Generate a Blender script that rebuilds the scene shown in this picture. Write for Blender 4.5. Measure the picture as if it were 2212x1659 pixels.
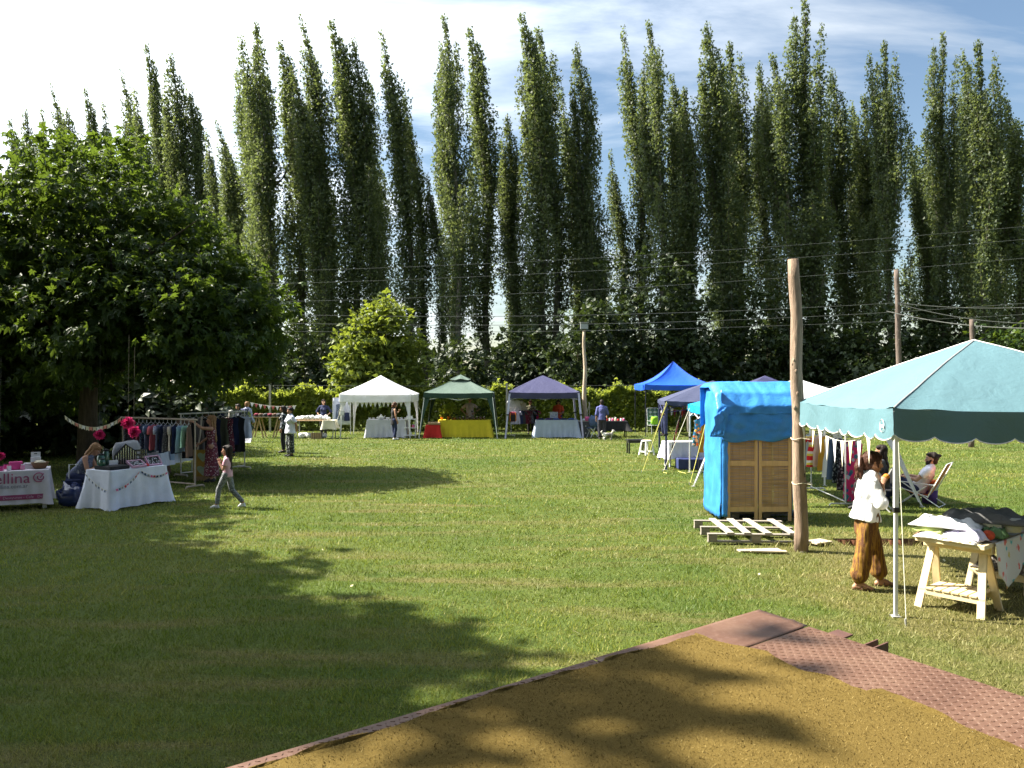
import bpy, bmesh, math, random
import numpy as np
from mathutils import Vector, Matrix, Quaternion, noise as mnoise

# ---------------------------------------------------------------- camera, sky, sun, exposure
scene = bpy.context.scene
COL = scene.collection
for ob in list(bpy.data.objects):
    bpy.data.objects.remove(ob)
CAM_H = 2.4
cam_d = bpy.data.cameras.new('camera')
cam = bpy.data.objects.new('camera', cam_d); COL.objects.link(cam)
cam.location = (0, 0, CAM_H)
cam.rotation_euler = (math.radians(90), 0, 0)
cam_d.sensor_width = 36.0
cam_d.lens = 36.0 * 1707.0 / 2212.0
cam_d.clip_start = 0.05
cam_d.clip_end = 2000
scene.camera = cam

SUN_EL = math.radians(46)
SUN_AZ = math.atan2(-1.0, 0.24)            # from +Y, clockwise positive
SUNV = Vector((math.cos(SUN_EL) * math.sin(SUN_AZ), math.cos(SUN_EL) * math.cos(SUN_AZ), math.sin(SUN_EL)))
sun_d = bpy.data.lights.new('sun', 'SUN')
sun_d.energy = 5.0
sun_d.angle = math.radians(0.53)
sun_d.color = (1.0, 0.93, 0.80)
sun = bpy.data.objects.new('sun', sun_d); COL.objects.link(sun)
sun.location = (-40, 15, 45)
sun.rotation_euler = (-SUNV).to_track_quat('-Z', 'Y').to_euler()

world = bpy.data.worlds.new('World'); scene.world = world
world.use_nodes = True
wn = world.node_tree.nodes; wl = world.node_tree.links
for n in list(wn): wn.remove(n)
def wnode(t, **kw):
    n = wn.new(t)
    for k, v in kw.items(): setattr(n, k, v)
    return n
w_out = wnode('ShaderNodeOutputWorld'); w_bg = wnode('ShaderNodeBackground')
w_bg.inputs['Strength'].default_value = 0.043
w_sky = wnode('ShaderNodeTexSky', sky_type='NISHITA')
w_sky.sun_disc = False
w_sky.sun_elevation = SUN_EL
w_sky.sun_rotation = SUN_AZ
w_sky.altitude = 300; w_sky.air_density = 1.35; w_sky.dust_density = 0.7; w_sky.ozone_density = 2.2
w_tc = wnode('ShaderNodeTexCoord')
# thin cirrus sheet: direction projected on a flat layer
w_sep = wnode('ShaderNodeSeparateXYZ'); wl.new(w_tc.outputs['Generated'], w_sep.inputs[0])
def wmath(op, a, b=None, c=None, clamp=False):
    n = wnode('ShaderNodeMath', operation=op); n.use_clamp = clamp
    for i, v in enumerate((a, b, c)):
        if v is None: continue
        if isinstance(v, (int, float)): n.inputs[i].default_value = v
        else: wl.new(v, n.inputs[i])
    return n.outputs[0]
zz = wmath('ADD', wmath('MAXIMUM', w_sep.outputs['Z'], 0.0), 0.22)
w_cmb = wnode('ShaderNodeCombineXYZ')
wl.new(wmath('DIVIDE', w_sep.outputs['X'], zz), w_cmb.inputs[0])
wl.new(wmath('DIVIDE', w_sep.outputs['Y'], zz), w_cmb.inputs[1])
w_map = wnode('ShaderNodeMapping'); wl.new(w_cmb.outputs[0], w_map.inputs[0])
w_map.inputs['Rotation'].default_value = (0, 0, math.radians(28))
w_map.inputs['Scale'].default_value = (0.8, 1.9, 1.0)
w_map.inputs['Location'].default_value = (3.1, 1.55, 0.4)
w_no = wnode('ShaderNodeTexNoise'); wl.new(w_map.outputs[0], w_no.inputs['Vector'])
w_no.inputs['Scale'].default_value = 1.7; w_no.inputs['Detail'].default_value = 9; w_no.inputs['Roughness'].default_value = 0.58
w_no.inputs['Distortion'].default_value = 0.35
# forward scattering: the cloud sheet is thicker-looking and brighter towards the sun
w_dot = wnode('ShaderNodeVectorMath', operation='DOT_PRODUCT')
wl.new(w_tc.outputs['Generated'], w_dot.inputs[0]); w_dot.inputs[1].default_value = SUNV
halo = wmath('POWER', wmath('MAXIMUM', w_dot.outputs['Value'], 0.0), 2.0)
cov = wmath('ADD', w_no.outputs['Fac'], wmath('MULTIPLY', halo, 0.42))
w_ramp = wnode('ShaderNodeValToRGB'); wl.new(cov, w_ramp.inputs['Fac'])
w_ramp.color_ramp.elements[0].position = 0.47; w_ramp.color_ramp.elements[0].color = (0, 0, 0, 1)
w_ramp.color_ramp.elements[1].position = 0.78; w_ramp.color_ramp.elements[1].color = (1, 1, 1, 1)
w_cloud = wnode('ShaderNodeVectorMath', operation='SCALE')
w_cloud.inputs[0].default_value = (6.2, 6.7, 7.2)
wl.new(wmath('MULTIPLY_ADD', halo, 3.6, 0.95), w_cloud.inputs['Scale'])
w_mix = wnode('ShaderNodeMix', data_type='RGBA'); 
wl.new(wmath('MULTIPLY', w_ramp.outputs['Color'], 0.92), w_mix.inputs[0])
wl.new(w_sky.outputs[0], w_mix.inputs[6]); wl.new(w_cloud.outputs[0], w_mix.inputs[7])
wl.new(w_mix.outputs[2], w_bg.inputs['Color']); wl.new(w_bg.outputs[0], w_out.inputs['Surface'])

scene.view_settings.view_transform = 'Standard'
scene.view_settings.look = 'None'
scene.view_settings.gamma = 1.0
scene.view_settings.use_curve_mapping = False
scene.view_settings.exposure = 1.90
scene.render.engine = 'CYCLES'
scene.cycles.max_bounces = 6
scene.cycles.diffuse_bounces = 3
scene.cycles.transmission_bounces = 4
scene.cycles.glossy_bounces = 2
scene.cycles.caustics_reflective = False
scene.cycles.caustics_refractive = False

# ---------------------------------------------------------------- helpers
rng = np.random.default_rng(7)
random.seed(7)
F = 1707.0
def G(px, py, z=0.0):
    """photo pixel (2212 wide) of a point resting at height z -> world point"""
    d = (CAM_H - z) * F / (py - 829.5)
    return Vector(((px - 1106) / F * d, d, z))
def W(px, py, d):
    """photo pixel at a known distance -> world point"""
    return Vector(((px - 1106) / F * d, d, CAM_H - (py - 829.5) / F * d))

MATS = {}
class NT:
    def __init__(s, name):
        s.m = bpy.data.materials.new(name); s.m.use_nodes = True
        s.t = s.m.node_tree; s.n = s.t.nodes; s.l = s.t.links
        s.bsdf = s.n.get('Principled BSDF'); s.out = s.n.get('Material Output')
        s.bsdf.inputs['Specular IOR Level'].default_value = 0.3
    def new(s, t, **kw):
        n = s.n.new(t)
        for k, v in kw.items(): setattr(n, k, v)
        return n
    def link(s, a, b): s.l.new(a, b)
    def coords(s, scale=(1, 1, 1), rot=(0, 0, 0), obj=True):
        tc = s.new('ShaderNodeTexCoord'); mp = s.new('ShaderNodeMapping')
        s.link(tc.outputs['Object' if obj else 'Generated'], mp.inputs[0])
        mp.inputs['Scale'].default_value = scale; mp.inputs['Rotation'].default_value = rot
        return mp.outputs[0]
    def noise(s, vec, scale, detail=4, rough=0.55, dist=0.0):
        n = s.new('ShaderNodeTexNoise'); s.link(vec, n.inputs['Vector'])
        n.inputs['Scale'].default_value = scale; n.inputs['Detail'].default_value = detail
        n.inputs['Roughness'].default_value = rough; n.inputs['Distortion'].default_value = dist
        return n.outputs['Fac']
    def ramp(s, fac, stops, interp='LINEAR'):
        r = s.new('ShaderNodeValToRGB'); s.link(fac, r.inputs['Fac'])
        e = r.color_ramp.elements; r.color_ramp.interpolation = interp
        while len(e) < len(stops): e.new(0.5)
        for el, (p, c) in zip(e, stops):
            el.position = p; el.color = (*c, 1) if len(c) == 3 else c
        return r.outputs['Color']
    def mixc(s, fac, a, b, blend='MIX'):
        n = s.new('ShaderNodeMix', data_type='RGBA', blend_type=blend)
        for i, v in ((0, fac), (6, a), (7, b)):
            if isinstance(v, (int, float)): n.inputs[i].default_value = v
            elif isinstance(v, tuple): n.inputs[i].default_value = (*v, 1) if len(v) == 3 else v
            else: s.link(v, n.inputs[i])
        return n.outputs[2]
    def math(s, op, a, b=None, clamp=False):
        n = s.new('ShaderNodeMath', operation=op); n.use_clamp = clamp
        for i, v in enumerate((a, b)):
            if v is None: continue
            if isinstance(v, (int, float)): n.inputs[i].default_value = v
            else: s.link(v, n.inputs[i])
        return n.outputs[0]
    def bump(s, h, strength=0.3, dist=0.02):
        b = s.new('ShaderNodeBump'); s.link(h, b.inputs['Height'])
        b.inputs['Strength'].default_value = strength; b.inputs['Distance'].default_value = dist
        s.link(b.outputs[0], s.bsdf.inputs['Normal'])
        return b.outputs[0]
    def color(s, c):
        if isinstance(c, tuple): s.bsdf.inputs['Base Color'].default_value = (*c, 1)
        else: s.link(c, s.bsdf.inputs['Base Color'])
    def translucent(s, fac, c, normal=None):
        tr = s.new('ShaderNodeBsdfTranslucent'); mx = s.new('ShaderNodeMixShader')
        if isinstance(c, tuple): tr.inputs['Color'].default_value = (*c, 1)
        else: s.link(c, tr.inputs['Color'])
        mx.inputs[0].default_value = fac
        s.link(s.bsdf.outputs[0], mx.inputs[1]); s.link(tr.outputs[0], mx.inputs[2])
        s.link(mx.outputs[0], s.out.inputs['Surface'])

def dk(c, k): return tuple(min(1, max(0, v * k)) for v in c)

def M(name, col, rough=0.75, var=0.18, scale=6.0, bump=0.0, bscale=40.0, metal=0.0, trans=0.0, spec=0.3):
    """plain material with uneven colour and fine relief"""
    if name in MATS: return MATS[name]
    t = NT(name); v = t.coords()
    f = t.noise(v, scale, 5)
    c = t.ramp(f, [(0.3, dk(col, 1 - var)), (0.7, dk(col, 1 + var))])
    t.color(c)
    t.bsdf.inputs['Roughness'].default_value = rough
    t.bsdf.inputs['Metallic'].default_value = metal
    t.bsdf.inputs['Specular IOR Level'].default_value = spec
    if bump > 0: t.bump(t.noise(v, bscale, 4), bump, 0.01)
    if trans > 0: t.translucent(trans, c)
    MATS[name] = t.m
    return t.m

def M_fabric(name, col, rough=0.85, fold=0.25, trans=0.0, weave=420.0, var=0.10):
    if name in MATS: return MATS[name]
    t = NT(name); v = t.coords()
    f = t.noise(v, 3.5, 5)
    c = t.ramp(f, [(0.3, dk(col, 1 - var)), (0.7, dk(col, 1 + var))])
    t.color(c); t.bsdf.inputs['Roughness'].default_value = rough
    h = t.math('ADD', t.noise(v, 9.0, 5, 0.6, 0.8), t.math('MULTIPLY', t.noise(v, weave, 2), 0.05))
    t.bump(h, fold, 0.04)
    if trans > 0: t.translucent(trans, c)
    t.bsdf.inputs['Sheen Weight'].default_value = 0.0
    MATS[name] = t.m
    return t.m

def M_print(name, ground, spots, scale=18.0, thr=0.5, kind='blob', rough=0.85, trans=0.0, stretch=(1, 1, 1)):
    """printed cloth: ground colour with scattered motifs in several colours"""
    if name in MATS: return MATS[name]
    t = NT(name); v = t.coords(scale=stretch)
    vo = t.new('ShaderNodeTexVoronoi'); t.link(v, vo.inputs['Vector']); vo.inputs['Scale'].default_value = scale
    vo.feature = 'F1'
    n2 = t.noise(v, scale * 2.5, 3)
    dist = t.math('ADD', vo.outputs['Distance'], t.math('MULTIPLY', t.math('SUBTRACT', n2, 0.5), 0.7))
    mask = t.ramp(dist, [(thr - 0.04, (1, 1, 1)), (thr + 0.04, (0, 0, 0))])
    sepc = t.new('ShaderNodeSeparateColor'); t.link(vo.outputs['Color'], sepc.inputs[0])
    k = len(spots)
    stops = [(i / k, s) for i, s in enumerate(spots)]
    sc = t.ramp(sepc.outputs[0], stops, 'CONSTANT')
    c = t.mixc(mask, ground, sc)
    t.color(c); t.bsdf.inputs['Roughness'].default_value = rough
    t.bump(t.noise(v, 10, 5, 0.6, 0.6), 0.25, 0.03)
    if trans > 0: t.translucent(trans, c)
    MATS[name] = t.m
    return t.m

def M_stripes(name, cols, scale=8.0, axis='Z', rough=0.85):
    if name in MATS: return MATS[name]
    t = NT(name); tc = t.new('ShaderNodeTexCoord'); sp = t.new('ShaderNodeSeparateXYZ')
    t.link(tc.outputs['Object'], sp.inputs[0])
    wob = t.math('MULTIPLY', t.noise(tc.outputs['Object'], 6, 2), 0.02)
    f = t.math('FRACT', t.math('MULTIPLY', t.math('ADD', sp.outputs[axis], wob), scale))
    k = len(cols)
    c = t.ramp(f, [(i / k, s) for i, s in enumerate(cols)], 'CONSTANT')
    t.color(c); t.bsdf.inputs['Roughness'].default_value = rough
    t.bump(t.noise(tc.outputs['Object'], 12, 5), 0.2, 0.03)
    MATS[name] = t.m
    return t.m

def M_wood(name, col, rough=0.7, axis=0, var=0.28, gscale=1.0, spec=0.25):
    if name in MATS: return MATS[name]
    t = NT(name)
    sc = [22 * gscale, 22 * gscale, 22 * gscale]; sc[axis] = 1.6 * gscale
    v = t.coords(scale=tuple(sc))
    f = t.noise(v, 1.0, 6, 0.6, 0.4)
    v2 = t.coords(); g = t.noise(v2, 2.2, 3)
    c = t.ramp(f, [(0.28, dk(col, 1 - var)), (0.5, col), (0.75, dk(col, 1 + var * 0.7))])
    c = t.mixc(t.math('MULTIPLY', g, 0.35), c, dk(col, 0.62))
    t.color(c); t.bsdf.inputs['Roughness'].default_value = rough
    t.bsdf.inputs['Specular IOR Level'].default_value = spec
    t.bump(f, 0.35, 0.006)
    MATS[name] = t.m
    return t.m

# ---- mesh collecting
def frame(axis, up=(0, 0, 1)):
    a = Vector(axis).normalized(); u = Vector(up)
    if abs(a.dot(u)) > 0.97: u = Vector((0, 1, 0)) if abs(a.y) < 0.9 else Vector((1, 0, 0))
    x = u.cross(a).normalized(); y = a.cross(x).normalized()
    return x, y, a

class MB:
    def __init__(s): s.v = []; s.f = []
    def add(s, vs, fs):
        b = len(s.v); s.v += [tuple(p) for p in vs]; s.f += [tuple(i + b for i in f) for f in fs]; return s
    def box(s, c, size, rz=0.0, rot=None, bev=0.0):
        hx, hy, hz = size[0] / 2, size[1] / 2, size[2] / 2
        R = rot if rot is not None else Matrix.Rotation(rz, 3, 'Z')
        c = Vector(c)
        if bev <= 0:
            vs = [c + R @ Vector((x * hx, y * hy, z * hz)) for z in (-1, 1) for y in (-1, 1) for x in (-1, 1)]
            return s.add(vs, [(0, 2, 3, 1), (4, 5, 7, 6), (0, 1, 5, 4), (2, 6, 7, 3), (0, 4, 6, 2), (1, 3, 7, 5)])
        # chamfered box: top/bottom inset
        b = min(bev, hx * .9, hy * .9, hz * .9)
        rings = [(-hz, b), (-hz + b, 0), (hz - b, 0), (hz, b)]
        vs = []
        for z, i in rings:
            for x, y in ((-1, -1), (1, -1), (1, 1), (-1, 1)):
                vs.append(c + R @ Vector((x * (hx - i), y * (hy - i), z)))
        fs = [(3, 2, 1, 0), (12, 13, 14, 15)]
        for r in range(3):
            for k in range(4):
                a = r * 4 + k; d = r * 4 + (k + 1) % 4
                fs.append((a, d, d + 4, a + 4))
        return s.add(vs, fs)
    def bar(s, p0, p1, w, h=None, up=(0, 0, 1)):
        h = w if h is None else h
        p0 = Vector(p0); p1 = Vector(p1); x, y, a = frame(p1 - p0, up)
        vs = [p + x * (i * w / 2) + y * (j * h / 2) for p in (p0, p1) for j in (-1, 1) for i in (-1, 1)]
        return s.add(vs, [(0, 2, 3, 1), (4, 5, 7, 6), (0, 1, 5, 4), (2, 6, 7, 3), (0, 4, 6, 2), (1, 3, 7, 5)])
    def tube(s, pts, r, n=8, close=True):
        pts = [Vector(p) for p in pts]; m = len(pts)
        rs = r if isinstance(r, (list, tuple)) else [r] * m
        vs = []; px = None
        for i, p in enumerate(pts):
            a = pts[min(i + 1, m - 1)] - pts[max(i - 1, 0)]
            if px is None: x, y, a = frame(a)
            else:
                a = a.normalized(); x = (px - a * px.dot(a)).normalized(); y = a.cross(x)
            px = x
            for k in range(n):
                t = 2 * math.pi * k / n
                vs.append(p + x * (rs[i] * math.cos(t)) + y * (rs[i] * math.sin(t)))
        fs = [(i * n + k, i * n + (k + 1) % n, (i + 1) * n + (k + 1) % n, (i + 1) * n + k) for i in range(m - 1) for k in range(n)]
        if close: fs += [tuple(range(n))[::-1], tuple((m - 1) * n + k for k in range(n))]
        return s.add(vs, fs)
    def lathe(s, prof, c=(0, 0, 0), n=14):
        c = Vector(c); vs = []; m = len(prof)
        for r, z in prof:
            for k in range(n):
                t = 2 * math.pi * k / n
                vs.append(c + Vector((r * math.cos(t), r * math.sin(t), z)))
        fs = [(i * n + k, i * n + (k + 1) % n, (i + 1) * n + (k + 1) % n, (i + 1) * n + k) for i in range(m - 1) for k in range(n)]
        fs += [tuple(range(n))[::-1], tuple((m - 1) * n + k for k in range(n))]
        return s.add(vs, fs)
    def ball(s, c, r, n=8, m=6, scale=(1, 1, 1), jit=0.0):
        c = Vector(c); vs = []
        for i in range(m + 1):
            a = math.pi * i / m
            for k in range(n):
                t = 2 * math.pi * k / n; j = 1 + random.uniform(-jit, jit)
                vs.append(c + Vector((r * j * scale[0] * math.sin(a) * math.cos(t), r * j * scale[1] * math.sin(a) * math.sin(t), -r * j * scale[2] * math.cos(a))))
        fs = [(i * n + k, i * n + (k + 1) % n, (i + 1) * n + (k + 1) % n, (i + 1) * n + k) for i in range(m) for k in range(n)]
        return s.add(vs, fs)
    def sheet(s, fn, nu, nv, th=0.0):
        """grid fn(u,v)->Vector; th gives it thickness along the face normal"""
        P = [[Vector(fn(i / nu, j / nv)) for i in range(nu + 1)] for j in range(nv + 1)]
        q = lambda i, j, o=0: o + j * (nu + 1) + i
        vs = [P[j][i] for j in range(nv + 1) for i in range(nu + 1)]
        fs = [(q(i, j), q(i + 1, j), q(i + 1, j + 1), q(i, j + 1)) for j in range(nv) for i in range(nu)]
        if th > 0:
            o = len(vs); back = []
            for j in range(nv + 1):
                for i in range(nu + 1):
                    du = P[j][min(i + 1, nu)] - P[j][max(i - 1, 0)]; dv = P[min(j + 1, nv)][i] - P[max(j - 1, 0)][i]
                    n = du.cross(dv)
                    n = n.normalized() if n.length > 1e-9 else Vector((0, 0, 1))
                    back.append(P[j][i] - n * th)
            vs += back
            fs += [(q(i, j, o), q(i, j + 1, o), q(i + 1, j + 1, o), q(i + 1, j, o)) for j in range(nv) for i in range(nu)]
            for i in range(nu):
                fs.append((q(i, 0), q(i, 0, o), q(i + 1, 0, o), q(i + 1, 0)))
                fs.append((q(i, nv), q(i + 1, nv), q(i + 1, nv, o), q(i, nv, o)))
            for j in range(nv):
                fs.append((q(0, j), q(0, j + 1), q(0, j + 1, o), q(0, j, o)))
                fs.append((q(nu, j), q(nu, j, o), q(nu, j + 1, o), q(nu, j + 1)))
        return s.add(vs, fs)
    def prism(s, poly, n_th, axis):
        """extrude a closed 3-D polygon by the vector axis*n_th"""
        poly = [Vector(p) for p in poly]; a = Vector(axis) * n_th; k = len(poly)
        vs = poly + [p + a for p in poly]
        fs = [tuple(range(k))[::-1], tuple(range(k, 2 * k))] + [(i, (i + 1) % k, k + (i + 1) % k, k + i) for i in range(k)]
        return s.add(vs, fs)

def chain(o):
    m = Matrix.Identity(4)
    while o is not None:
        m = o.matrix_basis @ m; o = o.parent
    return m
def to_mesh(mb, name, mat, smooth=False):
    me = bpy.data.meshes.new(name); me.from_pydata(mb.v, [], mb.f)
    if mat is not None: me.materials.append(mat)
    if smooth: me.polygons.foreach_set('use_smooth', [True] * len(me.polygons))
    me.update(); return me
def thing(name, label, cat, loc=(0, 0, 0), rz=0.0, group=None):
    o = bpy.data.objects.new(name, None); COL.objects.link(o)
    o.empty_display_size = 0.2
    o.location = loc; o.rotation_euler = (0, 0, rz)
    o['label'] = label; o['category'] = cat
    if group: o['group'] = group
    return o
def part(mb, name, mat, parent, world=False, smooth=False):
    """a mesh child; verts are local to the parent's root unless world=True"""
    me = mb if isinstance(mb, bpy.types.Mesh) else to_mesh(mb, name, mat, smooth)
    if world: me.transform(chain(parent).inverted())
    o = bpy.data.objects.new(name, me); COL.objects.link(o); o.parent = parent
    return o
def solo(mb, name, mat, label, cat, group=None, base=None, smooth=False):
    """a thing of one mesh given in world coordinates"""
    me = mb if isinstance(mb, bpy.types.Mesh) else to_mesh(mb, name, mat, smooth)
    o = bpy.data.objects.new(name, me); COL.objects.link(o)
    if base is None:
        co = np.empty(len(me.vertices) * 3, 'f'); me.vertices.foreach_get('co', co); co = co.reshape(-1, 3)
        base = ((co[:, 0].min() + co[:, 0].max()) / 2, (co[:, 1].min() + co[:, 1].max()) / 2, co[:, 2].min())
    me.transform(Matrix.Translation(-Vector(base))); o.location = base
    o['label'] = label; o['category'] = cat
    if group: o['group'] = group
    return o
def struct(mb, name, mat, smooth=False):
    me = mb if isinstance(mb, bpy.types.Mesh) else to_mesh(mb, name, mat, smooth)
    o = bpy.data.objects.new(name, me); COL.objects.link(o); o['kind'] = 'structure'; return o
def copy_tree(o, parent=None):
    c = o.copy(); COL.objects.link(c); c.parent = parent
    for ch in list(o.children): copy_tree(ch, c)
    return c
def fast_mesh(name, V, Fq, mat, attr=None):
    """numpy verts (n,3) and faces (m,k) -> mesh"""
    me = bpy.data.meshes.new(name); n = len(V); m, k = Fq.shape
    me.vertices.add(n); me.vertices.foreach_set('co', np.ascontiguousarray(V, 'f').ravel())
    me.loops.add(m * k); me.loops.foreach_set('vertex_index', np.ascontiguousarray(Fq, 'i').ravel())
    me.polygons.add(m); me.polygons.foreach_set('loop_start', np.arange(0, m * k, k, dtype='i'))
    if attr is not None:
        a = me.attributes.new('rnd', 'FLOAT', 'POINT'); a.data.foreach_set('value', np.ascontiguousarray(attr, 'f'))
    me.materials.append(mat); me.update(calc_edges=True); return me
def rand_rot(n, tilt=None):
    """n random rotation matrices"""
    q = rng.normal(size=(n, 4)); q /= np.linalg.norm(q, axis=1, keepdims=True)
    w, x, y, z = q.T
    return np.stack([1 - 2 * (y * y + z * z), 2 * (x * y - z * w), 2 * (x * z + y * w), 2 * (x * y + z * w), 1 - 2 * (x * x + z * z), 2 * (y * z - x * w), 2 * (x * z - y * w), 2 * (y * z + x * w), 1 - 2 * (x * x + y * y)], axis=1).reshape(-1, 3, 3)
def basis_from(dirs, roll):
    """rotation matrices whose Y axis is dirs, rolled about it"""
    a = dirs / np.linalg.norm(dirs, axis=1, keepdims=True)
    up = np.where(np.abs(a[:, 2:3]) > 0.95, np.array([[1.0, 0, 0]]), np.array([[0, 0, 1.0]]))
    x = np.cross(a, up); x /= np.linalg.norm(x, axis=1, keepdims=True)
    z = np.cross(x, a)
    c = np.cos(roll)[:, None]; s_ = np.sin(roll)[:, None]
    x2 = x * c + z * s_; z2 = -x * s_ + z * c
    return np.stack([x2, a, z2], axis=2)
def scatter(tv, tf, pos, R, sc):
    """copies of a small template (verts, faces) -> big arrays + a random value per copy"""
    n = len(pos); k = len(tv)
    V = np.einsum('nij,kj->nki', R, tv) * np.asarray(sc)[:, None, None] + pos[:, None, :]
    Fq = (tf[None] + (np.arange(n) * k)[:, None, None]).reshape(-1, tf.shape[1])
    return V.reshape(-1, 3), Fq, np.repeat(rng.random(n), k)
ORD = ['first', 'second', 'third', 'fourth', 'fifth', 'sixth', 'seventh', 'eighth', 'ninth', 'tenth', 'eleventh', 'twelfth', 'thirteenth', 'fourteenth', 'fifteenth', 'sixteenth', 'seventeenth', 'eighteenth', 'nineteenth', 'twentieth']
def ordinal(i):
    if i < 20: return ORD[i]
    tens = {2: 'twenty', 3: 'thirty', 4: 'forty', 5: 'fifty'}[(i + 1) // 10]
    return {2: 'twentieth', 3: 'thirtieth', 4: 'fortieth', 5: 'fiftieth'}[(i + 1) // 10] if (i + 1) % 10 == 0 else tens + '-' + ORD[(i + 1) % 10 - 1]
# ---------------------------------------------------------------- ground
DITCH = (4.95, 9.6, 11.72, 12.28)     # x0, x1, y0, y1
def dry_mask(t):
    """worn straw-coloured turf: trodden ground by the right-hand stalls and ragged mowing ridges across the lawn"""
    tc = t.new('ShaderNodeTexCoord'); sp = t.new('ShaderNodeSeparateXYZ'); t.link(tc.outputs['Object'], sp.inputs[0])
    n = t.noise(tc.outputs['Object'], 1.6, 5, .65); e = t.math('MULTIPLY', t.math('SUBTRACT', n, .5), 5.0)
    mx = t.math('MULTIPLY', t.math('SUBTRACT', t.math('ADD', sp.outputs['X'], e), 2.6), .55, True)
    my = t.math('MULTIPLY', t.math('SUBTRACT', 13.2, t.math('ADD', sp.outputs['Y'], e)), .7, True)
    mp = t.new('ShaderNodeMapping'); t.link(tc.outputs['Object'], mp.inputs[0]); mp.inputs['Scale'].default_value = (.22, 1.5, 1); mp.inputs['Rotation'].default_value = (0, 0, .06)
    rg = t.noise(mp.outputs[0], 1.3, 5, .6, .4); ridge = t.math('MULTIPLY', t.math('SUBTRACT', rg, .51), 6.0, True)
    return t.math('MULTIPLY', t.math('MAXIMUM', t.math('MULTIPLY', mx, my), ridge), .80)
def M_lawn():
    t = NT('lawn_soil'); v = t.coords()
    big = t.noise(v, 0.35, 5, 0.6); mid = t.noise(v, 2.2, 5, 0.65); fine = t.noise(v, 55, 4, 0.7)
    c = t.ramp(mid, [(0.30, (0.050, 0.088, 0.015)), (0.55, (0.090, 0.130, 0.023)), (0.78, (0.165, 0.170, 0.048))])
    c2 = t.ramp(big, [(0.35, (0.060, 0.105, 0.018)), (0.65, (0.150, 0.165, 0.042))])
    c = t.mixc(0.5, c, c2)
    worn = dry_mask(t)
    c = t.mixc(worn, c, (0.185, 0.150, 0.062))
    c = t.mixc(t.ramp(fine, [(0.38, (0.9, 0.9, 0.9)), (0.62, (0, 0, 0))]), c, (0.022, 0.032, 0.008))
    t.color(c); t.bsdf.inputs['Roughness'].default_value = 0.95
    t.bsdf.inputs['Specular IOR Level'].default_value = 0.1
    t.bump(t.noise(v, 28, 5, 0.7), 0.7, 0.03)
    return t.m
def M_grass():
    t = NT('grass_blade'); v = t.coords()
    at = t.new('ShaderNodeAttribute'); at.attribute_name = 'rnd'
    c = t.ramp(at.outputs['Fac'], [(0.0, (0.045, 0.085, 0.010)), (0.35, (0.140, 0.190, 0.021)), (0.70, (0.285, 0.290, 0.046)), (1.0, (0.470, 0.420, 0.160))])
    pt = t.noise(v, 0.55, 5, 0.65)
    c = t.mixc(t.ramp(pt, [(0.42, (0, 0, 0)), (0.68, (0.75, 0.75, 0.75))]), c, (0.230, 0.205, 0.070))
    c = t.mixc(t.ramp(t.noise(v, 0.23, 3), [(0.38, (0.8, 0.8, 0.8)), (0.55, (0, 0, 0))]), c, (0.055, 0.118, 0.018))
    c = t.mixc(dry_mask(t), c, t.mixc(at.outputs['Fac'], (0.17, 0.145, 0.045), (0.42, 0.36, 0.17)))
    t.color(c); t.bsdf.inputs['Roughness'].default_value = 0.55
    t.bsdf.inputs['Specular IOR Level'].default_value = 0.25
    t.translucent(0.35, t.mixc(0.5, c, (0.20, 0.26, 0.02)))
    return t.m
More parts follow.
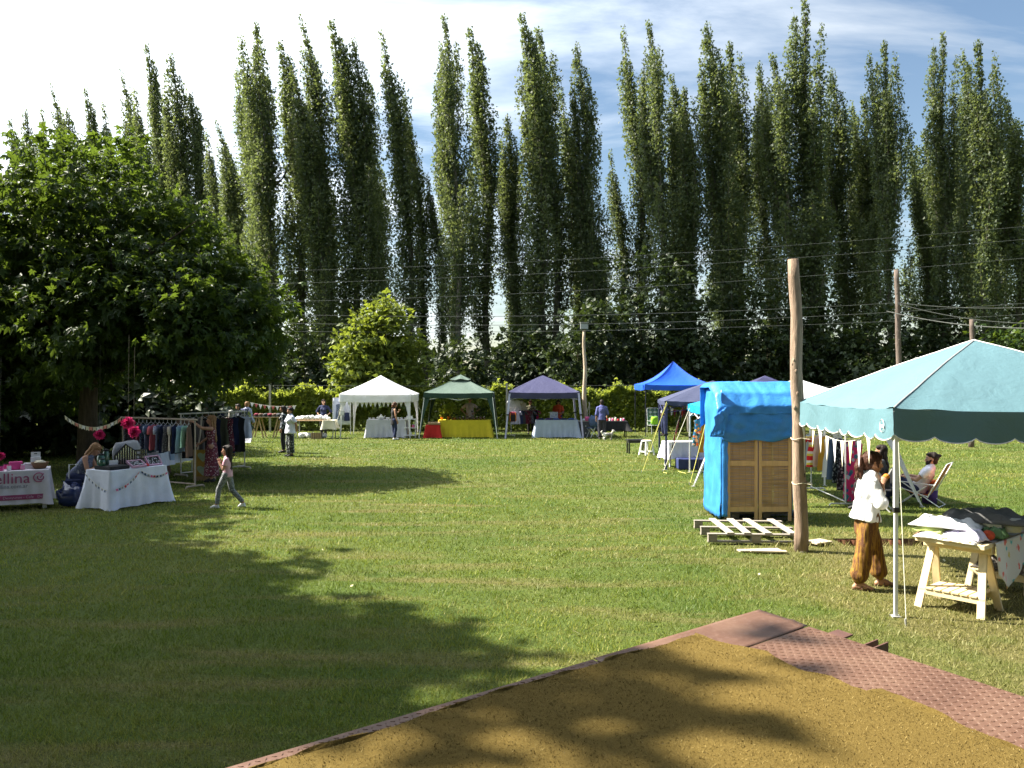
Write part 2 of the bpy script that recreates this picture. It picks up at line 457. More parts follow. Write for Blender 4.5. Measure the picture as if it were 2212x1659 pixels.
def build_ground():
    x0, x1, y0, y1 = DITCH; E = 700
    mb = MB()
    def q(a, b, c, d): mb.add([(a, c, 0), (b, c, 0), (b, d, 0), (a, d, 0)], [(0, 1, 2, 3)])
    q(-E, E, -E, y0); q(-E, E, y1, E); q(-E, x0, y0, y1); q(x1, E, y0, y1)
    lawn = struct(mb, 'lawn', M_lawn())
    # ditch: earth floor and walls below the lawn
    d = MB(); n = 46; zb = -0.24
    def rim(u, v):
        x = x0 + (x1 - x0) * u
        return (x, [y0, y0 + .08, y1 - .03, y1][v], 0)
    for i in range(n):
        a = x0 + (x1 - x0) * i / n; b = x0 + (x1 - x0) * (i + 1) / n
        ja = 0.02 * math.sin(i * 1.7); jb = 0.02 * math.sin((i + 1) * 1.7)
        d.add([(a, y0, 0), (b, y0, 0), (b, y0 + .09 + jb, zb), (a, y0 + .09 + ja, zb)], [(0, 1, 2, 3)])
        d.add([(a, y0 + .09 + ja, zb), (b, y0 + .09 + jb, zb), (b, y1 - .05 - jb, zb), (a, y1 - .05 - ja, zb)], [(0, 1, 2, 3)])
        d.add([(a, y1 - .05 - ja, zb), (b, y1 - .05 - jb, zb), (b, y1, 0), (a, y1, 0)], [(0, 1, 2, 3)])
    d.add([(x0, y0, 0), (x0, y0 + .09, zb), (x0, y1 - .05, zb), (x0, y1, 0)], [(0, 1, 2, 3)])
    d.add([(x1, y0, 0), (x1, y1, 0), (x1, y1 - .05, zb), (x1, y0 + .09, zb)], [(0, 1, 2, 3)])
    struct(d, 'ditch', M('ditch_earth', (0.10, 0.065, 0.035), 0.95, 0.4, 9, 0.9, 30))
    # rusty corrugated sheet lining the far wall of the ditch
    c = MB()
    c.sheet(lambda u, v: (x0 + .1 + u * 1.0, y1 - .075 + 0.018 * math.sin(u * 44) , zb - .02 + v * 0.25), 60, 3, 0.004)
    solo(c, 'corrugated_sheet', M('rusty_sheet', (0.20, 0.085, 0.045), 0.7, 0.4, 14, 0.3, 60), 'rusty brown corrugated sheet lining the ditch behind the timber pole', 'metal sheet')
    # grass blades
    N = 380000
    d_ = np.exp(rng.uniform(math.log(4.2), math.log(44), N))
    x_ = rng.uniform(-0.86, 0.86, N) * d_ + rng.uniform(-.6, .6, N)
    keep = ~((x_ > x0 - .02) & (x_ < x1 + .02) & (d_ > y0 - .02) & (d_ < y1 + .02))
    d_ = d_[keep]; x_ = x_[keep]; n = len(d_)
    hgt = rng.uniform(0.022, 0.05, n) * (1 + 0.010 * d_)
    cl = np.sin(x_ * 5.1 + 2 * np.sin(d_ * 3.3)) * np.sin(d_ * 6.3 + 1.7 * np.sin(x_ * 4.1)) + .6 * np.sin(x_ * 13 + d_ * 9) * np.sin(d_ * 17 - x_ * 6)
    hgt *= 1 + .28 * cl
    # unmown tufts: along the ditch and the poles
    dit = np.exp(-(((d_ - 12.38) / .13) ** 2)) * ((x_ > 5.9) & (x_ < 9.7)) + np.exp(-(((d_ - 11.65) / .10) ** 2)) * ((x_ > 3.7) & (x_ < 9.5))
    hgt *= 1 + 1.5 * dit
    wid = 0.0038 * np.maximum(d_ / 6.0, 0.8)
    ang = rng.uniform(0, 2 * math.pi, n); lean = rng.uniform(0.15, 1.1, n) * hgt
    la = rng.uniform(0, 2 * math.pi, n)
    P = np.stack([x_, d_, np.full(n, -0.004)], 1)
    side = np.stack([np.cos(ang), np.sin(ang), np.zeros(n)], 1) * wid[:, None]
    tip = np.stack([np.cos(la) * lean, np.sin(la) * lean, hgt], 1)
    V = np.stack([P - side, P + side, P + tip], 1).reshape(-1, 3)
    Fq = np.arange(3 * n).reshape(-1, 3)
    r = np.repeat(np.clip(rng.beta(1.5, 2.0, n), 0, 1), 3)
    me = fast_mesh('grass', V, Fq, M_grass(), r)
    g = bpy.data.objects.new('grass', me); COL.objects.link(g); g['kind'] = 'stuff'
    g['label'] = 'short mown sunlit and shaded lawn grass'; g['category'] = 'grass'
    g.parent = None
    # a few pale fallen leaves and scraps on the lawn
    fl = MB()
    for px, py in ((697, 1187), (808, 1171), (1410, 1345), (1487, 1373), (1445, 1400), (1440, 1418), (1245, 1365), (1640, 1240), (900, 1132), (1120, 1230), (1990, 1075), (2130, 1225), (760, 1265), (1860, 1450), (2040, 1210)):
        p = G(px, py, 0.035); a = random.uniform(0, 6.3); s = random.uniform(.025, .05)
        u = Vector((math.cos(a), math.sin(a), .3)) * s; w = Vector((-math.sin(a), math.cos(a), .4)) * s * .55
        fl.add([p - u, p + w, p + u, p - w * .8], [(0, 1, 2, 3)])
    fo = part(fl, 'fallen_leaves', M('dry_leaf', (0.55, 0.50, 0.30), 0.8, 0.3), None); fo['kind'] = 'stuff'
build_ground()

# ---------------------------------------------------------------- trees
def M_leaf(name, dark, mid, light, tcol, tr=0.42, rough=0.5, spec=0.35):
    t = NT(name)
    at = t.new('ShaderNodeAttribute'); at.attribute_name = 'rnd'
    v = t.coords(); big = t.noise(v, 0.9, 3)
    f = t.math('ADD', t.math('MULTIPLY', at.outputs['Fac'], 0.75), t.math('MULTIPLY', t.math('SUBTRACT', big, 0.5), 0.9))
    c = t.ramp(f, [(0.0, dark), (0.45, mid), (1.0, light)])
    t.color(c); t.bsdf.inputs['Roughness'].default_value = rough
    t.bsdf.inputs['Specular IOR Level'].default_value = spec
    t.translucent(tr, t.mixc(0.6, c, tcol))
    return t.m
def M_bark(name, col):
    t = NT(name); v = t.coords(scale=(9, 9, 1.3))
    f = t.noise(v, 1.5, 6, 0.7, 0.5)
    t.color(t.ramp(f, [(0.3, dk(col, 0.45)), (0.7, dk(col, 1.3))]))
    t.bsdf.inputs['Roughness'].default_value = 0.95
    t.bump(f, 0.8, 0.05); return t.m
POP_LEAF = M_leaf('poplar_leaf', (0.032, 0.052, 0.026), (0.070, 0.098, 0.042), (0.150, 0.178, 0.080), (0.24, 0.29, 0.065), 0.45)
NUT_LEAF = M_leaf('broad_leaf', (0.018, 0.036, 0.010), (0.036, 0.068, 0.014), (0.070, 0.110, 0.022), (0.16, 0.23, 0.018), 0.38, 0.5, 0.25)
LIME_LEAF = M_leaf('lime_leaf', (0.055, 0.088, 0.015), (0.110, 0.150, 0.024), (0.190, 0.225, 0.040), (0.30, 0.35, 0.03), 0.45)
HEDGE_LEAF = M_leaf('hedge_leaf', (0.072, 0.112, 0.018), (0.150, 0.195, 0.032), (0.250, 0.285, 0.055), (0.42, 0.47, 0.055), 0.58)
DARK_LEAF = M_leaf('dark_leaf', (0.014, 0.026, 0.010), (0.028, 0.046, 0.014), (0.055, 0.078, 0.024), (0.07, 0.10, 0.015), 0.26)
BARK = M_bark('tree_bark', (0.085, 0.065, 0.045))
PBARK = M_bark('poplar_bark', (0.11, 0.10, 0.075))

# leaf templates: (verts, faces) pointing along +Y from the origin
def t_leaf(w, fold=0.18):
    v = np.array([[0, 0, 0], [w, .42, fold * w], [0, 1, -.08], [-w, .42, fold * w]], float)
    return v, np.array([[0, 1, 2], [0, 2, 3]])
def t_spray(k, w, spread, droop):
    """k leaflets fanned out like a hand"""
    V = []; Fq = []
    b, f = t_leaf(w)
    for i in range(k):
        a = spread * (i / (k - 1) - .5) if k > 1 else 0
        L = 1.0 - 0.35 * abs(i / (k - 1) - .5) * 2
        ca, sa = math.cos(a), math.sin(a)
        u = b * L
        u = np.stack([u[:, 0] * ca + u[:, 1] * sa, -u[:, 0] * sa + u[:, 1] * ca, u[:, 2] - droop * u[:, 1] ** 2], 1)
        Fq.append(f + 4 * i); V.append(u)
    return np.concatenate(V), np.concatenate(Fq)
T_POP = t_leaf(0.42)
T_POP3 = t_spray(3, 0.34, 2.4, 0.15)
T_NUT = t_spray(5, 0.24, 3.6, 0.35)
T_ELM = t_spray(3, 0.36, 2.4, 0.2)

def poplar_mesh(seed, H, wid, nlimb, nleaf, bend, tips=1, low=0.07, leaf=0.145):
    """upright poplar: a stem and many steep limbs, each carrying its own streak of leaves"""
    r = np.random.default_rng(seed)
    def stem(z):
        t = z / H
        return np.stack([-bend * np.clip(t - .35, 0, 1) ** 2 / .42 + .12 * np.sin(z * .55 + seed), .15 * np.sin(z * .4 + seed * 2), z], -1)
    wood = MB()
    zs = np.linspace(0, H * .97, 14)
    wood.tube([Vector(stem(np.array(z))) for z in zs], [0.26 * (1 - z / H) ** .8 + .012 for z in zs], 7)
    pos = []; dirs = []
    total = 0; limbs = []
    for i in range(nlimb):
        z0 = H * (low + (0.80 - low) * (i + r.random()) / nlimb) if i >= tips else H * (.45 + .12 * r.random())
        a = r.uniform(0, 2 * math.pi) + i * 2.4
        t0 = z0 / H
        prof = wid * 1.12 * (0.50 + .50 * math.sin(math.pi * min(1, (t0 + .12) / .9))) * r.uniform(.55, 1.15)
        L = H * r.uniform(.16, .30) * (1.15 - .45 * t0)
        if i < tips: L = H * .97 - z0 - r.uniform(0, .10) * H; prof = wid * r.uniform(.5, .9)
        L = min(L, H * .985 - z0)
        limbs.append((z0, a, prof, L))
        total += L ** .8
    for z0, a, prof, L in limbs:
        s = np.linspace(0, 1, 7)
        base = stem(z0 + s * L)
        out = prof * (1 - np.exp(-3.2 * s)) * (1 - .25 * s)
        line = base + np.stack([np.cos(a) * out, np.sin(a) * out, 0 * s], 1)
        line[:, :2] += .10 * r.normal(size=(7, 2)) * s[:, None]
        wood.tube([Vector(p) for p in line], [max(.008, .06 * (1 - k) * (L / H / .25)) for k in s], 4, False)
        n = int(nleaf * L ** .8 / total)
        k = r.beta(1.25, 1.6, n)
        x = k * 6; i0 = np.clip(x.astype(int), 0, 5); fr = (x - i0)[:, None]
        p = line[i0] * (1 - fr) + line[i0 + 1] * fr
        rad = (.09 + .29 * np.sin(np.pi * np.clip(k, 0, 1) ** .7)) * (0.6 + .5 * prof / wid) * (.75 + .5 * np.sin(k * L * 1.9 + a * 3) ** 2)
        jj = np.clip(r.normal(size=(n, 3)), -1.45, 1.45) * np.stack([rad, rad, rad * 1.5], 1)
        # gaps: leaves gather in tufts along the limb
        tuft = np.round(k * L / .8) * .8
        jj[:, 2] += (tuft - k * L) * .45
        pos.append(p + jj)
        dirs.append(np.stack([r.normal(size=n) * .7 + jj[:, 0], r.normal(size=n) * .7 + jj[:, 1], r.uniform(-.7, 1.0, n)], 1))
    # leaves hugging the stem and the leader
    n = nleaf // 6; z = H * (low + (1 - low) * r.random(n) ** .9)
    p = stem(z); rad = .14 + .22 * (1 - z / H)
    pos.append(p + np.clip(r.normal(size=(n, 3)), -1.5, 1.5) * rad[:, None]); dirs.append(r.normal(size=(n, 3)) + np.array([0, 0, .4]))
    pos = np.concatenate(pos); dirs = np.concatenate(dirs)
    ok = (pos[:, 2] > .5) & (pos[:, 2] < H * 1.01); pos = pos[ok]; dirs = dirs[ok]; n = len(pos)
    V, Fq, at = scatter(T_POP3[0], T_POP3[1], pos, basis_from(dirs, r.uniform(0, 6.28, n)), leaf * r.uniform(.7, 1.35, n))
    return to_mesh(wood, 'trunk', PBARK), fast_mesh('crown', V, Fq, POP_LEAF, at)

POPV = [poplar_mesh(1, 24, 1.35, 17, 13500, 1.5, 2), poplar_mesh(2, 24, 2.1, 22, 17000, 1.2, 4), poplar_mesh(3, 24, 1.1, 14, 11000, 1.9, 2),
        poplar_mesh(4, 24, 1.7, 19, 15000, .9, 3), poplar_mesh(5, 24, 2.5, 24, 19500, .7, 5), poplar_mesh(6, 24, .9, 12, 9000, 1.7, 1), poplar_mesh(7, 24, 1.6, 18, 14500, .5, 3, low=.03)]
# tip x, tip y (photo pixels), distance, variant, yaw, label notes
POPS = [(20, 262, 82, 0, 0, ''), (60, 240, 80, 3, 0, ''), (88, 232, 76, 5, 0, ''), (150, 238, 74, 3, 0, ''), (222, 220, 78, 5, 10, ''), (288, 190, 66, 5, 0, ''), (345, 200, 72, 2, 0, ''), (410, 205, 68, 0, 0, ''), (470, 265, 60, 2, 0, ''), (112, 185, 78, 2, 0, ''), (183, 195, 78, 0, 20, ''), (262, 155, 74, 2, -15, ''), (315, 100, 70, 0, 5, ''), (375, 120, 68, 3, 0, ''), (445, 285, 66, 5, 10, ''), (492, 312, 64, 3, 0, ''),
        (508, 150, 56, 5, 0, 'thin'), (556, 52, 54, 4, 10, 'broad'), (600, 90, 57, 0, -20, ''), (632, 150, 53, 2, 10, ''), (652, 40, 55, 2, 0, ''), (712, 48, 54, 0, 0, ''), (768, 85, 54, 3, 0, ''), (825, 75, 53, 2, 25, ''), (872, 205, 55, 5, 0, ''),
        (922, 375, 54, 5, 0, ''), (942, 275, 57, 5, 20, ''), (957, 35, 51, 1, 5, 'broad'), (1012, 66, 55, 0, -20, ''), (1098, 252, 53, 3, 30, ''), (1122, 34, 51, 0, 0, ''), (1160, 62, 53, 1, 0, ''), (1212, 195, 56, 5, 0, ''), (1234, 298, 53, 5, -20, ''), (1249, 98, 52, 3, 0, ''), (1318, 325, 54, 5, 10, ''),
        (1345, 60, 54, 5, 0, ''), (1400, 48, 51, 1, 10, ''), (1446, 165, 56, 0, 0, ''), (1480, 190, 52, 4, 0, ''), (1530, 55, 52, 3, 0, ''), (1578, 92, 55, 4, 0, ''), (1640, 140, 56, 3, 20, ''), (1667, 118, 51, 1, 0, ''), (1733, 5, 51, 6, 0, 'tallest'), (1800, 155, 54, 3, -10, ''), (1872, 205, 55, 4, 30, ''), (1912, 90, 50, 4, 0, 'broad'), (1972, 345, 54, 5, 0, ''), (2032, 75, 50, 6, 0, ''), (2075, 210, 56, 3, 0, ''), (2117, 88, 48, 4, 15, 'broad'), (2172, 215, 49, 1, 0, ''), (2235, 140, 50, 3, 0, ''), (2310, 90, 51, 4, 0, ''),
        (545, 210, 60, 1, 40, 'back'), (690, 330, 62, 4, 0, 'back'), (800, 300, 62, 3, 0, 'back'), (1080, 300, 62, 5, 0, 'back'), (1290, 520, 60, 3, 0, 'back'), (1555, 330, 60, 4, 0, 'back'), (1615, 250, 60, 1, 90, 'back'), (1760, 240, 60, 4, 0, 'back'), (1850, 300, 60, 1, 0, 'back'), (2000, 280, 60, 4, 0, 'back'), (2140, 260, 58, 4, 60, 'back')]
POPS.sort(key=lambda a: (a[5] == 'back', a[0]))
fi = bi = 0
for tx, ty, d, vi, yaw, note in POPS:
    H = CAM_H + (829.5 - ty) / F * d
    bend = [1.5, 1.2, 1.9, .9, .7, 1.7, .5][vi]; lean = random.uniform(.0, .035) if tx < 1000 else random.uniform(-.015, .015)
    s = H / 24
    sxy = min(1.1, max(.7, s ** .4)) * random.uniform(.70, 1.0)
    tip = W(tx, ty, d); ca, sa = math.cos(math.radians(yaw)), math.sin(math.radians(yaw))
    loc = (tip.x + bend * sxy * ca + lean * H, d + bend * sxy * sa, -0.02)
    if note == 'back':
        lab = f'{ordinal(bi)} from the left of the poplars seen only through gaps in the front row'; bi += 1
    else:
        lab = f'{dict(thin="thin leaning", broad="broad many-tipped", tallest="tallest").get(note, "upright")} poplar, {ordinal(fi)} from the left in the front row'; fi += 1
    o = thing('poplar_tree', lab, 'tree', loc, math.radians(yaw), 'poplars in the windbreak behind the lawn')
    o.scale = (sxy, sxy, s); o.rotation_euler = (0, -lean, math.radians(yaw))
    part(POPV[vi][0], 'trunk', None, o); c = part(POPV[vi][1], 'crown', None, o); c['kind'] = 'stuff'

def crown_tree(name, label, loc, lobes, nclu, leafmat, tmpl, leaf, trunk_r, forks, bark=BARK, group=None, seed=3, droop=0.5, shell=0.45, cat='tree', gap=0.36, steep=1.0):
    """broad tree: trunk, limbs that reach into every lobe, leaf sprays in ragged clumps. lobes: (x,y,z,rx,ry,rz) local"""
    r = np.random.default_rng(seed)
    o = thing(name, label, cat, loc, 0, group)
    wood = MB(); rnd = random.Random(seed)
    lobes = [tuple(map(float, l)) for l in lobes]
    zf = min(l[2] - l[5] for l in lobes); zf = max(.5, zf)
    top = Vector((sum(l[0] for l in lobes) / len(lobes) * .5, sum(l[1] for l in lobes) / len(lobes) * .5, zf + .25 * (max(l[2] for l in lobes) - zf)))
    wood.tube([Vector((0, 0, -.05)), Vector((rnd.uniform(-.05, .05), .03, top.z * .5)), top], [trunk_r * 1.25, trunk_r, trunk_r * .8], 9)
    wt = []
    for l in lobes:
        c = Vector(l[:3])
        for k in range(forks):
            e = c + Vector((rnd.uniform(-.75, .75) * l[3], rnd.uniform(-.75, .75) * l[4], rnd.uniform(-.5, .8) * l[5]))
            s0 = top * rnd.uniform(.75, 1.0)
            m1 = s0.lerp(e, .35) + Vector((rnd.uniform(-.2, .2), rnd.uniform(-.2, .2), .15 * l[5]))
            m2 = s0.lerp(e, .7) + Vector((rnd.uniform(-.25, .25), rnd.uniform(-.25, .25), .12 * l[5]))
            wood.tube([s0, m1, m2, e], [trunk_r * .45, trunk_r * .3, trunk_r * .17, .01], 5, False)
            for q in range(2):
                b0 = m2 if q else m1
                b1 = b0 + Vector((rnd.uniform(-1, 1) * l[3], rnd.uniform(-1, 1) * l[4], rnd.uniform(-.3, .7) * l[5])) * .45
                wood.tube([b0, b0.lerp(b1, .5) + Vector((0, 0, .08)), b1], [trunk_r * .14, trunk_r * .09, .006], 4, False)
        wt.append(l[3] * l[4] + l[3] * l[5] + l[4] * l[5])
    part(wood, 'trunk', bark, o, smooth=True)
    wt = np.array(wt) / sum(wt); P = []; D = []
    for l, w in zip(lobes, wt):
        n = int(nclu * w)
        # twig tufts: a tuft is a handful of sprays round one point, so the outline comes out ragged
        nt = max(4, n // 9)
        u = r.normal(size=(nt, 3)); u /= np.linalg.norm(u, axis=1, keepdims=True)
        rad = 1 - shell * r.random(nt) ** 1.6
        rad *= 1 + .13 * np.sin(u[:, 0] * 7 + seed) * np.sin(u[:, 1] * 6 + 2 * seed) + .10 * np.sin(u[:, 2] * 11 + seed)
        c = u * rad[:, None] * np.array(l[3:6]) + np.array(l[:3])
        hole = np.sin(c[:, 0] * 2.1 + seed) * np.sin(c[:, 1] * 1.7 + 1.3) * np.sin(c[:, 2] * 2.3 + seed * .7)
        kp = hole > -gap; c = c[kp]; u = u[kp]; nt = len(c)
        per = max(1, int(round(n / max(nt, 1))))
        cc = np.repeat(c, per, 0); uu = np.repeat(u, per, 0)
        j = r.normal(size=cc.shape) * leaf * np.array([1.1, 1.1, .75])
        P.append(cc + j); D.append(uu * .9 + r.normal(size=cc.shape) * .75 + np.array([0, 0, -droop]))
    P = np.concatenate(P); D = np.concatenate(D); ok = P[:, 2] > .12; P = P[ok]; D = D[ok]; n = len(P)
    V, Fq, at = scatter(tmpl[0], tmpl[1], P, basis_from(D, r.normal(size=n) * .7), leaf * r.uniform(.65, 1.3, n))
    c = part(fast_mesh('crown', V, Fq, leafmat, at), 'crown', None, o); c['kind'] = 'stuff'
    return o

# big broad-leaved tree on the left whose crown hangs over the stalls
bt = crown_tree('broad_tree', 'big dark broad-leaved tree hanging over the stalls on the left', (-11.6, 21.6, 0),
    [(0, 0, 6.0, 2.9, 2.8, 3.0), (-2.4, -.5, 5.0, 2.5, 2.4, 2.9), (2.2, -.6, 4.9, 2.2, 2.4, 2.2), (3.6, -1.2, 4.0, 1.8, 2.2, 1.6), (1.1, -1.6, 4.1, 2.2, 1.9, 1.6), (-1.8, 1.5, 4.0, 2.5, 2, 2.3), (-.4, 1.2, 7.5, 1.7, 1.6, 1.4), (4.2, .2, 4.0, 1.2, 1.6, 1.5), (-4.2, -.6, 4.2, 1.9, 1.8, 2.4)],
    28000, NUT_LEAF, T_NUT, 0.19, .24, 4, seed=11, droop=.55)
crown_tree('broad_tree', 'dark tree at the left edge behind the banner table', (-17.6, 23.0, 0),
    [(0, 0, 4.6, 2.9, 2.7, 2.6), (2.3, -1.6, 3.8, 2.4, 2.2, 2.4), (2.0, -2.0, 2.4, 2.2, 1.6, 1.8), (-1.5, -.5, 3.8, 2.5, 2.3, 2.2)], 10000, NUT_LEAF, T_NUT, 0.23, .22, 3, seed=12)
crown_tree('dark_tree', 'tall dark-leaved tree cut by the left edge of the picture', (-26.0, 33, 0), [(0, 0, 8.0, 3.2, 3.2, 4.0), (2.6, -1, 11.0, 2.0, 1.8, 1.6), (1, 0, 4.5, 4, 3, 3.2)], 4200, DARK_LEAF, T_ELM, .42, .28, 3, seed=13)
# trees out of frame, some added only to block skylight; a tall grove left of the lawn shades the stalls, the near lawn and part of the deck
SHX, SHY = -math.sin(-SUN_AZ) / math.tan(SUN_EL), math.cos(SUN_AZ) / math.tan(SUN_EL)     # ground shadow -> crown offset per metre of height
def grove(name_label, lobes, seed, n):
    """lobes given by the ground patch they shade: (x, y, half width, half depth, height)"""
    L = []
    for x, y, ax, ay, z in lobes:
        rz = min(1.7, ax * .55); rx = max(.5, math.sqrt(max(.3, ax * ax - (.92 * rz) ** 2)))
        L.append((x + SHX * z, y + SHY * z, z, rx * .92, ay * .92, rz * .92))
    cx = sum(l[0] for l in L) / len(L); cy = sum(l[1] for l in L) / len(L)
    crown_tree('broad_tree', name_label, (cx, cy, 0), [(l[0] - cx, l[1] - cy) + l[2:] for l in L], n, NUT_LEAF, T_POP3, .36, .30, 2, seed=seed, gap=1.3, shell=.8)
grove('tall tree out of frame left whose shade covers the left-hand stalls', [(-8.8, 14.6, 3.4, 2.3, 11.0), (-8.2, 12.0, 3.4, 2.3, 10.5), (-11.5, 13.0, 3.6, 3.0, 10)], 14, 9500)
grove('tall tree out of frame left shading the middle of the near lawn', [(-5.7, 9.7, 2.9, 2.0, 11.5), (-8.4, 7.6, 4.2, 2.8, 11.0), (-6.6, 5.6, 3.4, 2.0, 10.5)], 15, 9500)
grove('tall tree out of frame left of the trailer deck', [(-3.1, 7.0, 2.9, 1.5, 12.5), (-5.0, 8.6, 2.4, 1.2, 12.0), (-3.0, 5.2, 2.1, 1.3, 13.0), (.85, 4.0, .6, .30, 14.0), (-3.2, 3.4, 1.3, .7, 12.5)], 16, 8000)
crown_tree('sky_block_tree', 'unseen very tall tree added to block sky light above the near lawn', (-8.5, -1.5, 0), [(3, 3, 22, 5.5, 5, 2.5), (5, 9, 24, 5.5, 5, 2.5), (8.5, 5, 23, 5, 5, 2.5), (7, 14, 25, 6, 5, 2.2), (0, -3, 18, 6, 5, 3), (8, -3, 19, 6, 5, 3), (2, 8, 25, 5, 5, 2)], 8500, DARK_LEAF, T_POP3, .95, .42, 3, seed=66, gap=1.3, shell=.8)  # unseen crown added high overhead to cut sky light on the near lawn
for i, (x, y, h, lab) in enumerate(((-13, -7, 13, 'leftmost added sky-blocking tree behind the photographer'), (-5, -10, 14, 'added sky-blocking tree straight behind the photographer'), (4, -9, 13, 'added sky-blocking tree behind the photographer on the right'), (12, -7, 12, 'rightmost added sky-blocking tree behind the photographer'), (-19, 1, 13, 'added sky-blocking tree beyond the left side of the trailer'))):
    crown_tree('broad_tree', lab, (x, y, 0), [(0, 0, h * .62, 4.2, 3.6, h * .36), (-2.4, .5, h * .42, 3.2, 3, h * .26), (2.4, -.3, h * .42, 3.2, 3, h * .26)], 1900, DARK_LEAF, T_POP3, .95, .32, 2, seed=70 + i, gap=1.3, shell=.6, group='unseen trees added to block sky light')  # added out of view to screen off sky and deepen the shade
for i, (x, y, h, w, lab) in enumerate(((-18.6, 25.5, 4.4, 2.3, 'dark shrub filling the left edge under the trees'), (-15.6, 27.0, 4.0, 2.3, 'dark shrub behind the bunting and the jewellery seller'), (-12.6, 27.8, 3.4, 2.0, 'dark shrub behind the first clothes rack'), (-21.8, 28.0, 5.0, 2.8, 'dark shrub far left behind the edge tree'))):
    crown_tree('shrub_tree', lab, (x, y, 0), [(0, 0, h * .55, w, 1.5, h * .42), (-w * .5, -.3, h * .3, w * .8, 1.4, h * .3), (w * .5, -.2, h * .3, w * .8, 1.4, h * .3)], 2600, DARK_LEAF, T_ELM, .30, .09, 2, seed=90 + i, group='dark shrubs under the left-hand trees', droop=.3, gap=.8)

# pale round tree behind the white tent
crown_tree('lime_tree', 'bright lime-green round tree behind the white tent', (-7.0, 41.5, 0), [(0, 0, 4.6, 1.6, 1.6, 2.3), (-1.0, -.3, 3.4, 1.25, 1.4, 1.8), (1.1, .2, 3.5, 1.3, 1.4, 1.9), (.1, 0, 6.0, .85, .9, 1.1), (0, -.6, 2.2, 1.9, 1.5, 1.5)], 5600, LIME_LEAF, T_ELM, .27, .10, 3, seed=21, droop=.3)
# understorey along the windbreak: (px centre, top y, half width px, distance, leaf, label)
UND = [(990, 735, 70, 46, DARK_LEAF, 'dark low bush behind the green tent'), (650, 690, 70, 50, DARK_LEAF, 'dark bush at the foot of the poplars left of the lime-green tree'),
       (1130, 690, 75, 49, DARK_LEAF, 'dark bush behind the navy tent'), (1270, 640, 85, 46, DARK_LEAF, 'leafy green shrub tree beside the lamp post'),
       (1400, 545, 125, 47, DARK_LEAF, 'large dark tree behind the royal blue tent'), (1500, 620, 95, 49, DARK_LEAF, 'dark tree right of the large dark tree behind the royal blue tent'),
       (1640, 600, 90, 50, DARK_LEAF, 'dark shrub tree behind the tarpaulin booth'), (1780, 640, 90, 50, DARK_LEAF, 'dark shrub tree right of the tall timber pole'),
       (1900, 660, 90, 48, DARK_LEAF, 'dark shrub tree behind the slender far pole'), (2030, 640, 95, 50, DARK_LEAF, 'dark shrub tree behind the peak of the teal tent'),
       (2160, 700, 80, 46, NUT_LEAF, 'yellowish green shrub above the right side of the teal tent'), (430, 720, 90, 44, NUT_LEAF, 'green shrub seen under the big left tree'), (240, 740, 90, 40, DARK_LEAF, 'dark shrub behind the clothes racks'), (560, 740, 60, 43, DARK_LEAF, 'dark shrub above the hedge at the tip of the big left tree')]
for i, (px, ty, hw, d, lm, lab) in enumerate(UND):
    b = W(px, ty, d); Ht = b.z; w = hw / F * d
    crown_tree('shrub_tree', lab, (b.x, d, 0), [(0, 0, Ht * .60, w * .85, 1.5, Ht * .40), (-w * .45, -.2, Ht * .36, w * .7, 1.4, Ht * .34), (w * .45, .1, Ht * .36, w * .7, 1.4, Ht * .34), (0, -.3, Ht * .18, w * .9, 1.2, Ht * .2)], int(1000 + 26 * w * Ht * 4), lm, T_ELM, .30, .10, 2, seed=40 + i, group='shrubs under the poplars', droop=.25)

# the far wood beyond the windbreak reads as one dark mass
def far_wood():
    r = np.random.default_rng(77); n = 11000
    x = r.uniform(-62, 52, n); hz = 6.0 + 1.6 * np.sin(x * .31) + 1.1 * np.sin(x * .83 + 1) + .7 * np.sin(x * 2.1)
    z = hz * r.random(n) ** .8; y = 66 + r.random(n) * 3 + .05 * np.abs(x)
    P = np.stack([x, y, np.maximum(z, .1)], 1)
    V, Fq, at = scatter(T_ELM[0], T_ELM[1], P, basis_from(r.normal(size=(n, 3)) + np.array([0, -.5, 0]), r.uniform(0, 6, n)), .74 * r.uniform(.7, 1.4, n))
    o = bpy.data.objects.new('far_wood', fast_mesh('far_wood', V, Fq, DARK_LEAF, at)); COL.objects.link(o); o['kind'] = 'stuff'; o['label'] = 'dark far-off wood seen between the poplar trunks'; o['category'] = 'wood'
far_wood()
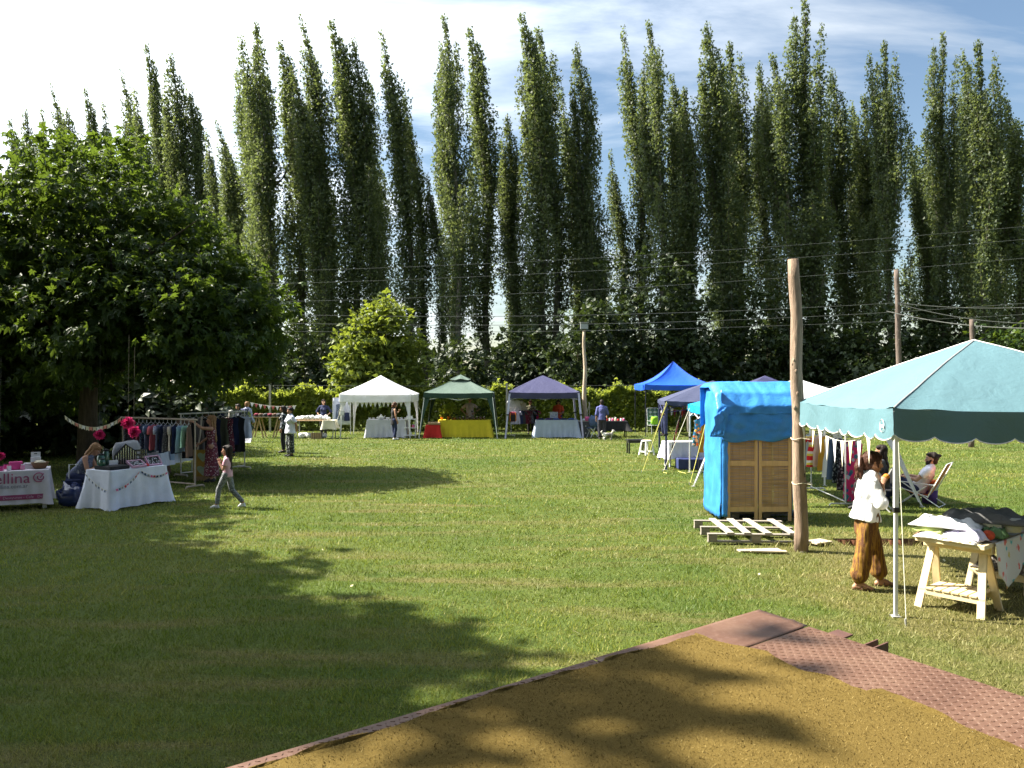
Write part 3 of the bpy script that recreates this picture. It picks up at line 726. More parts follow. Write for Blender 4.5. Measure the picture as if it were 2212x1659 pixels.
# hedge along the far side of the lawn
def hedge(label, a, b, h0, h1, depth, n, seed):
    r = np.random.default_rng(seed); a = Vector(a); b = Vector(b); L = (b - a).length
    o = thing('hedge', label, 'hedge', ((a.x + b.x) / 2, (a.y + b.y) / 2, 0))
    u = (b - a) / L; nx = Vector((-u.y, u.x, 0))
    s = r.random(n) * L; top = h0 + (h1 - h0) * s / L + .16 * np.sin(s * 1.9 + seed) + .12 * np.sin(s * 4.3) + .09 * np.sin(s * 9.1)
    k = r.random(n); y = r.random(n) * depth
    z = np.where(k < .38, top - np.abs(r.normal(size=n)) * .14 + (r.random(n) < .05) * r.random(n) * .35, top * r.random(n) ** .75)
    y = np.where(k < .38, y, np.where(k < .80, np.abs(r.normal(size=n)) * .14, y))
    P = np.stack([a.x + u.x * s + nx.x * y, a.y + u.y * s + nx.y * y, z], 1)
    D = r.normal(size=(n, 3)) * .8 + np.array([-.35, -.4, .25]); ok = z > .06; P = P[ok]; D = D[ok]
    V, Fq, at = scatter(T_ELM[0], T_ELM[1], P, basis_from(D, r.uniform(0, 6.28, len(P))), .155 * r.uniform(.7, 1.4, len(P)))
    c = part(fast_mesh('foliage', V, Fq, HEDGE_LEAF, at), 'foliage', None, o, world=True); c['kind'] = 'stuff'
    st = MB()
    for i in range(int(L / .5)):
        p = a + u * (i * .5 + random.uniform(0, .3)) + nx * (depth * .5)
        st.tube([p, p + Vector((random.uniform(-.1, .1), 0, h0 * .8))], [.02, .008], 4, False)
    so = part(st, 'stems', BARK, o, world=True); so['kind'] = 'stuff'
hedge('bright clipped hedge running behind the row of far tents', (-15.5, 40.6, 0), (14.0, 39.6, 0), 2.0, 2.15, 1.3, 30000, 5)
hedge('shaded end of the hedge under the big left tree', (-24, 39.5, 0), (-15.6, 40.5, 0), 2.1, 2.0, 1.3, 7000, 6)
# ---------------------------------------------------------------- trailer deck in the foreground
DZ = 0.80
def build_deck():
    c0 = G(1640, 1318, DZ)                       # far corner
    eL = G(500, 1655, DZ); eR = G(2212, 1505, DZ)
    uL = (eL - c0).normalized(); uR = (eR - c0).normalized()
    a = c0; b = c0 + uL * 7.5; d = c0 + uR * 4.4; e = c0 + uL * 7.5 + uR * 4.4
    root = thing('flatbed_trailer', 'rust-red steel flatbed trailer deck in the foreground', 'trailer', (a.x, a.y, 0))
    steel = NT('deck_steel'); v = steel.coords()
    f = steel.noise(v, 2.3, 6, 0.62); g = steel.noise(v, 30, 5, 0.7)
    c = steel.ramp(f, [(0.3, (0.080, 0.040, 0.026)), (0.52, (0.115, 0.061, 0.040)), (0.75, (0.155, 0.092, 0.062))])
    c = steel.mixc(steel.ramp(g, [(0.5, (0, 0, 0)), (0.75, (0.45, 0.45, 0.45))]), c, (0.22, 0.145, 0.11))
    steel.color(c); steel.bsdf.inputs['Roughness'].default_value = 0.52
    steel.bsdf.inputs['Metallic'].default_value = 0.0
    steel.bump(g, 0.15, 0.004)
    SM = steel.m
    dark = M('trailer_underframe', (0.035, 0.03, 0.03), 0.7, 0.3)
    T = 0.006; wR = 0.62                       # smooth folded sheet at the far corner, chequer plate elsewhere
    def slab(p, q, r, s, z, t, name):
        mb = MB(); mb.prism([Vector((k.x, k.y, z)) for k in (p, q, r, s)], -t, (0, 0, 1)); return part(mb, name, SM, root, world=True)
    j1 = c0 + uL * 1.62                       # joint on the long edge (photo 1245,1430)
    k1 = c0 + uR * 0.42                       # joint on the short edge
    plate = slab(j1 + uL * .004, b, e, d + uL * 1.62, DZ, T, 'tread_plate')
    plate2 = slab(k1 + uR * .012, k1 + uR * .012 + uL * 1.616, d + uL * 1.616, d, DZ, T, 'tread_plate')
    # folded smooth sheet with a raised lap
    mb = MB(); n = 26
    def lap(u, w):
        p = c0 + uL * (1.616 * u) + uR * ((.42 + .09 * math.sin(u * 3) * .15) * w)
        z = DZ + 0.005 + 0.007 * math.exp(-((w - .72) / .06) ** 2) + .001 * math.sin(u * 7 + w * 3)
        return (p.x, p.y, z)
    mb.sheet(lap, n, 14, 0.004)
    part(mb, 'smooth_plate', SM, root, world=True, smooth=True)
    # edge beams and underframe
    mb = MB()
    for p, q in ((a, b), (a, d), (b, e), (d, e)):
        inn = ((a + e) / 2 - (p + q) / 2).normalized() * .035
        mb.bar(Vector((p.x, p.y, DZ - .09)) + inn, Vector((q.x, q.y, DZ - .09)) + inn, .05, .15)
    part(mb, 'edge_beam', SM, root, world=True)
    mb = MB()
    for k in range(1, 6):
        p = a.lerp(b, k / 6); q = d.lerp(e, k / 6)
        mb.bar(Vector((p.x, p.y, DZ - .13)), Vector((q.x, q.y, DZ - .13)), .07, .12)
    for w in (.25, .75):
        p = a.lerp(d, w); q = b.lerp(e, w); mb.bar(Vector((p.x, p.y, DZ - .26)), Vector((q.x, q.y, DZ - .26)), .08, .14)
    part(mb, 'chassis', dark, root, world=True)
    ax = a.lerp(b, .6)
    for w in (.12, .88):
        p = ax.lerp(ax + (d - a), w); x, y, z = frame(uR)
        wh = MB(); wh.tube([Vector((p.x, p.y, .33)) - uR * .11, Vector((p.x, p.y, .33)) - uR * .09, Vector((p.x, p.y, .33)) + uR * .09, Vector((p.x, p.y, .33)) + uR * .11], [.27, .33, .33, .27], 24)
        wo = part(wh, 'wheel', M('tyre', (.025, .025, .025), .8), root, world=True)
        hb = MB(); hb.tube([Vector((p.x, p.y, .33)) - uR * .13, Vector((p.x, p.y, .33)) + uR * .13], .15, 16)
        part(hb, 'rim', SM, wo, world=True)
    jb = a.lerp(d, .5) ; mb = MB()
    mb.bar(Vector((jb.x, jb.y, DZ - .3)) + uL * .4, Vector((jb.x, jb.y, 0)) + uL * .4, .07, .07); part(mb, 'prop_leg', dark, root, world=True)
    # lugs sticking out beyond the short edge
    for px, py, L, wd in ((1822, 1370, .06, .12), (1890, 1392, .05, .02), (1912, 1398, .05, .02)):
        p = G(px, py, DZ - .07); n = -uL
        mb = MB()
        if wd > .1:
            mb.prism([p - uR * wd / 2 - n * .15, p + uR * wd / 2 - n * .15, p + uR * wd / 2 + n * L * .4, p - uR * wd / 2 + n * L * .4], .012, (0, 0, 1))
        else:
            mb.prism([p - n * .15 - Vector((0, 0, .1)), p + n * L * .5 - Vector((0, 0, .1)), p + n * L * .5 + Vector((0, 0, .03)), p - n * .15 + Vector((0, 0, .03))], wd * .5, uR)
        part(mb, 'side_lug', M('lug_steel', (.10, .05, .04), .6), root, world=True)
    # raised tread bars: alternating pairs; nearest-looking 300 singly, the rest joined
    x, y = uR, -uL
    def bar_mesh(dirv):
        m = MB(); L = .027 / 2; w = .0042; h = .0028; s = Vector((-dirv.y, dirv.x, 0))
        p0 = -dirv * L; p1 = dirv * L
        m.v = [tuple(q) for q in (p0, s * w, p1, -s * w, p0 * .72 + Vector((0, 0, h)), s * w * .45 + Vector((0, 0, h)), p1 * .72 + Vector((0, 0, h)), -s * w * .45 + Vector((0, 0, h)))]
        m.f = [(0, 1, 5, 4), (1, 2, 6, 5), (2, 3, 7, 6), (3, 0, 4, 7), (4, 5, 6, 7)]
        return m
    d1 = (x * .5 + y * .87).normalized(); d2 = (x * -.87 + y * .5).normalized()
    mats = [bar_mesh(d1), bar_mesh(d2)]
    pts = []
    P = .036
    for i in range(0, 110):
        for j in range(0, 110):
            rr = .435 + i * P; ll = .02 + j * P
            w = c0 + uR * rr + uL * ll
            if rr > 4.35: continue
            if ll < 1.66 and rr < .47: continue
            pts.append((w, (i + j) % 2))
    # strip of chequer plate along the long edge beyond the joint
    for i in range(0, 12):
        for j in range(0, 160):
            rr = .03 + i * P; ll = 1.66 + j * P
            w = c0 + uR * rr + uL * ll; pts.append((w, (i + j) % 2))
    CARP = carpet_outline()
    def inside(p):
        c = False; n = len(CARP); jx = n - 1
        for ix in range(n):
            a1 = CARP[ix]; b1 = CARP[jx]
            if (a1[1] > p.y) != (b1[1] > p.y) and p.x < (b1[0] - a1[0]) * (p.y - a1[1]) / (b1[1] - a1[1]) + a1[0]: c = not c
            jx = ix
        return c
    pts = [q for q in pts if not inside(q[0]) and -.75 * q[0].y - .3 < q[0].x < .75 * q[0].y + .3 and q[0].y > 2.4]
    pts.sort(key=lambda q: q[0].y)
    shared = [to_mesh(mats[0], 'tread_bar', SM), to_mesh(mats[1], 'tread_bar', SM)]
    for w, k in pts[:300]:
        o = bpy.data.objects.new('tread_bar', shared[k]); COL.objects.link(o); o.parent = plate
        o.location = Vector((w.x, w.y, DZ)) - chain(root).translation
    rest = MB()
    for w, k in pts[300:]:
        rest.add([Vector(q) + Vector((w.x, w.y, DZ)) for q in mats[k].v], mats[k].f)
    ro = part(rest, 'tread_pattern', SM, root, world=True); ro['kind'] = 'stuff'

def carpet_outline():
    far = [(1505, 1375), (1545, 1390), (1600, 1402), (1650, 1412), (1690, 1436), (1740, 1456), (1800, 1466), (1840, 1490), (1872, 1500), (1902, 1494), (1960, 1520), (2060, 1566), (2140, 1602), (2212, 1630), (2330, 1680)]
    left = [(1500, 1380), (1440, 1398), (1380, 1412), (1330, 1424), (1290, 1441), (1245, 1452), (1180, 1472), (1110, 1490), (1030, 1516), (940, 1546), (850, 1578), (760, 1600), (650, 1632), (560, 1662), (440, 1702)]
    F1 = [G(x, y, DZ + .012) for x, y in far]; L1 = [G(x, y, DZ + .012) for x, y in left]
    return [(p.x, p.y) for p in L1[::-1]] + [(p.x, p.y) for p in F1] + [(3.6, .9), (3.0, -.6), (-2.6, -.6), (-2.9, 1.2)]
def build_carpet():
    poly = carpet_outline()
    rough = []
    n = len(poly)
    for i in range(n):
        a = Vector((*poly[i], 0)); b = Vector((*poly[(i + 1) % n], 0)); L = (b - a).length; k = max(1, int(L / .035))
        nn = Vector((-(b - a).y, (b - a).x, 0)).normalized()
        for j in range(k):
            p = a.lerp(b, j / k); w = mnoise.noise(Vector((p.x * 9, p.y * 9, 1))) * .022 + mnoise.noise(Vector((p.x * 40, p.y * 40, 4))) * .010
            rough.append(p + nn * w)
    bm = bmesh.new()
    vs = [bm.verts.new(p) for p in rough]
    bm.faces.new(vs)
    bmesh.ops.triangulate(bm, faces=bm.faces[:])
    for _ in range(3):
        es = [e for e in bm.edges if e.calc_length() > .14 and not e.is_boundary]
        bmesh.ops.subdivide_edges(bm, edges=es, cuts=1, use_grid_fill=False)
        bmesh.ops.triangulate(bm, faces=bm.faces[:])
    bm.verts.ensure_lookup_table()
    bset = {v for v in bm.verts if v.is_boundary}
    for v in bm.verts:
        z = DZ + .022 + .005 * mnoise.noise(Vector((v.co.x * 2.2, v.co.y * 2.2, 0))) + .004 * mnoise.noise(Vector((v.co.x * 8, v.co.y * 8, 3)))
        if v in bset: z += .010 + .018 * max(0, mnoise.noise(Vector((v.co.x * 3, v.co.y * 3, 8))))
        v.co.z = max(z, DZ + .016)
    # folded thickness at the edge
    be = [e for e in bm.edges if e.is_boundary]
    r = bmesh.ops.extrude_edge_only(bm, edges=be)
    for v in [g for g in r['geom'] if isinstance(g, bmesh.types.BMVert)]: v.co.z = DZ + .001
    me = bpy.data.meshes.new('carpet'); bm.to_mesh(me); bm.free()
    t = NT('carpet_pile'); v = t.coords()
    f = t.noise(v, 130, 5, 0.8); g = t.noise(v, 1.4, 4); h = t.noise(v, 420, 2)
    c = t.ramp(f, [(0.30, (0.098, 0.066, 0.018)), (0.5, (0.158, 0.110, 0.031)), (0.70, (0.22, 0.165, 0.058))])
    c = t.mixc(t.ramp(g, [(0.35, (0, 0, 0)), (0.7, (0.5, 0.5, 0.5))]), c, (0.175, 0.120, 0.036))
    t.color(c); t.bsdf.inputs['Roughness'].default_value = 1.0; t.bsdf.inputs['Specular IOR Level'].default_value = 0.05
    t.bump(t.math('ADD', f, t.math('MULTIPLY', h, .6)), 0.9, 0.012)
    me.materials.append(t.m)
    o = solo(me, 'carpet', None, 'golden brown carpet with frayed edges laid over the trailer deck', 'carpet')
    # pile: short fibres standing up so the surface catches light
    m = me; co = np.empty(len(m.vertices) * 3, 'f'); m.vertices.foreach_get('co', co); co = co.reshape(-1, 3)
    m.calc_loop_triangles(); tri = np.empty(len(m.loop_triangles) * 3, 'i'); m.loop_triangles.foreach_get('vertices', tri); tri = tri.reshape(-1, 3)
    A, B, C = co[tri[:, 0]], co[tri[:, 1]], co[tri[:, 2]]
    area = np.linalg.norm(np.cross(B - A, C - A), axis=1)
    N = 90000; ti = rng.choice(len(tri), N, p=area / area.sum()); u = rng.random((N, 2)); sw = u.sum(1) > 1; u[sw] = 1 - u[sw]
    P = A[ti] + (B[ti] - A[ti]) * u[:, :1] + (C[ti] - A[ti]) * u[:, 1:]
    wy = P[:, 1] + o.location.y; wx = P[:, 0] + o.location.x
    ok = (wy > 2.9) & (np.abs(wx) < wy * .75 + .2); P = P[ok]; n = len(P)
    an = rng.uniform(0, 6.28, n); sd = np.stack([np.cos(an), np.sin(an), 0 * an], 1) * .0022
    tp = np.stack([rng.normal(size=n) * .006, rng.normal(size=n) * .006, rng.uniform(.005, .011, n)], 1)
    V = np.stack([P - sd, P + sd, P + tp], 1).reshape(-1, 3)
    t2 = NT('carpet_fibre'); at = t2.new('ShaderNodeAttribute'); at.attribute_name = 'rnd'
    t2.color(t2.ramp(at.outputs['Fac'], [(0, (0.115, 0.078, 0.020)), (0.5, (0.17, 0.120, 0.034)), (1, (0.24, 0.180, 0.062))])); t2.bsdf.inputs['Roughness'].default_value = .95
    pl = part(fast_mesh('pile', V, np.arange(3 * n).reshape(-1, 3), t2.m, np.repeat(rng.random(n), 3)), 'pile', None, o); pl['kind'] = 'stuff'
    # frayed threads along the edge
    fr = MB(); e = [Vector((p.x, p.y, DZ + .016)) for p in rough]
    for i, p in enumerate(e):
        if p.y < 2.6 or random.random() < .55: continue
        q = e[(i + 1) % len(e)]; t_ = (q - p); nn = Vector((t_.y, -t_.x, 0)).normalized(); L = random.uniform(.01, .035) * (3 if random.random() < .06 else 1)
        m1 = p - nn * L * .5 + Vector((random.uniform(-.01, .01), random.uniform(-.01, .01), .006)); m2 = m1 - nn * L * .6 + t_ * random.uniform(-.6, .6)
        m2.z = DZ + .008
        fr.tube([p, m1, m2], .0016, 3, False)
    fo = part(fr, 'fringe', M('carpet_thread', (0.16, 0.085, 0.02), .95, .4, 30), o, world=True); fo['kind'] = 'stuff'
build_deck(); build_carpet()

# ---------------------------------------------------------------- gazebo tents
WHITE_METAL = M('white_paint_metal', (0.72, 0.72, 0.70), 0.4, 0.06, 3)
GREY_METAL = M('grey_metal', (0.42, 0.42, 0.42), 0.4, 0.1, 5, metal=0.3)
BLACK_METAL = M('black_metal', (0.02, 0.02, 0.022), 0.5)
def tent(label, c, size, eave, apex, mat, val=0.25, base=None, rz=0.0, leg='straight', legmat=None, sag=0.10, scallop=0, legw=0.035, vmat=None, name='gazebo_tent', cap=False, seamw=0.0, shelf=None, trim=None):
    """pop-up tent: four roof panels, four valances, four legs, truss bars. c centre on the ground; size (w, d); base spread of the feet"""
    w, d = size[0] / 2, size[1] / 2
    o = thing(name, label, 'tent', (c[0], c[1], 0), rz)
    cor = [Vector((-w, -d, eave)), Vector((w, -d, eave)), Vector((w, d, eave)), Vector((-w, d, eave))]
    bw = (base[0] / 2, base[1] / 2) if base else (w - .03, d - .03)
    bc = [Vector((-bw[0], -bw[1], 0)), Vector((bw[0], -bw[1], 0)), Vector((bw[0], bw[1], 0)), Vector((-bw[0], bw[1], 0))]
    ap = Vector((0, 0, apex)); sd = hash(label) % 97
    def panel(i):
        a = cor[i]; b = cor[(i + 1) % 4]
        def fn(u, v):
            # v 0 eave .. 1 apex
            e = a.lerp(b, u)
            p = e.lerp(ap, v)
            cv = sag * (4 * v * (1 - v)) * (apex - eave)
            edge = (2 * abs(u - .5)) ** 3
            p.z -= cv * (1 - .35 * edge)
            p.z -= (1 - edge) * .035 * (1 - v) ** 2          # eave droops between the corners
            # creases running into the corners and along the eave
            k = (1 - v) ** 3
            p.z += .012 * k * math.sin(u * 37 + sd) * (edge + .25) + .010 * mnoise.noise(Vector((p.x * 2.3, p.y * 2.3, sd)))
            return p
        return fn
    rm = MB()
    roof = None
    for i in range(4):
        m = MB(); m.sheet(panel(i), 30, 16, 0.0)
        po = part(m, 'roof_panel', mat, o, smooth=True)
        if seamw > 0:
            sm = MB(); f = panel(i); sm.tube([Vector(f(0, v / 16)) + Vector((0, 0, .006)) for v in range(17)], seamw, 4); part(sm, 'seam', trim or vmat or mat, po)
    if cap:
        m = MB()
        for i in range(4):
            a = cor[i].lerp(ap, .70) + Vector((0, 0, .055)); b = cor[(i + 1) % 4].lerp(ap, .70) + Vector((0, 0, .055)); t = ap + Vector((0, 0, .06))
            m.sheet(lambda u, v, a=a, b=b, t=t: a.lerp(b, u).lerp(t, v) - Vector((0, 0, .03 * (1 - v) * math.sin(u * 9))), 8, 4, 0)
        part(m, 'vent_cap', mat, o, smooth=True)
    for i in range(4):
        a = cor[i]; b = cor[(i + 1) % 4]; t = (b - a).normalized(); n = Vector((t.y, -t.x, 0)); L = (b - a).length
        def vf(u, v, a=a, b=b, n=n, L=L):
            p = a.lerp(b, u); edge = (2 * abs(u - .5)) ** 3
            low = val
            if scallop:
                low = val - .055 + .055 * abs(math.sin(math.pi * u * scallop)) ** .6
            p.z += -.035 * (1 - edge) - low * v
            p += n * (.012 + .018 * v * math.sin(u * 23 + sd + i) + .012 * v * mnoise.noise(Vector((u * 9, v * 3, sd + i))))
            return p
        m = MB(); m.sheet(vf, max(24, scallop * 10), 5, 0.0)
        vo = part(m, 'valance', vmat or mat, o, smooth=True)
        if scallop and trim:
            tm = MB(); k = scallop * 10; tm.tube([Vector(vf(u / k, 1.0)) + n * .004 for u in range(k + 1)], .007, 4, False); part(tm, 'trim', trim, vo)
    lm = legmat or WHITE_METAL
    for i in range(4):
        m = MB(); top = cor[i].copy(); top.z = eave - .03; bt = bc[i]
        cen = Vector((0, 0, 0)); inn = (Vector((0, 0, 0)) - Vector((cor[i].x, cor[i].y, 0))).normalized()
        top += inn * .05
        if leg == 'sheath':           # fabric sleeve: wide at the eave, tapering to the foot
            tdir = Vector((1 if i in (0, 3) else -1, 0, 0)); ddir = Vector((0, 1 if i in (0, 1) else -1, 0))
            for ax in (tdir, ddir):
                q = [top, top + ax * .30, bt.lerp(top, .55) + ax * .10, bt.lerp(top, .05) + ax * .035, bt.lerp(top, .05)]
                nn = Vector((0, 1, 0)) if ax.x else Vector((1, 0, 0))
                m.prism([p - nn * .004 for p in q], .008, nn)
            lo = part(m, 'leg_sleeve', vmat or mat, o)
            m2 = MB(); m2.bar(bt, top, .03); part(m2, 'leg', legmat or WHITE_METAL, o)
        else:
            mid = bt.lerp(top, .52)
            m.bar(bt + Vector((0, 0, .01)), mid, legw * .78, legw * .78, (1, 0, 0)); lo = part(m, 'leg', lm, o)
            m = MB(); m.bar(mid, top, legw, legw, (1, 0, 0)); part(m, 'upper_leg', lm, lo)
            m = MB(); m.box(mid, (legw * 1.35, legw * 1.35, .05)); part(m, 'clamp', BLACK_METAL, lo)
        m = MB(); m.box(bt + Vector((0, 0, .006)), (.09, .09, .012)); part(m, 'foot_plate', GREY_METAL, o)
    # scissor trusses under the eaves and struts to the peak
    tr = MB()
    for i in range(4):
        a = cor[i] * .985; b = cor[(i + 1) % 4] * .985; z1 = eave - .10; z2 = eave - .33
        A = lambda q, z: Vector((q.x, q.y, z))
        mm = (a + b) / 2
        tr.bar(A(a, z1), A(mm, z2), .014, .022); tr.bar(A(mm, z2), A(b, z1), .014, .022)
        tr.bar(A(a, z2), A(mm, z1), .014, .022); tr.bar(A(mm, z1), A(b, z2), .014, .022)
        tr.bar(A(a, z2 + .05), Vector((0, 0, apex - .30)), .016)
    part(tr, 'truss', lm if leg != 'sheath' else WHITE_METAL, o)
    mst = MB(); mst.tube([Vector((0, 0, apex - .45)), Vector((0, 0, apex - .02))], .02, 8); part(mst, 'peak_post', WHITE_METAL, o)
    return o

def M_canopy(name, col, trans=0.12, rough=0.6, wr=0.35, spec=0.3):
    t = NT(name); v = t.coords()
    f = t.noise(v, 1.1, 4); c = t.ramp(f, [(0.3, dk(col, .92)), (0.7, dk(col, 1.06))])
    c = t.mixc(t.ramp(t.noise(v, 4.5, 5, .7), [(0.58, (0, 0, 0)), (0.85, (.35, .35, .35))]), c, dk(col, .78))
    t.color(c); t.bsdf.inputs['Roughness'].default_value = rough; t.bsdf.inputs['Specular IOR Level'].default_value = spec
    h = t.math('ADD', t.noise(v, 3.0, 5, .55, 1.2), t.math('MULTIPLY', t.noise(v, 11, 4, .6, .8), .35))
    t.bump(h, wr, .05)
    t.translucent(trans, c)
    return t.m
C_WHITE = M_canopy('white_canopy', (0.80, 0.80, 0.83), .22)
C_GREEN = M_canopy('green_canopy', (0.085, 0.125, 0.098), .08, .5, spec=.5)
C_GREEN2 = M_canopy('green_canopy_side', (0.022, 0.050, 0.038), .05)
C_NAVY = M_canopy('navy_canopy', (0.040, 0.040, 0.098), .06, .55, spec=.4)
C_ROYAL = M_canopy('royal_canopy', (0.020, 0.105, 0.62), .12, .45)
C_SLATE = M_canopy('slate_blue_canopy', (0.050, 0.058, 0.110), .06)
C_CYAN = M_canopy('cyan_canopy', (0.015, 0.30, 0.62), .22, .45)
C_TEAL = M_canopy('teal_canopy', (0.100, 0.190, 0.220), .03, .55, .30)
WTRIM = M('white_trim', (0.75, 0.75, 0.73), .7)
DTRIM = M('dark_seam', (0.02, 0.06, 0.10), .8)

tent('white peaked tent hung with a white pennant garland inside its front edge', (-6.05, 36.4), (3.15, 3.0), 1.96, 2.80, C_WHITE, .34, leg='sheath', sag=.06, rz=0)
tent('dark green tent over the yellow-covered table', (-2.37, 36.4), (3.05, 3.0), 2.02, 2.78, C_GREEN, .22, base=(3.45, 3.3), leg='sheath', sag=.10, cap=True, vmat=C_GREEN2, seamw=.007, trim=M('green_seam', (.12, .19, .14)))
tent('navy tent over the light-blue covered table', (1.42, 36.4), (3.12, 3.0), 2.04, 2.80, C_NAVY, .26, base=(3.42, 3.3), leg='straight', legmat=M('navy_white_leg', (.38, .38, .52), .5), sag=-.05, legw=.09)
tent('royal blue tent with a tall pointed peak and thin dark legs', (7.65, 37.5), (3.2, 3.1), 2.38, 3.48, C_ROYAL, .24, legmat=M('dark_leg', (.03, .03, .045), .5), sag=.30, seamw=.008, trim=M('royal_seam', (.01, .03, .2)))
tent('faded slate-blue tent with a navy front corner post beside the cyan tent', (5.95, 23.4), (3.0, 3.0), 1.93, 2.50, C_SLATE, .11, rz=math.radians(-7), legmat=M('navy_leg', (.055, .06, .15), .5), legw=.075, sag=-.03)
tent('small cyan tent with white legs beside the tarpaulin booth', (6.1, 20.05), (2.75, 2.75), 1.86, 2.40, C_CYAN, .18, rz=math.radians(-3), legw=.04)
tent('purple-navy tent whose peak shows just above the tarpaulin booth', (11.9, 37.2), (3.2, 3.0), 2.02, 2.80, C_NAVY, .26, legw=.05, sag=.02)
tent('white tent with splayed legs hidden behind the teal tent', (6.12, 16.95), (2.45, 2.5), 1.97, 2.52, C_WHITE, .16, base=(3.75, 3.1), leg='sheath', sag=.0)
tl = tent('large pale teal tent with a scalloped white-edged valance in the right foreground', (5.62, 9.62), (3.2, 3.2), 2.15, 2.93, C_TEAL, .33, rz=math.radians(-3.5), scallop=8, trim=WTRIM, seamw=.008, legw=.042, sag=-.04)
# white printed ring with a bar on the near end of its left valance
def logo():
    mb = MB(); w = 1.6; a = Vector((-w - .035, -w + .22, 2.15 - .19)); n = 22
    ring = [a + Vector((0, .052 * math.cos(2 * math.pi * k / n), .066 * math.sin(2 * math.pi * k / n))) for k in range(n + 1)]
    mb.tube(ring, .004, 4, False)
    part(mb, 'printed_ring', WTRIM, tl)
    m = MB(); m.box(a + Vector((.002, 0, -.002)), (.004, .076, .026)); part(m, 'printed_bar', WTRIM, tl)
logo()

# ---------------------------------------------------------------- poles, lamp, wires
POLE = M_bark('pole_wood', (0.30, 0.215, 0.155)); M_GREYPOLE = M_bark('grey_pole_wood', (0.15, 0.115, 0.095))
def pole(label, base, top, r0, r1, name='timber_pole'):
    base = Vector(base); top = Vector(top)
    o = thing(name, label, 'pole', (base.x, base.y, 0)); mb = MB(); n = 16
    pts = [base.lerp(top, i / n) + Vector((.012 * math.sin(i * 1.1), .01 * math.cos(i * .8), 0)) for i in range(n + 1)]; pts[0].z = -.05
    mb.tube(pts, [r0 + (r1 - r0) * i / n + .004 * math.sin(i * 2.3) for i in range(n + 1)], 14)
    # knots
    for k in range(7):
        z = random.uniform(.1, .95); p = base.lerp(top, z); a = random.uniform(3.4, 6.0)
        mb.ball(p + Vector((math.cos(a), math.sin(a), 0)) * (r0 + (r1 - r0) * z) * .93, .022, 6, 5, (1, 1, 1.5))
    part(mb, 'shaft', POLE if name == 'timber_pole' else M_GREYPOLE, o, world=True, smooth=True); return o
pb = G(1731, 1191); p1 = pole('tall thick timber pole beside the tarpaulin booth', pb, W(1715.5, 560, 11.35), .098, .078)
# rope lashings holding the tent leg to the pole
for z in (1.62, .98):
    c = pb.lerp(W(1715.5, 560, 11.35), z / 4.2); mb = MB()
    mb.tube([c + Vector((.105 * math.cos(t) + (.05 if math.cos(t) > .5 else 0), .105 * math.sin(t) - (.05 if math.cos(t) > .5 else 0), .012 * math.sin(3 * t))) for t in np.linspace(0, 6.28, 20)], .006, 5)
    part(mb, 'rope_lashing', M('rope', (.62, .56, .42), .9), p1, world=True)
p2 = pole('slender grey pole carrying wires in front of the dark poplars', (W(1945, 830, 38).x, 38, 0), W(1937, 582, 38), .14, .11, 'utility_pole')
p3 = pole('short pole top showing just behind the peak of the teal tent', (W(2098, 830, 30).x, 30, 0), W(2100, 690, 30), .10, .08, 'utility_pole')
p4b = W(1264, 940, 37.0)
lp = thing('lamp_post', 'thin wooden post with a boxy floodlight in front of the hedge', 'lamp post', (p4b.x, 37.0, 0))
mb = MB(); a = Vector((p4b.x, 37, -.03)); tp = W(1262, 712, 37)
mb.tube([a.lerp(tp, i / 14) + Vector((.03 * math.sin(i * .9), 0, 0)) for i in range(15)], [.12 - .055 * i / 14 for i in range(15)], 10); part(mb, 'post', M_bark('post_wood', (.45, .36, .26)), lp, world=True, smooth=True)
mb = MB(); mb.box(tp + Vector((0, -.03, .16)), (.36, .22, .30), bev=.02); lb = part(mb, 'lamp_housing', M('lamp_grey', (.20, .21, .21), .5), lp, world=True)
mb = MB(); mb.box(tp + Vector((0, -.145, .15)), (.30, .012, .23)); part(mb, 'lamp_glass', M('lamp_glass', (.34, .37, .38), .15, spec=.5), lb, world=True)
mb = MB(); mb.box(tp + Vector((0, -.05, .325)), (.40, .30, .03)); part(mb, 'lamp_hood', M('lamp_hood', (.33, .33, .32), .5), lb, world=True)
mb = MB(); pts = [Vector((p4b.x + .13, 36.87, z)) + Vector((.05 * math.sin(z * 5), 0, 0)) for z in np.linspace(.3, 1.55, 14)]; mb.tube(pts, .012, 5); mb.tube([p + Vector((.10 * math.sin(i * .24), 0, 0)) for i, p in enumerate(pts)], .012, 5)
part(mb, 'coiled_cable', M('cable_pale', (.5, .47, .4), .8), lp, world=True)
WIRE = M('wire_grey', (0.10, 0.105, 0.095), .6)
def wire(label, a, b, sagm, r=.010, n=24, pts=None):
    a = Vector(a); b = Vector(b); mb = MB()
    P = [a.lerp(b, i / n) - Vector((0, 0, sagm * 4 * (i / n) * (1 - i / n))) for i in range(n + 1)]
    mb.tube(P, r, 5); solo(mb, 'overhead_wire', WIRE, label, 'wire', 'overhead wires crossing in front of the poplars')
dl, dr = 41.5, 35
wire('topmost of the three long overhead wires', W(380, 590, dl), W(2500, 462, dr), .5)
wire('middle of the three long overhead wires', W(380, 617, dl), W(2500, 490, dr), .5)
wire('lowest of the three long overhead wires', W(380, 655, dl), W(2500, 530, dr), .55)
wire('thin low wire running to the slender pole from the left', W(380, 672, 41), W(1940, 654, 38), .45, .012)
wire('second thin low wire just under the one that meets the slender pole', W(380, 690, 41), W(2400, 640, 38), .75, .012)
wire('lowest thin wire over the far tents', W(420, 712, 41), W(2400, 668, 38), .5, .010)
wire('thick sagging cable from the slender pole to the right edge', W(1939, 656, 37.8), W(2600, 650, 33), .95, .02)
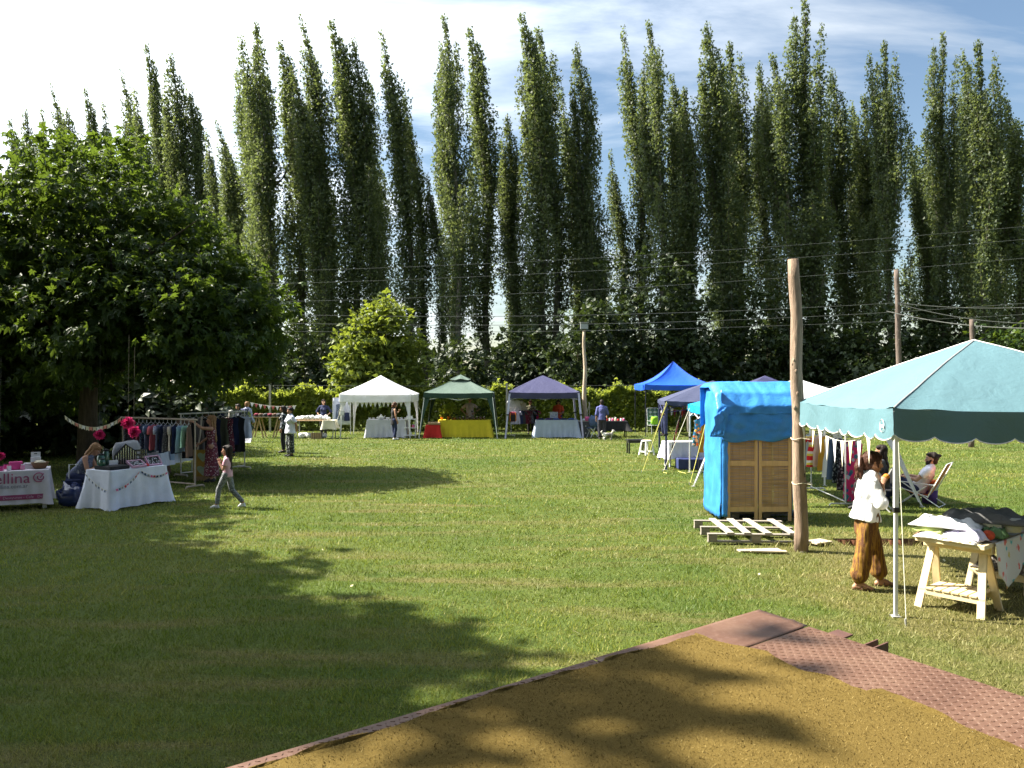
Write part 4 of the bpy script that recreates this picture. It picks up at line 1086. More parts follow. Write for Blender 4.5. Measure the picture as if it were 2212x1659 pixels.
wire('upper sagging cable from the slender pole to the right edge', W(1939, 654, 37.9), W(2600, 610, 33), .6, .018)
wire('cable drooping past the short pole above the teal tent', W(1915, 672, 37.6), W(2480, 690, 30), .55, .02)

# wire fence behind the hedge gap: posts and a strand
for i, (px, lab) in enumerate(((595, 'thin fence post left of the lime-green tree'), (1095, 'thin pale fence post left of the navy tent'), (1478, 'thin fence post right of the lawn chair'))):
    p = W(px, 850, 40.2); mb = MB(); mb.bar((p.x, 39.3, 0), (p.x, 39.3, 2.45), .09); solo(mb, 'fence_post', M_wood('grey_post', (.33, .31, .26), axis=2), lab, 'post', 'posts of the wire fence by the hedge')
wire('fence wire strung above the hedge', (W(430, 840, 39.3).x, 39.3, 2.36), (W(1480, 840, 39.3).x, 39.3, 2.36), .06, .008)
wire('fence wire far right behind the booth', (W(1560, 840, 39.3).x, 39.3, 2.30), (W(2300, 840, 39.3).x, 39.3, 2.36), .06, .008)

# ---------------------------------------------------------------- tarpaulin booth with folding screen
def M_tarp():
    t = NT('blue_tarp'); v = t.coords()
    f = t.noise(v, 3, 4); c = t.ramp(f, [(0.3, (0.035, 0.22, 0.60)), (0.7, (0.060, 0.32, 0.78))])
    vo = t.new('ShaderNodeTexVoronoi'); t.link(v, vo.inputs['Vector']); vo.inputs['Scale'].default_value = 34
    c = t.mixc(t.ramp(vo.outputs['Distance'], [(0.10, (.8, .8, .8)), (0.16, (0, 0, 0))]), c, (0.01, 0.08, 0.30))
    t.color(c); t.bsdf.inputs['Roughness'].default_value = .38; t.bsdf.inputs['Specular IOR Level'].default_value = .5
    h = t.math('ADD', t.noise(v, 4.0, 5, .6, 1.5), t.math('MULTIPLY', t.noise(v, 16, 4), .3)); t.bump(h, .28, .05)
    t.translucent(.2, c); return t.m
TARP = M_tarp()
def booth():
    d0 = 13.75; x0 = W(1566, 0, d0).x; x1 = W(1712, 0, d0).x; dep = 1.15; zt = 2.42
    o = thing('changing_booth', 'changing booth draped with bright blue tarpaulin', 'booth', ((x0 + x1) / 2, d0 + dep / 2, 0))
    WD = M_wood('booth_timber', (.30, .2, .12), axis=2)
    for x in (x0 + .03, x1 - .03):
        for y in (d0 + .06, d0 + dep - .05):
            m = MB(); m.bar((x, y, 0), (x, y, zt - (.50 if y < d0 + .5 else .12)), .05); part(m, 'post', WD, o, world=True)
    m = MB()
    for y in (d0 + .06, d0 + dep - .05): m.bar((x0 + .06, y + (.3 if y < d0 + .5 else 0), zt - .12), (x1 - .06, y + (.3 if y < d0 + .5 else 0), zt - .12), .05)
    m.bar((x0 - .04, d0 + .02, zt - .52), (x1 + .04, d0 + .02, zt - .52), .045)
    part(m, 'rail', WD, o, world=True)
    # top sheet: from the back ridge rolled forward over the top and down the front
    def top(u, v):
        x = x0 - .16 + (x1 - x0 + .30) * u
        path = [(d0 + dep, zt - .75), (d0 + dep + .02, zt + .0), (d0 + .50, zt + .02), (d0 + .10, zt - .16), (d0 - .06, zt - .40), (d0 - .07, zt - .53)]
        k = v * (len(path) - 1); i = min(int(k), len(path) - 2); f = k - i; f = f
        y = path[i][0] * (1 - f) + path[i + 1][0] * f; z = path[i][1] * (1 - f) + path[i + 1][1] * f
        edge = max(0, 1 - u / .10)
        z -= edge ** 2 * .10
        nz = mnoise.noise(Vector((u * 4, v * 4, 1))) * .022 + abs(mnoise.noise(Vector((u * 7, v * 3, 6)))) * .022
        return (x, y - nz, z + nz * .8 - .012 * math.sin(u * math.pi))
    m = MB(); m.sheet(top, 46, 40, .004); part(m, 'top_tarp', TARP, o, world=True, smooth=True)
    def skirt(u, v):
        x = x0 - .06 + (x1 - x0 + .10) * u
        hem = .50 + .05 * math.sin(u * 3.4 + .3) + .03 * math.sin(u * 11)
        z = zt - .50 - (hem * v) * .95
        y = d0 - .055 - .02 * math.sin(v * 3) + .025 * mnoise.noise(Vector((u * 6, v * 5, 3))) + .012 * math.sin(u * 21 + v * 4)
        return (x, y, z)
    m = MB(); m.sheet(skirt, 36, 16, .003); part(m, 'front_skirt', TARP, o, world=True, smooth=True)
    def side(u, v):
        y = d0 - .03 + (dep + .03) * u; z = 2.30 - 2.23 * v
        x = x0 - .06 - .05 * math.sin(u * 3.1) * (1 - v * .4) + .03 * mnoise.noise(Vector((u * 6, v * 9, 2))) - .03 * v
        z += .05 * mnoise.noise(Vector((u * 11, 1, 1))) * (v > .9)
        return (x, y, z)
    m = MB(); m.sheet(side, 18, 30, .003); part(m, 'side_tarp', TARP, o, world=True, smooth=True)
    m = MB()                                   # front edge of the side sheet wrapping onto the door frame
    m.sheet(lambda u, v: (x0 - .065 + .10 * u + .02 * mnoise.noise(Vector((u * 3, v * 14, 5))) * (u > .3), d0 - .045 - .02 * math.sin(u * 3) , 2.0 - 1.90 * v), 8, 34, .003)
    part(m, 'side_tarp_edge', TARP, o, world=True, smooth=True)
    m = MB()                                   # loose bunched corner hanging on the left
    m.sheet(lambda u, v: (x0 - .22 + .22 * u + .03 * math.sin(v * 5), d0 - .10 + .14 * v * (1 - u) + .03 * mnoise.noise(Vector((u * 8, v * 8, 3))), 1.92 - .44 * v + .18 * (u - .5) * (1 - v)), 12, 12, .004)
    part(m, 'tarp_corner', TARP, o, world=True, smooth=True)
    def back(u, v): return (x0 + (x1 - x0) * u, d0 + dep + .01 + .03 * math.sin(u * 9), 2.2 - 2.1 * v)
    m = MB(); m.sheet(back, 16, 12, .003); part(m, 'back_tarp', TARP, o, world=True, smooth=True)
    def sideR(u, v): return (x1 + .03 + .03 * math.sin(v * 5 + u * 4), d0 + dep * u, 2.1 - 2.0 * v)
    m = MB(); m.sheet(sideR, 10, 12, .003); part(m, 'side_tarp', TARP, o, world=True, smooth=True)
    # folding screen of two slatted leaves standing in the opening
    FR = M_wood('screen_frame', (.66, .42, .19), axis=2, var=.2); SL = M_wood('screen_slats', (.62, .40, .19), axis=0, var=.35)
    s = thing('folding_screen', 'two-leaf wooden folding screen with bamboo slats closing the tarpaulin booth', 'screen', ((x0 + x1) / 2, d0, 0))
    xm = (x0 + x1) / 2 - .012
    for a, b, rot in ((x0 + .03, xm - .006, .035), (xm + .006, x1 - .02, -.035)):
        leaf = part(MB().bar((a + .03, d0, .14 - .12), (a + .03, d0, 1.83), .055, .03, (0, 1, 0)), 'stile', FR, s, world=True)
        part(MB().bar((b - .03, d0, .02), (b - .03, d0, 1.83), .055, .03, (0, 1, 0)), 'stile', FR, s, world=True)
        for z, h in ((1.79, .09), (1.02, .085), (.22, .085)):
            part(MB().bar((a + .058, d0, z), (b - .058, d0, z), .026, h, (0, 0, 1)), 'cross_rail', FR, s, world=True)
        for z0, z1 in ((.265, .975), (1.065, 1.745)):
            k = 0; z = z0
            while z < z1:
                m = MB(); t = random.uniform(.010, .015); m.tube([(a + .058, d0 + .004 + random.uniform(-.003, .003), z + random.uniform(-.003, .003)), ((a + b) / 2, d0 + .004 + random.uniform(-.005, .005), z), (b - .058, d0 + .004, z + random.uniform(-.003, .003))], t * .52, 5)
                part(m, 'slat', SL, s, world=True); z += t * 1.12; k += 1
        m = MB()
        for f in (.2, .4, .6, .8): m.tube([(a + (b - a) * f, d0 - .007, .26), (a + (b - a) * f, d0 - .007, 1.75)], .0025, 4)
        part(m, 'binding_thread', M('thread_tan', (.40, .28, .14)), s, world=True)
booth()

# ---------------------------------------------------------------- pallet and boards on the grass
def pallet(label, c, rz, L=1.2, Wd=1.0, tilt=0.0):
    """open pallet: long bearers, blocks, a few top boards missing"""
    WD = M_wood('pallet_wood', (.27, .24, .20), axis=0, var=.25)
    o = thing('wooden_pallet', label, 'pallet', c, rz)
    for y in (-Wd / 2 + .05, 0, Wd / 2 - .05):
        part(MB().box((0, y, .012), (L, .095, .022)), 'bottom_board', WD, o)
        for x in (-L / 2 + .07, 0, L / 2 - .07): part(MB().box((x, y, .066), (.13, .09, .085), bev=.004), 'block', WD, o)
        part(MB().box((0, y, .120), (L, .095, .020)), 'stringer_board', WD, o)
    for x, s in ((-.33, .02), (-.10, -.015), (.14, .02), (.46, 0)):
        R = Matrix.Rotation(s, 3, 'Z'); part(MB().box((x * L / 1.2, .02, .1425), (.105, Wd + .02, .020), rot=R), 'top_board', M_wood('pallet_wood_across', (.36, .33, .28), axis=1, var=.25), o)
    return o
pc = G(1612, 1160); pallet('weathered open pallet lying on the grass before the tarpaulin booth', (pc.x, pc.y, .03), math.radians(-3), 1.42, 1.25)
pallet('dark pallet under the folding screen of the booth', (W(1640, 0, 14.35).x, 14.42, .0), math.radians(2), 1.25, .9)
for i, (px, py, L, w, r, lab) in enumerate(((1640, 1187, .62, .13, .12, 'flat weathered board half sunk in front of the open pallet'), (1660, 1191, .5, .09, -.1, 'narrow split board lying on the flat board by the pallet'), (1768, 1172, .34, .24, .5, 'short pale board lying behind the foot of the timber pole'))):
    p = G(px, py, .03); mb = MB(); mb.box((p.x, p.y, .02 + .012 * i), (L, w, .025), rz=r, bev=.004); solo(mb, 'wooden_board', M_wood('board_grey', (.48, .40, .29), axis=0, var=.3), lab, 'board')

# ---------------------------------------------------------------- guy ropes
YR = M('yellow_rope', (.62, .58, .16), .8); WR = M('pale_rope', (.66, .64, .52), .8)
def rope(label, a, b, m=YR, r=.008, name='guy_rope', mid=None):
    a = Vector(a); b = Vector(b); mb = MB(); n = 12
    mb.tube([a.lerp(b, i / n) - Vector((0, 0, .05 * math.sin(math.pi * i / n) * (a - b).length * .15)) for i in range(n + 1)], r, 5)
    o = thing(name, label, 'rope', (b.x, b.y, 0)); part(mb, 'cord', m, o, world=True)
    pg = MB(); pg.bar((b.x, b.y, -.05), (b.x - .01, b.y, .07), .014); part(pg, 'peg', GREY_METAL, o, world=True); return o
rope('yellow guy rope slanting down left from the slate-blue tent post', W(1440, 868, 21.6), G(1387, 1022))
rope('second yellow guy rope beside the first from the slate-blue tent', W(1441, 872, 21.7), G(1390, 992))
rope('pale guy rope from the back corner of the cyan tent', W(1492, 876, 21.3), G(1432, 1020), WR)
rope('yellow guy rope from the front corner of the cyan tent', W(1531, 888, 18.5), G(1490, 1048))
rope('short yellow guy rope at the foot of the cyan tent leg', W(1531, 895, 18.4), G(1524, 1062))
rope('thin rope hanging beside the front pole of the teal tent', W(1941, 955, 7.98), G(1958, 1352), WR, .005)
rope('guy rope at the left side of the white pennant tent', W(738, 880, 34.6), G(716, 947), WR)
rope('guy rope between the white and the green tents', W(905, 880, 34.7), G(929, 944), WR)
mb = MB(); mb.tube([G(1433 + i * 8, 1020 + 2.2 * math.sin(i * 1.3), .03) for i in range(9)], .008, 5); solo(mb, 'loose_rope', YR, 'loose yellow rope lying on the grass by the cyan tent', 'rope')
# ---------------------------------------------------------------- stall building blocks
WPLASTIC = M('white_plastic', (0.72, 0.72, 0.70), .45, .06)
TANWOOD = M_wood('tan_wood', (.42, .29, .16), axis=2)
PALEPINE = M_wood('pale_pine', (.70, .57, .33), axis=0, var=.16)
PALEPINE_Z = M_wood('pale_pine_upright', (.70, .57, .33), axis=2, var=.16)
def table(label, c, rz, L, Wd, h, top=None, legm=None, legw=.045, name='market_table'):
    o = thing(name, label, 'table', (c[0], c[1], 0), rz)
    part(MB().box((0, 0, h - .015), (L, Wd, .03), bev=.004), 'tabletop', top or M_wood('table_board', (.32, .22, .13)), o)
    for sx in (-1, 1):
        for sy in (-1, 1):
            part(MB().bar((sx * (L / 2 - .06), sy * (Wd / 2 - .06), 0), (sx * (L / 2 - .06), sy * (Wd / 2 - .06), h - .03), legw), 'leg', legm or WPLASTIC, o)
    return o
def cloth(label, c, rz, L, Wd, h, drop, mat, flare=.05, seed=0, hem=.02, name='tablecloth', cat='tablecloth', over=.012, corner=.12):
    """cloth draped over a table: flat top, hanging sides with soft folds, pulled-out corners"""
    o = thing(name, label, cat, (c[0], c[1], 0), rz); a, b = L / 2 + over, Wd / 2 + over
    per = []
    def side(p, q, n):
        for i in range(n): per.append((p[0] + (q[0] - p[0]) * i / n, p[1] + (q[1] - p[1]) * i / n))
    nl = max(10, int(L / .045)); nw = max(6, int(Wd / .045))
    side((-a, -b), (a, -b), nl); side((a, -b), (a, b), nw); side((a, b), (-a, b), nl); side((-a, b), (-a, -b), nw)
    N = len(per); nv = 9; mb = MB(); V = []
    cum = 0; cs = []
    for i in range(N):
        cs.append(cum); cum += math.dist(per[i], per[(i + 1) % N])
    for j in range(nv + 1):
        v = j / nv
        for i in range(N):
            x, y = per[i]; s = cs[i]
            dc = min(math.hypot(x - sx * a, y - sy * b) for sx in (-1, 1) for sy in (-1, 1))
            ck = math.exp(-(dc / .10) ** 2)
            nx = (1 if x >= a - 1e-6 else -1 if x <= -a + 1e-6 else 0); ny = (1 if y >= b - 1e-6 else -1 if y <= -b + 1e-6 else 0)
            if ck > .02 and not (nx and ny):
                nx += (x / a) * ck; ny += (y / b) * ck
            l = math.hypot(nx, ny) or 1
            f = v ** 1.3 * (flare * (.45 + .55 * math.sin(s * 11 + seed * 2.1) * mnoise.noise(Vector((s * 2, seed, v)))) + corner * ck) + .006
            f += .020 * v * math.sin(s * 26 + seed + 2 * mnoise.noise(Vector((s, seed, 0))))
            z = h + .006 - .012 * (v > 0) - drop * v + hem * mnoise.noise(Vector((s * 2.5, seed, 5))) * v - ck * v * .03
            V.append((x + nx / l * f, y + ny / l * f, max(z, .006)))
    mb.add(V, [(j * N + i, (j + 1) * N + i, (j + 1) * N + (i + 1) % N, j * N + (i + 1) % N) for j in range(nv) for i in range(N)])
    mb.add([V[i] for i in range(N)], [tuple(range(N))])
    part(mb, 'drape', mat, o, smooth=True)
    return o
def text(body, size, parent, loc, rot, mat, name='lettering', ext=.0008, align='LEFT'):
    cu = bpy.data.curves.new('txt', 'FONT'); cu.body = body; cu.size = size; cu.extrude = ext; cu.align_x = align; cu.resolution_u = 3
    ob = bpy.data.objects.new('txt', cu); COL.objects.link(ob)
    bpy.context.view_layer.update()
    dg = bpy.context.evaluated_depsgraph_get(); me = bpy.data.meshes.new_from_object(ob.evaluated_get(dg))
    bpy.data.objects.remove(ob); me.materials.clear(); me.materials.append(mat); me.name = name
    o = bpy.data.objects.new(name, me); COL.objects.link(o); o.parent = parent; o.location = loc; o.rotation_euler = rot
    return o
def rack(label, a, b, z, mat=BLACK_METAL, foot=.5, name='clothes_rack', r=.014, wheels=False, low=True):
    a = Vector((a[0], a[1], 0)); b = Vector((b[0], b[1], 0)); u = (b - a).normalized(); n = Vector((-u.y, u.x, 0)); Z = Vector((0, 0, 1))
    o = thing(name, label, 'clothes rack', (a + b) / 2)
    part(MB().tube([a + Z * z - u * .08, b + Z * z + u * .08], r, 8), 'rail', mat, o, world=True)
    for p in (a, b):
        part(MB().tube([p + Z * .06, p + Z * (z - .005)], r, 8), 'upright', mat, o, world=True)
        part(MB().tube([p - n * foot / 2 + Z * .02, p - n * foot / 2 * .9 + Z * .06, p + n * foot / 2 * .9 + Z * .06, p + n * foot / 2 + Z * .02], r, 8), 'foot', mat, o, world=True)
    if low: part(MB().tube([a + Z * .10, b + Z * .10], r * .8, 6), 'lower_bar', mat, o, world=True)
    return o
HANGER = M('hanger_grey', (.55, .55, .56), .4)
def garment(label, top, ang, w, h, mat, kind='top', group=None, seed=0, name='hanging_garment', sleeve=.0, hang=True, flare=1.0, th=.035):
    """clothes on a hanger; top is the rail point, ang the direction the garment's width runs"""
    top = Vector(top); o = thing(name, label, 'garment', (top.x, top.y, top.z - .14 - h), ang, group)
    zt = h                                       # local: hem at 0, shoulders at h
    def wid(v):
        # v 0 shoulders .. 1 hem
        if kind == 'trousers': return w * .5 * (.9 + .1 * math.cos(v * 3))
        neck = .28
        if v < .06: return w * .5 * (neck + (1 - neck) * v / .06)
        return w * .5 * (1 - .13 * math.sin(min(1, (v - .06) / .5) * math.pi) + (flare - 1 + .10) * max(0, v - .35) * 1.4)
    nu, nv = 12, 16; mb = MB(); V = []
    for s in (-1, 1):
        for j in range(nv + 1):
            v = j / nv
            for i in range(nu + 1):
                u = i / nu * 2 - 1; x = u * wid(v)
                dp = th * (1 - u * u) ** .5 * (.25 + .75 * min(1, v * 3)) if abs(u) < 1 else 0
                fold = .022 * v * math.sin(u * 7 + seed * 1.7 + v * 1.2) + .012 * v * mnoise.noise(Vector((u * 3, v * 4, seed)))
                z = zt - h * v + (.02 * mnoise.noise(Vector((u * 2, seed, 1))) if j == nv else 0) - (.05 * w * (1 - abs(u)) * (v < .04))
                V.append((x, s * dp + fold, z))
    k = (nu + 1) * (nv + 1); q = lambda i, j, s: s * k + j * (nu + 1) + i
    fs = [(q(i, j, 0), q(i, j + 1, 0), q(i + 1, j + 1, 0), q(i + 1, j, 0)) for j in range(nv) for i in range(nu)]
    fs += [(q(i, j, 1), q(i + 1, j, 1), q(i + 1, j + 1, 1), q(i, j + 1, 1)) for j in range(nv) for i in range(nu)]
    mb.add(V, fs); part(mb, 'cloth', mat, o, smooth=True)
    if sleeve > 0:
        for s in (-1, 1):
            m = MB(); a = Vector((s * w * .47, 0, zt - .05)); b = Vector((s * (w * .5 + sleeve * .32), .02, zt - sleeve))
            m.tube([a, a.lerp(b, .4) + Vector((s * .02, 0, 0)), b], [w * .10, w * .10, w * .085], 8); part(m, 'sleeve', mat, o, smooth=True)
    if hang:
        m = MB(); m.tube([(-w * .34, 0, zt - .015), (0, 0, zt + .06), (w * .34, 0, zt - .015)], .005, 5)
        m.tube([(0, 0, zt + .06), (0, 0, zt + .11), (0, .022, zt + .145), (0, .03, zt + .12)], .004, 5); part(m, 'hanger', HANGER, o)
    return o
def potted(label, loc, h, leafm, seed, potm, r=.06, n=60, leaf=.07, name='potted_plant', group=None):
    o = thing(name, label, 'plant', loc, 0, group)
    part(MB().lathe([(r * .7, 0), (r, r * 1.5), (r * 1.08, r * 1.5), (r * 1.08, r * 1.75), (r * .9, r * 1.75), (r * .85, r * 1.55)]), 'pot', potm, o, smooth=True)
    R = np.random.default_rng(seed); P = R.normal(size=(n, 3)) * np.array([h * .28, h * .28, h * .22]) + np.array([0, 0, r * 1.7 + h * .5]); P[:, 2] = np.maximum(P[:, 2], r * 1.6)
    V, Fq, at = scatter(T_ELM[0], T_ELM[1], P, basis_from(P - np.array([0, 0, r]) + R.normal(size=(n, 3)) * .1, R.uniform(0, 6, n)), leaf * R.uniform(.7, 1.3, n))
    c = part(fast_mesh('leaves', V, Fq, leafm, at), 'leaves', None, o); c['kind'] = 'stuff'
    m = MB()
    for k in range(5): m.tube([(0, 0, r * 1.5), Vector(P[k])], .005, 4, False)
    part(m, 'stem', BARK, o); return o
def jar(label, loc, r, h, mat, lidm, group=None, name='jar', cat='jar'):
    o = thing(name, label, cat, loc, 0, group)
    part(MB().lathe([(r * .9, 0), (r, h * .1), (r, h * .75), (r * .8, h * .86), (r * .8, h * .9)], n=10), 'body', mat, o, smooth=True)
    part(MB().lathe([(r * .84, h * .88), (r * .84, h), (r * .5, h * 1.01)], n=10), 'lid', lidm, o, smooth=True); return o
def lump(label, loc, size, mat, name, cat, group=None, seed=0, rz=0.0, amp=.25):
    """soft folded bundle"""
    mb = MB(); n, m = 14, 9
    def fn(i, k):
        a = math.pi * i / m; t = 2 * math.pi * k / n
        u = Vector((math.sin(a) * math.cos(t), math.sin(a) * math.sin(t), -math.cos(a)))
        w = 1 + amp * mnoise.noise(u * 2.2 + Vector((seed * 3.1, 0, 0))) + amp * .5 * mnoise.noise(u * 5 + Vector((seed, 7, 0)))
        s = lambda q: math.copysign(abs(q) ** .7, q)
        p = Vector((s(u.x) * size[0] / 2, s(u.y) * size[1] / 2, size[2] / 2 + s(u.z) * size[2] / 2)) * w
        p.z = max(p.z, 0); return Matrix.Rotation(rz, 3, 'Z') @ p + Vector(loc)
    V = [fn(i, k) for i in range(m + 1) for k in range(n)]
    mb.add(V, [(i * n + k, i * n + (k + 1) % n, (i + 1) * n + (k + 1) % n, (i + 1) * n + k) for i in range(m) for k in range(n)])
    return solo(mb, name, mat, label, cat, group, base=loc, smooth=True)
def pennants(label, a, b, sag, n, w, h, mats, name='pennant_garland', th=.003, notch=False, string=None, drop=None, skip=()):
    a = Vector(a); b = Vector(b); o = thing(name, label, 'bunting', ((a + b) / 2).to_tuple()[:2] + (min(a.z, b.z) - sag,))
    f = lambda t: a.lerp(b, t) - Vector((0, 0, sag * 4 * t * (1 - t)))
    part(MB().tube([f(i / 24) for i in range(25)], .004, 4), 'string', string or WR, o, world=True)
    u = (b - a).normalized(); u.z = 0; u.normalize(); nn = Vector((-u.y, u.x, 0))
    for i in range(n):
        if i in skip: continue
        t = (i + .5) / n; p = f(t); tg = (f(min(1, t + .02)) - f(max(0, t - .02))).normalized(); hh = h * random.uniform(.9, 1.1); sw = nn * random.uniform(-.02, .02)
        m = MB(); tip = Vector((0, 0, -hh)) + sw
        if notch: m.prism([p - tg * w / 2, p + tg * w / 2, p + tg * w / 2 + tip, p + tip * .72, p - tg * w / 2 + tip], th, nn)
        else: m.prism([p - tg * w / 2, p + tg * w / 2, p + tip], th, nn)
        part(m, 'pennant', mats[i % len(mats)], o, world=True)
    return o
CH = lambda n, c, **k: M_fabric(n, c, **k)
F_WHITE = CH('cloth_white', (.74, .74, .76)); F_CREAM = CH('cloth_cream', (.60, .55, .42)); F_BLACK = CH('cloth_black', (.018, .018, .02)); F_CHAR = CH('cloth_charcoal', (.05, .05, .055))
F_NAVY = CH('cloth_navy', (.02, .028, .075)); F_BLUE = CH('cloth_blue', (.07, .12, .30)); F_LBLUE = CH('cloth_lightblue', (.34, .44, .58)); F_GREY = CH('cloth_grey', (.28, .28, .30)); F_RED = CH('cloth_red', (.42, .03, .03))
F_MAROON = CH('cloth_maroon', (.17, .02, .04)); F_ORANGE = CH('cloth_orange', (.72, .26, .03)); F_MUSTARD = CH('cloth_mustard', (.62, .33, .04)); F_YELLOW = CH('cloth_yellow', (.62, .50, .03)); F_TEAL = CH('cloth_teal', (.02, .20, .20)); F_PINK = CH('cloth_pink', (.62, .12, .28)); F_BROWN = CH('cloth_brown', (.14, .085, .06)); F_MINT = CH('cloth_mint', (.40, .68, .50)); F_DENIM = CH('cloth_denim', (.07, .11, .20)); F_TAUPE = CH('cloth_taupe', (.42, .37, .31)); F_LAV = CH('cloth_lavender', (.50, .48, .62)); F_PURPLE = CH('cloth_purple', (.10, .05, .20))
PR_BLUE = M_print('print_blue_sprig', (.045, .065, .13), [(.30, .36, .44), (.22, .28, .38), (.40, .42, .44)], 42, .36)
PR_GREY = M_print('print_grey_lace', (.13, .13, .16), [(.36, .34, .38), (.08, .08, .1)], 30, .42)
PR_LILAC = M_print('print_lilac', (.30, .32, .45), [(.10, .12, .22), (.5, .5, .56)], 36, .4)
PR_FUCHSIA = M_print('print_fuchsia', (.60, .03, .14), [(.02, .10, .25), (.03, .16, .20), (.40, .45, .5), (.02, .05, .12)], 9, .42)
PR_WINE = M_print('print_wine_floral', (.12, .025, .04), [(.45, .30, .32), (.30, .08, .10), (.5, .42, .40)], 24, .34)
PR_DARK = M_print('print_dark_floral', (.02, .022, .03), [(.30, .33, .36), (.14, .17, .2), (.4, .42, .42)], 16, .40)
PR_MULTI = M_print('print_multi', (.06, .30, .55), [(.8, .75, .7), (.7, .2, .05), (.02, .10, .3), (.75, .45, .05)], 14, .5)
ST_RED = M_stripes('stripe_red_yellow', [(.55, .02, .03), (.70, .55, .10), (.70, .68, .66), (.55, .02, .03)], 5.0)

# ---------------------------------------------------------------- L1: table with the printed banner, far left
uA = Vector((.88, .47, 0)).normalized(); nA = Vector((-uA.y, uA.x, 0)); rzA = math.atan2(uA.y, uA.x)
LA, WA, HA = 1.9, .72, .74
cA = Vector((-8.97, 15.28, 0)) - uA * LA / 2 + nA * WA / 2
table('white plastic table under the printed banner at the left edge', cA, rzA, LA, WA, HA, WPLASTIC, WPLASTIC, .07)
F_BANNER = CH('banner_cloth', (.66, .62, .68), fold=.12)
bn = cloth('white banner cloth printed with a pink brand name hanging off the leftmost table', cA, rzA, LA, WA, HA, .62, F_BANNER, .015, 3, .01, 'banner_cloth', 'banner', corner=.10)
PINKINK = M('pink_ink', (.34, .065, .16), .8); GREYINK = M('grey_ink', (.16, .15, .20), .8); PALEINK = M('pale_ink', (.60, .40, .50), .8)
yF = -WA / 2 - .052; RX = (math.radians(90), 0, 0)
text('ellina', .285, bn, (LA / 2 - .29, yF, HA - .225), RX, PINKINK, align='RIGHT')
text('ellina.com.ar', .10, bn, (LA / 2 - .33, yF, HA - .315), RX, GREYINK, align='RIGHT')
part(MB().box((-.02, yF + .010, .245), (LA - .02, .004, .095)), 'printed_stripe', PINKINK, bn)
text('Desayunos - Cafe   Deli', .07, bn, (LA / 2 - .06, yF, .222), RX, PALEINK, align='RIGHT')
mb = MB()
for r_, a0, a1, ox in ((.085, .7, 5.3, 0), (.05, 2.6, 6.6, .028)):
    mb.tube([(LA / 2 - .15 + ox + r_ * math.cos(t), yF, HA - .13 + r_ * math.sin(t)) for t in np.linspace(a0, a1, 18)], .010, 5)
mb.tube([(LA / 2 - .15 + .02, yF, HA - .14), (LA / 2 - .07, yF, HA - .06)], .009, 5)
part(mb, 'printed_emblem', PINKINK, bn)
def onA(s, t, z=0): p = cA + uA * s + nA * t; return (p.x, p.y, HA + .012 + z)
PK = M('pink_card', (.62, .06, .24), .6); PK2 = M('pale_pink_card', (.62, .25, .38), .6); WH = M('white_card', (.66, .66, .68), .6); TL = M('teal_glass', (.10, .30, .30), .3); BK = M_wood('basket_cane', (.20, .11, .06), axis=0)
for s, t, sz, m, lab in ((.40, -.10, (.22, .12, .15), PK, 'large bright pink gift box on the banner table'), (.12, -.16, (.16, .10, .09), PK, 'low pink box at the front of the banner table'), (-.10, .0, (.14, .14, .18), PK2, 'tall pale pink box on the banner table'), (.62, .08, (.20, .15, .10), WH, 'white carton on the banner table beside the basket')):
    p = onA(s, t); mb = MB(); mb.box((p[0], p[1], p[2] + sz[2] / 2), sz, rz=rzA + random.uniform(-.3, .3), bev=.006); solo(mb, 'gift_box', m, lab, 'box')
p = onA(.72, .12); o = thing('handled_box', 'white box with a cut-out handle standing high at the end of the banner table', 'box', p, rzA)
part(MB().box((0, 0, .15), (.17, .10, .12), bev=.004), 'box_body', WH, o); m = MB(); m.box((0, 0, .262), (.16, .012, .09)); part(m, 'handle_tab', WH, o); part(MB().box((0, -.008, .275), (.05, .006, .018)), 'hand_hole', F_BLACK, o); part(MB().box((0, 0, .045), (.12, .12, .088)), 'stand', BK, o)
p = onA(.80, -.08); o = thing('wicker_basket', 'brown wicker basket with goods at the right end of the banner table', 'basket', p, rzA); part(MB().lathe([(.10, 0), (.15, .10), (.16, .12), (.14, .12), (.12, .03)], n=16), 'bowl', BK, o, smooth=True); part(MB().ball((0, 0, .12), .09, 8, 6, (1.1, 1, .5), .15), 'contents', F_CREAM, o)
jar('tall pale teal bottle at the left edge of the banner table', onA(-.36, -.18), .045, .30, TL, WH, name='bottle', cat='bottle')
jar('darker teal bottle beside the pale one on the banner table', onA(-.48, -.10), .04, .26, M('dark_teal_glass', (.02, .14, .15), .3), WH, name='bottle', cat='bottle')
for i, (s, t) in enumerate(((.03, .12), (.22, .1), (.30, -.22), (.52, -.20), (.18, -.26), (-.2, -.25))):
    jar('small pink and white jar among the boxes on the banner table', onA(s, t), .038, .10, [PK2, PK, WH][i % 3], [WH, F_BLACK, PK][i % 3], 'small jars on the banner table')
lump('shiny dark blue rubbish bag slumped beside the banner table', (-8.62, 15.45, 0), (.42, .40, .42), M('blue_bag', (.012, .022, .085), .22, .3, 5, .5, 9, spec=.6), 'rubbish_bag', 'bag', seed=4, amp=.35)
o = thing('trolley', 'blue luggage trolley with a white pull handle behind the rubbish bag', 'trolley', (-8.72, 15.72, 0), .4)
part(MB().box((0, 0, .30), (.30, .20, .44), bev=.03), 'case', F_NAVY, o); part(MB().tube([(-.08, 0, .5), (-.08, 0, .80), (.08, 0, .80), (.08, 0, .62)], .014, 6), 'handle', WPLASTIC, o); part(MB().tube([(-.13, .05, .05), (.13, .05, .05)], .05, 10), 'wheel', BLACK_METAL, o)
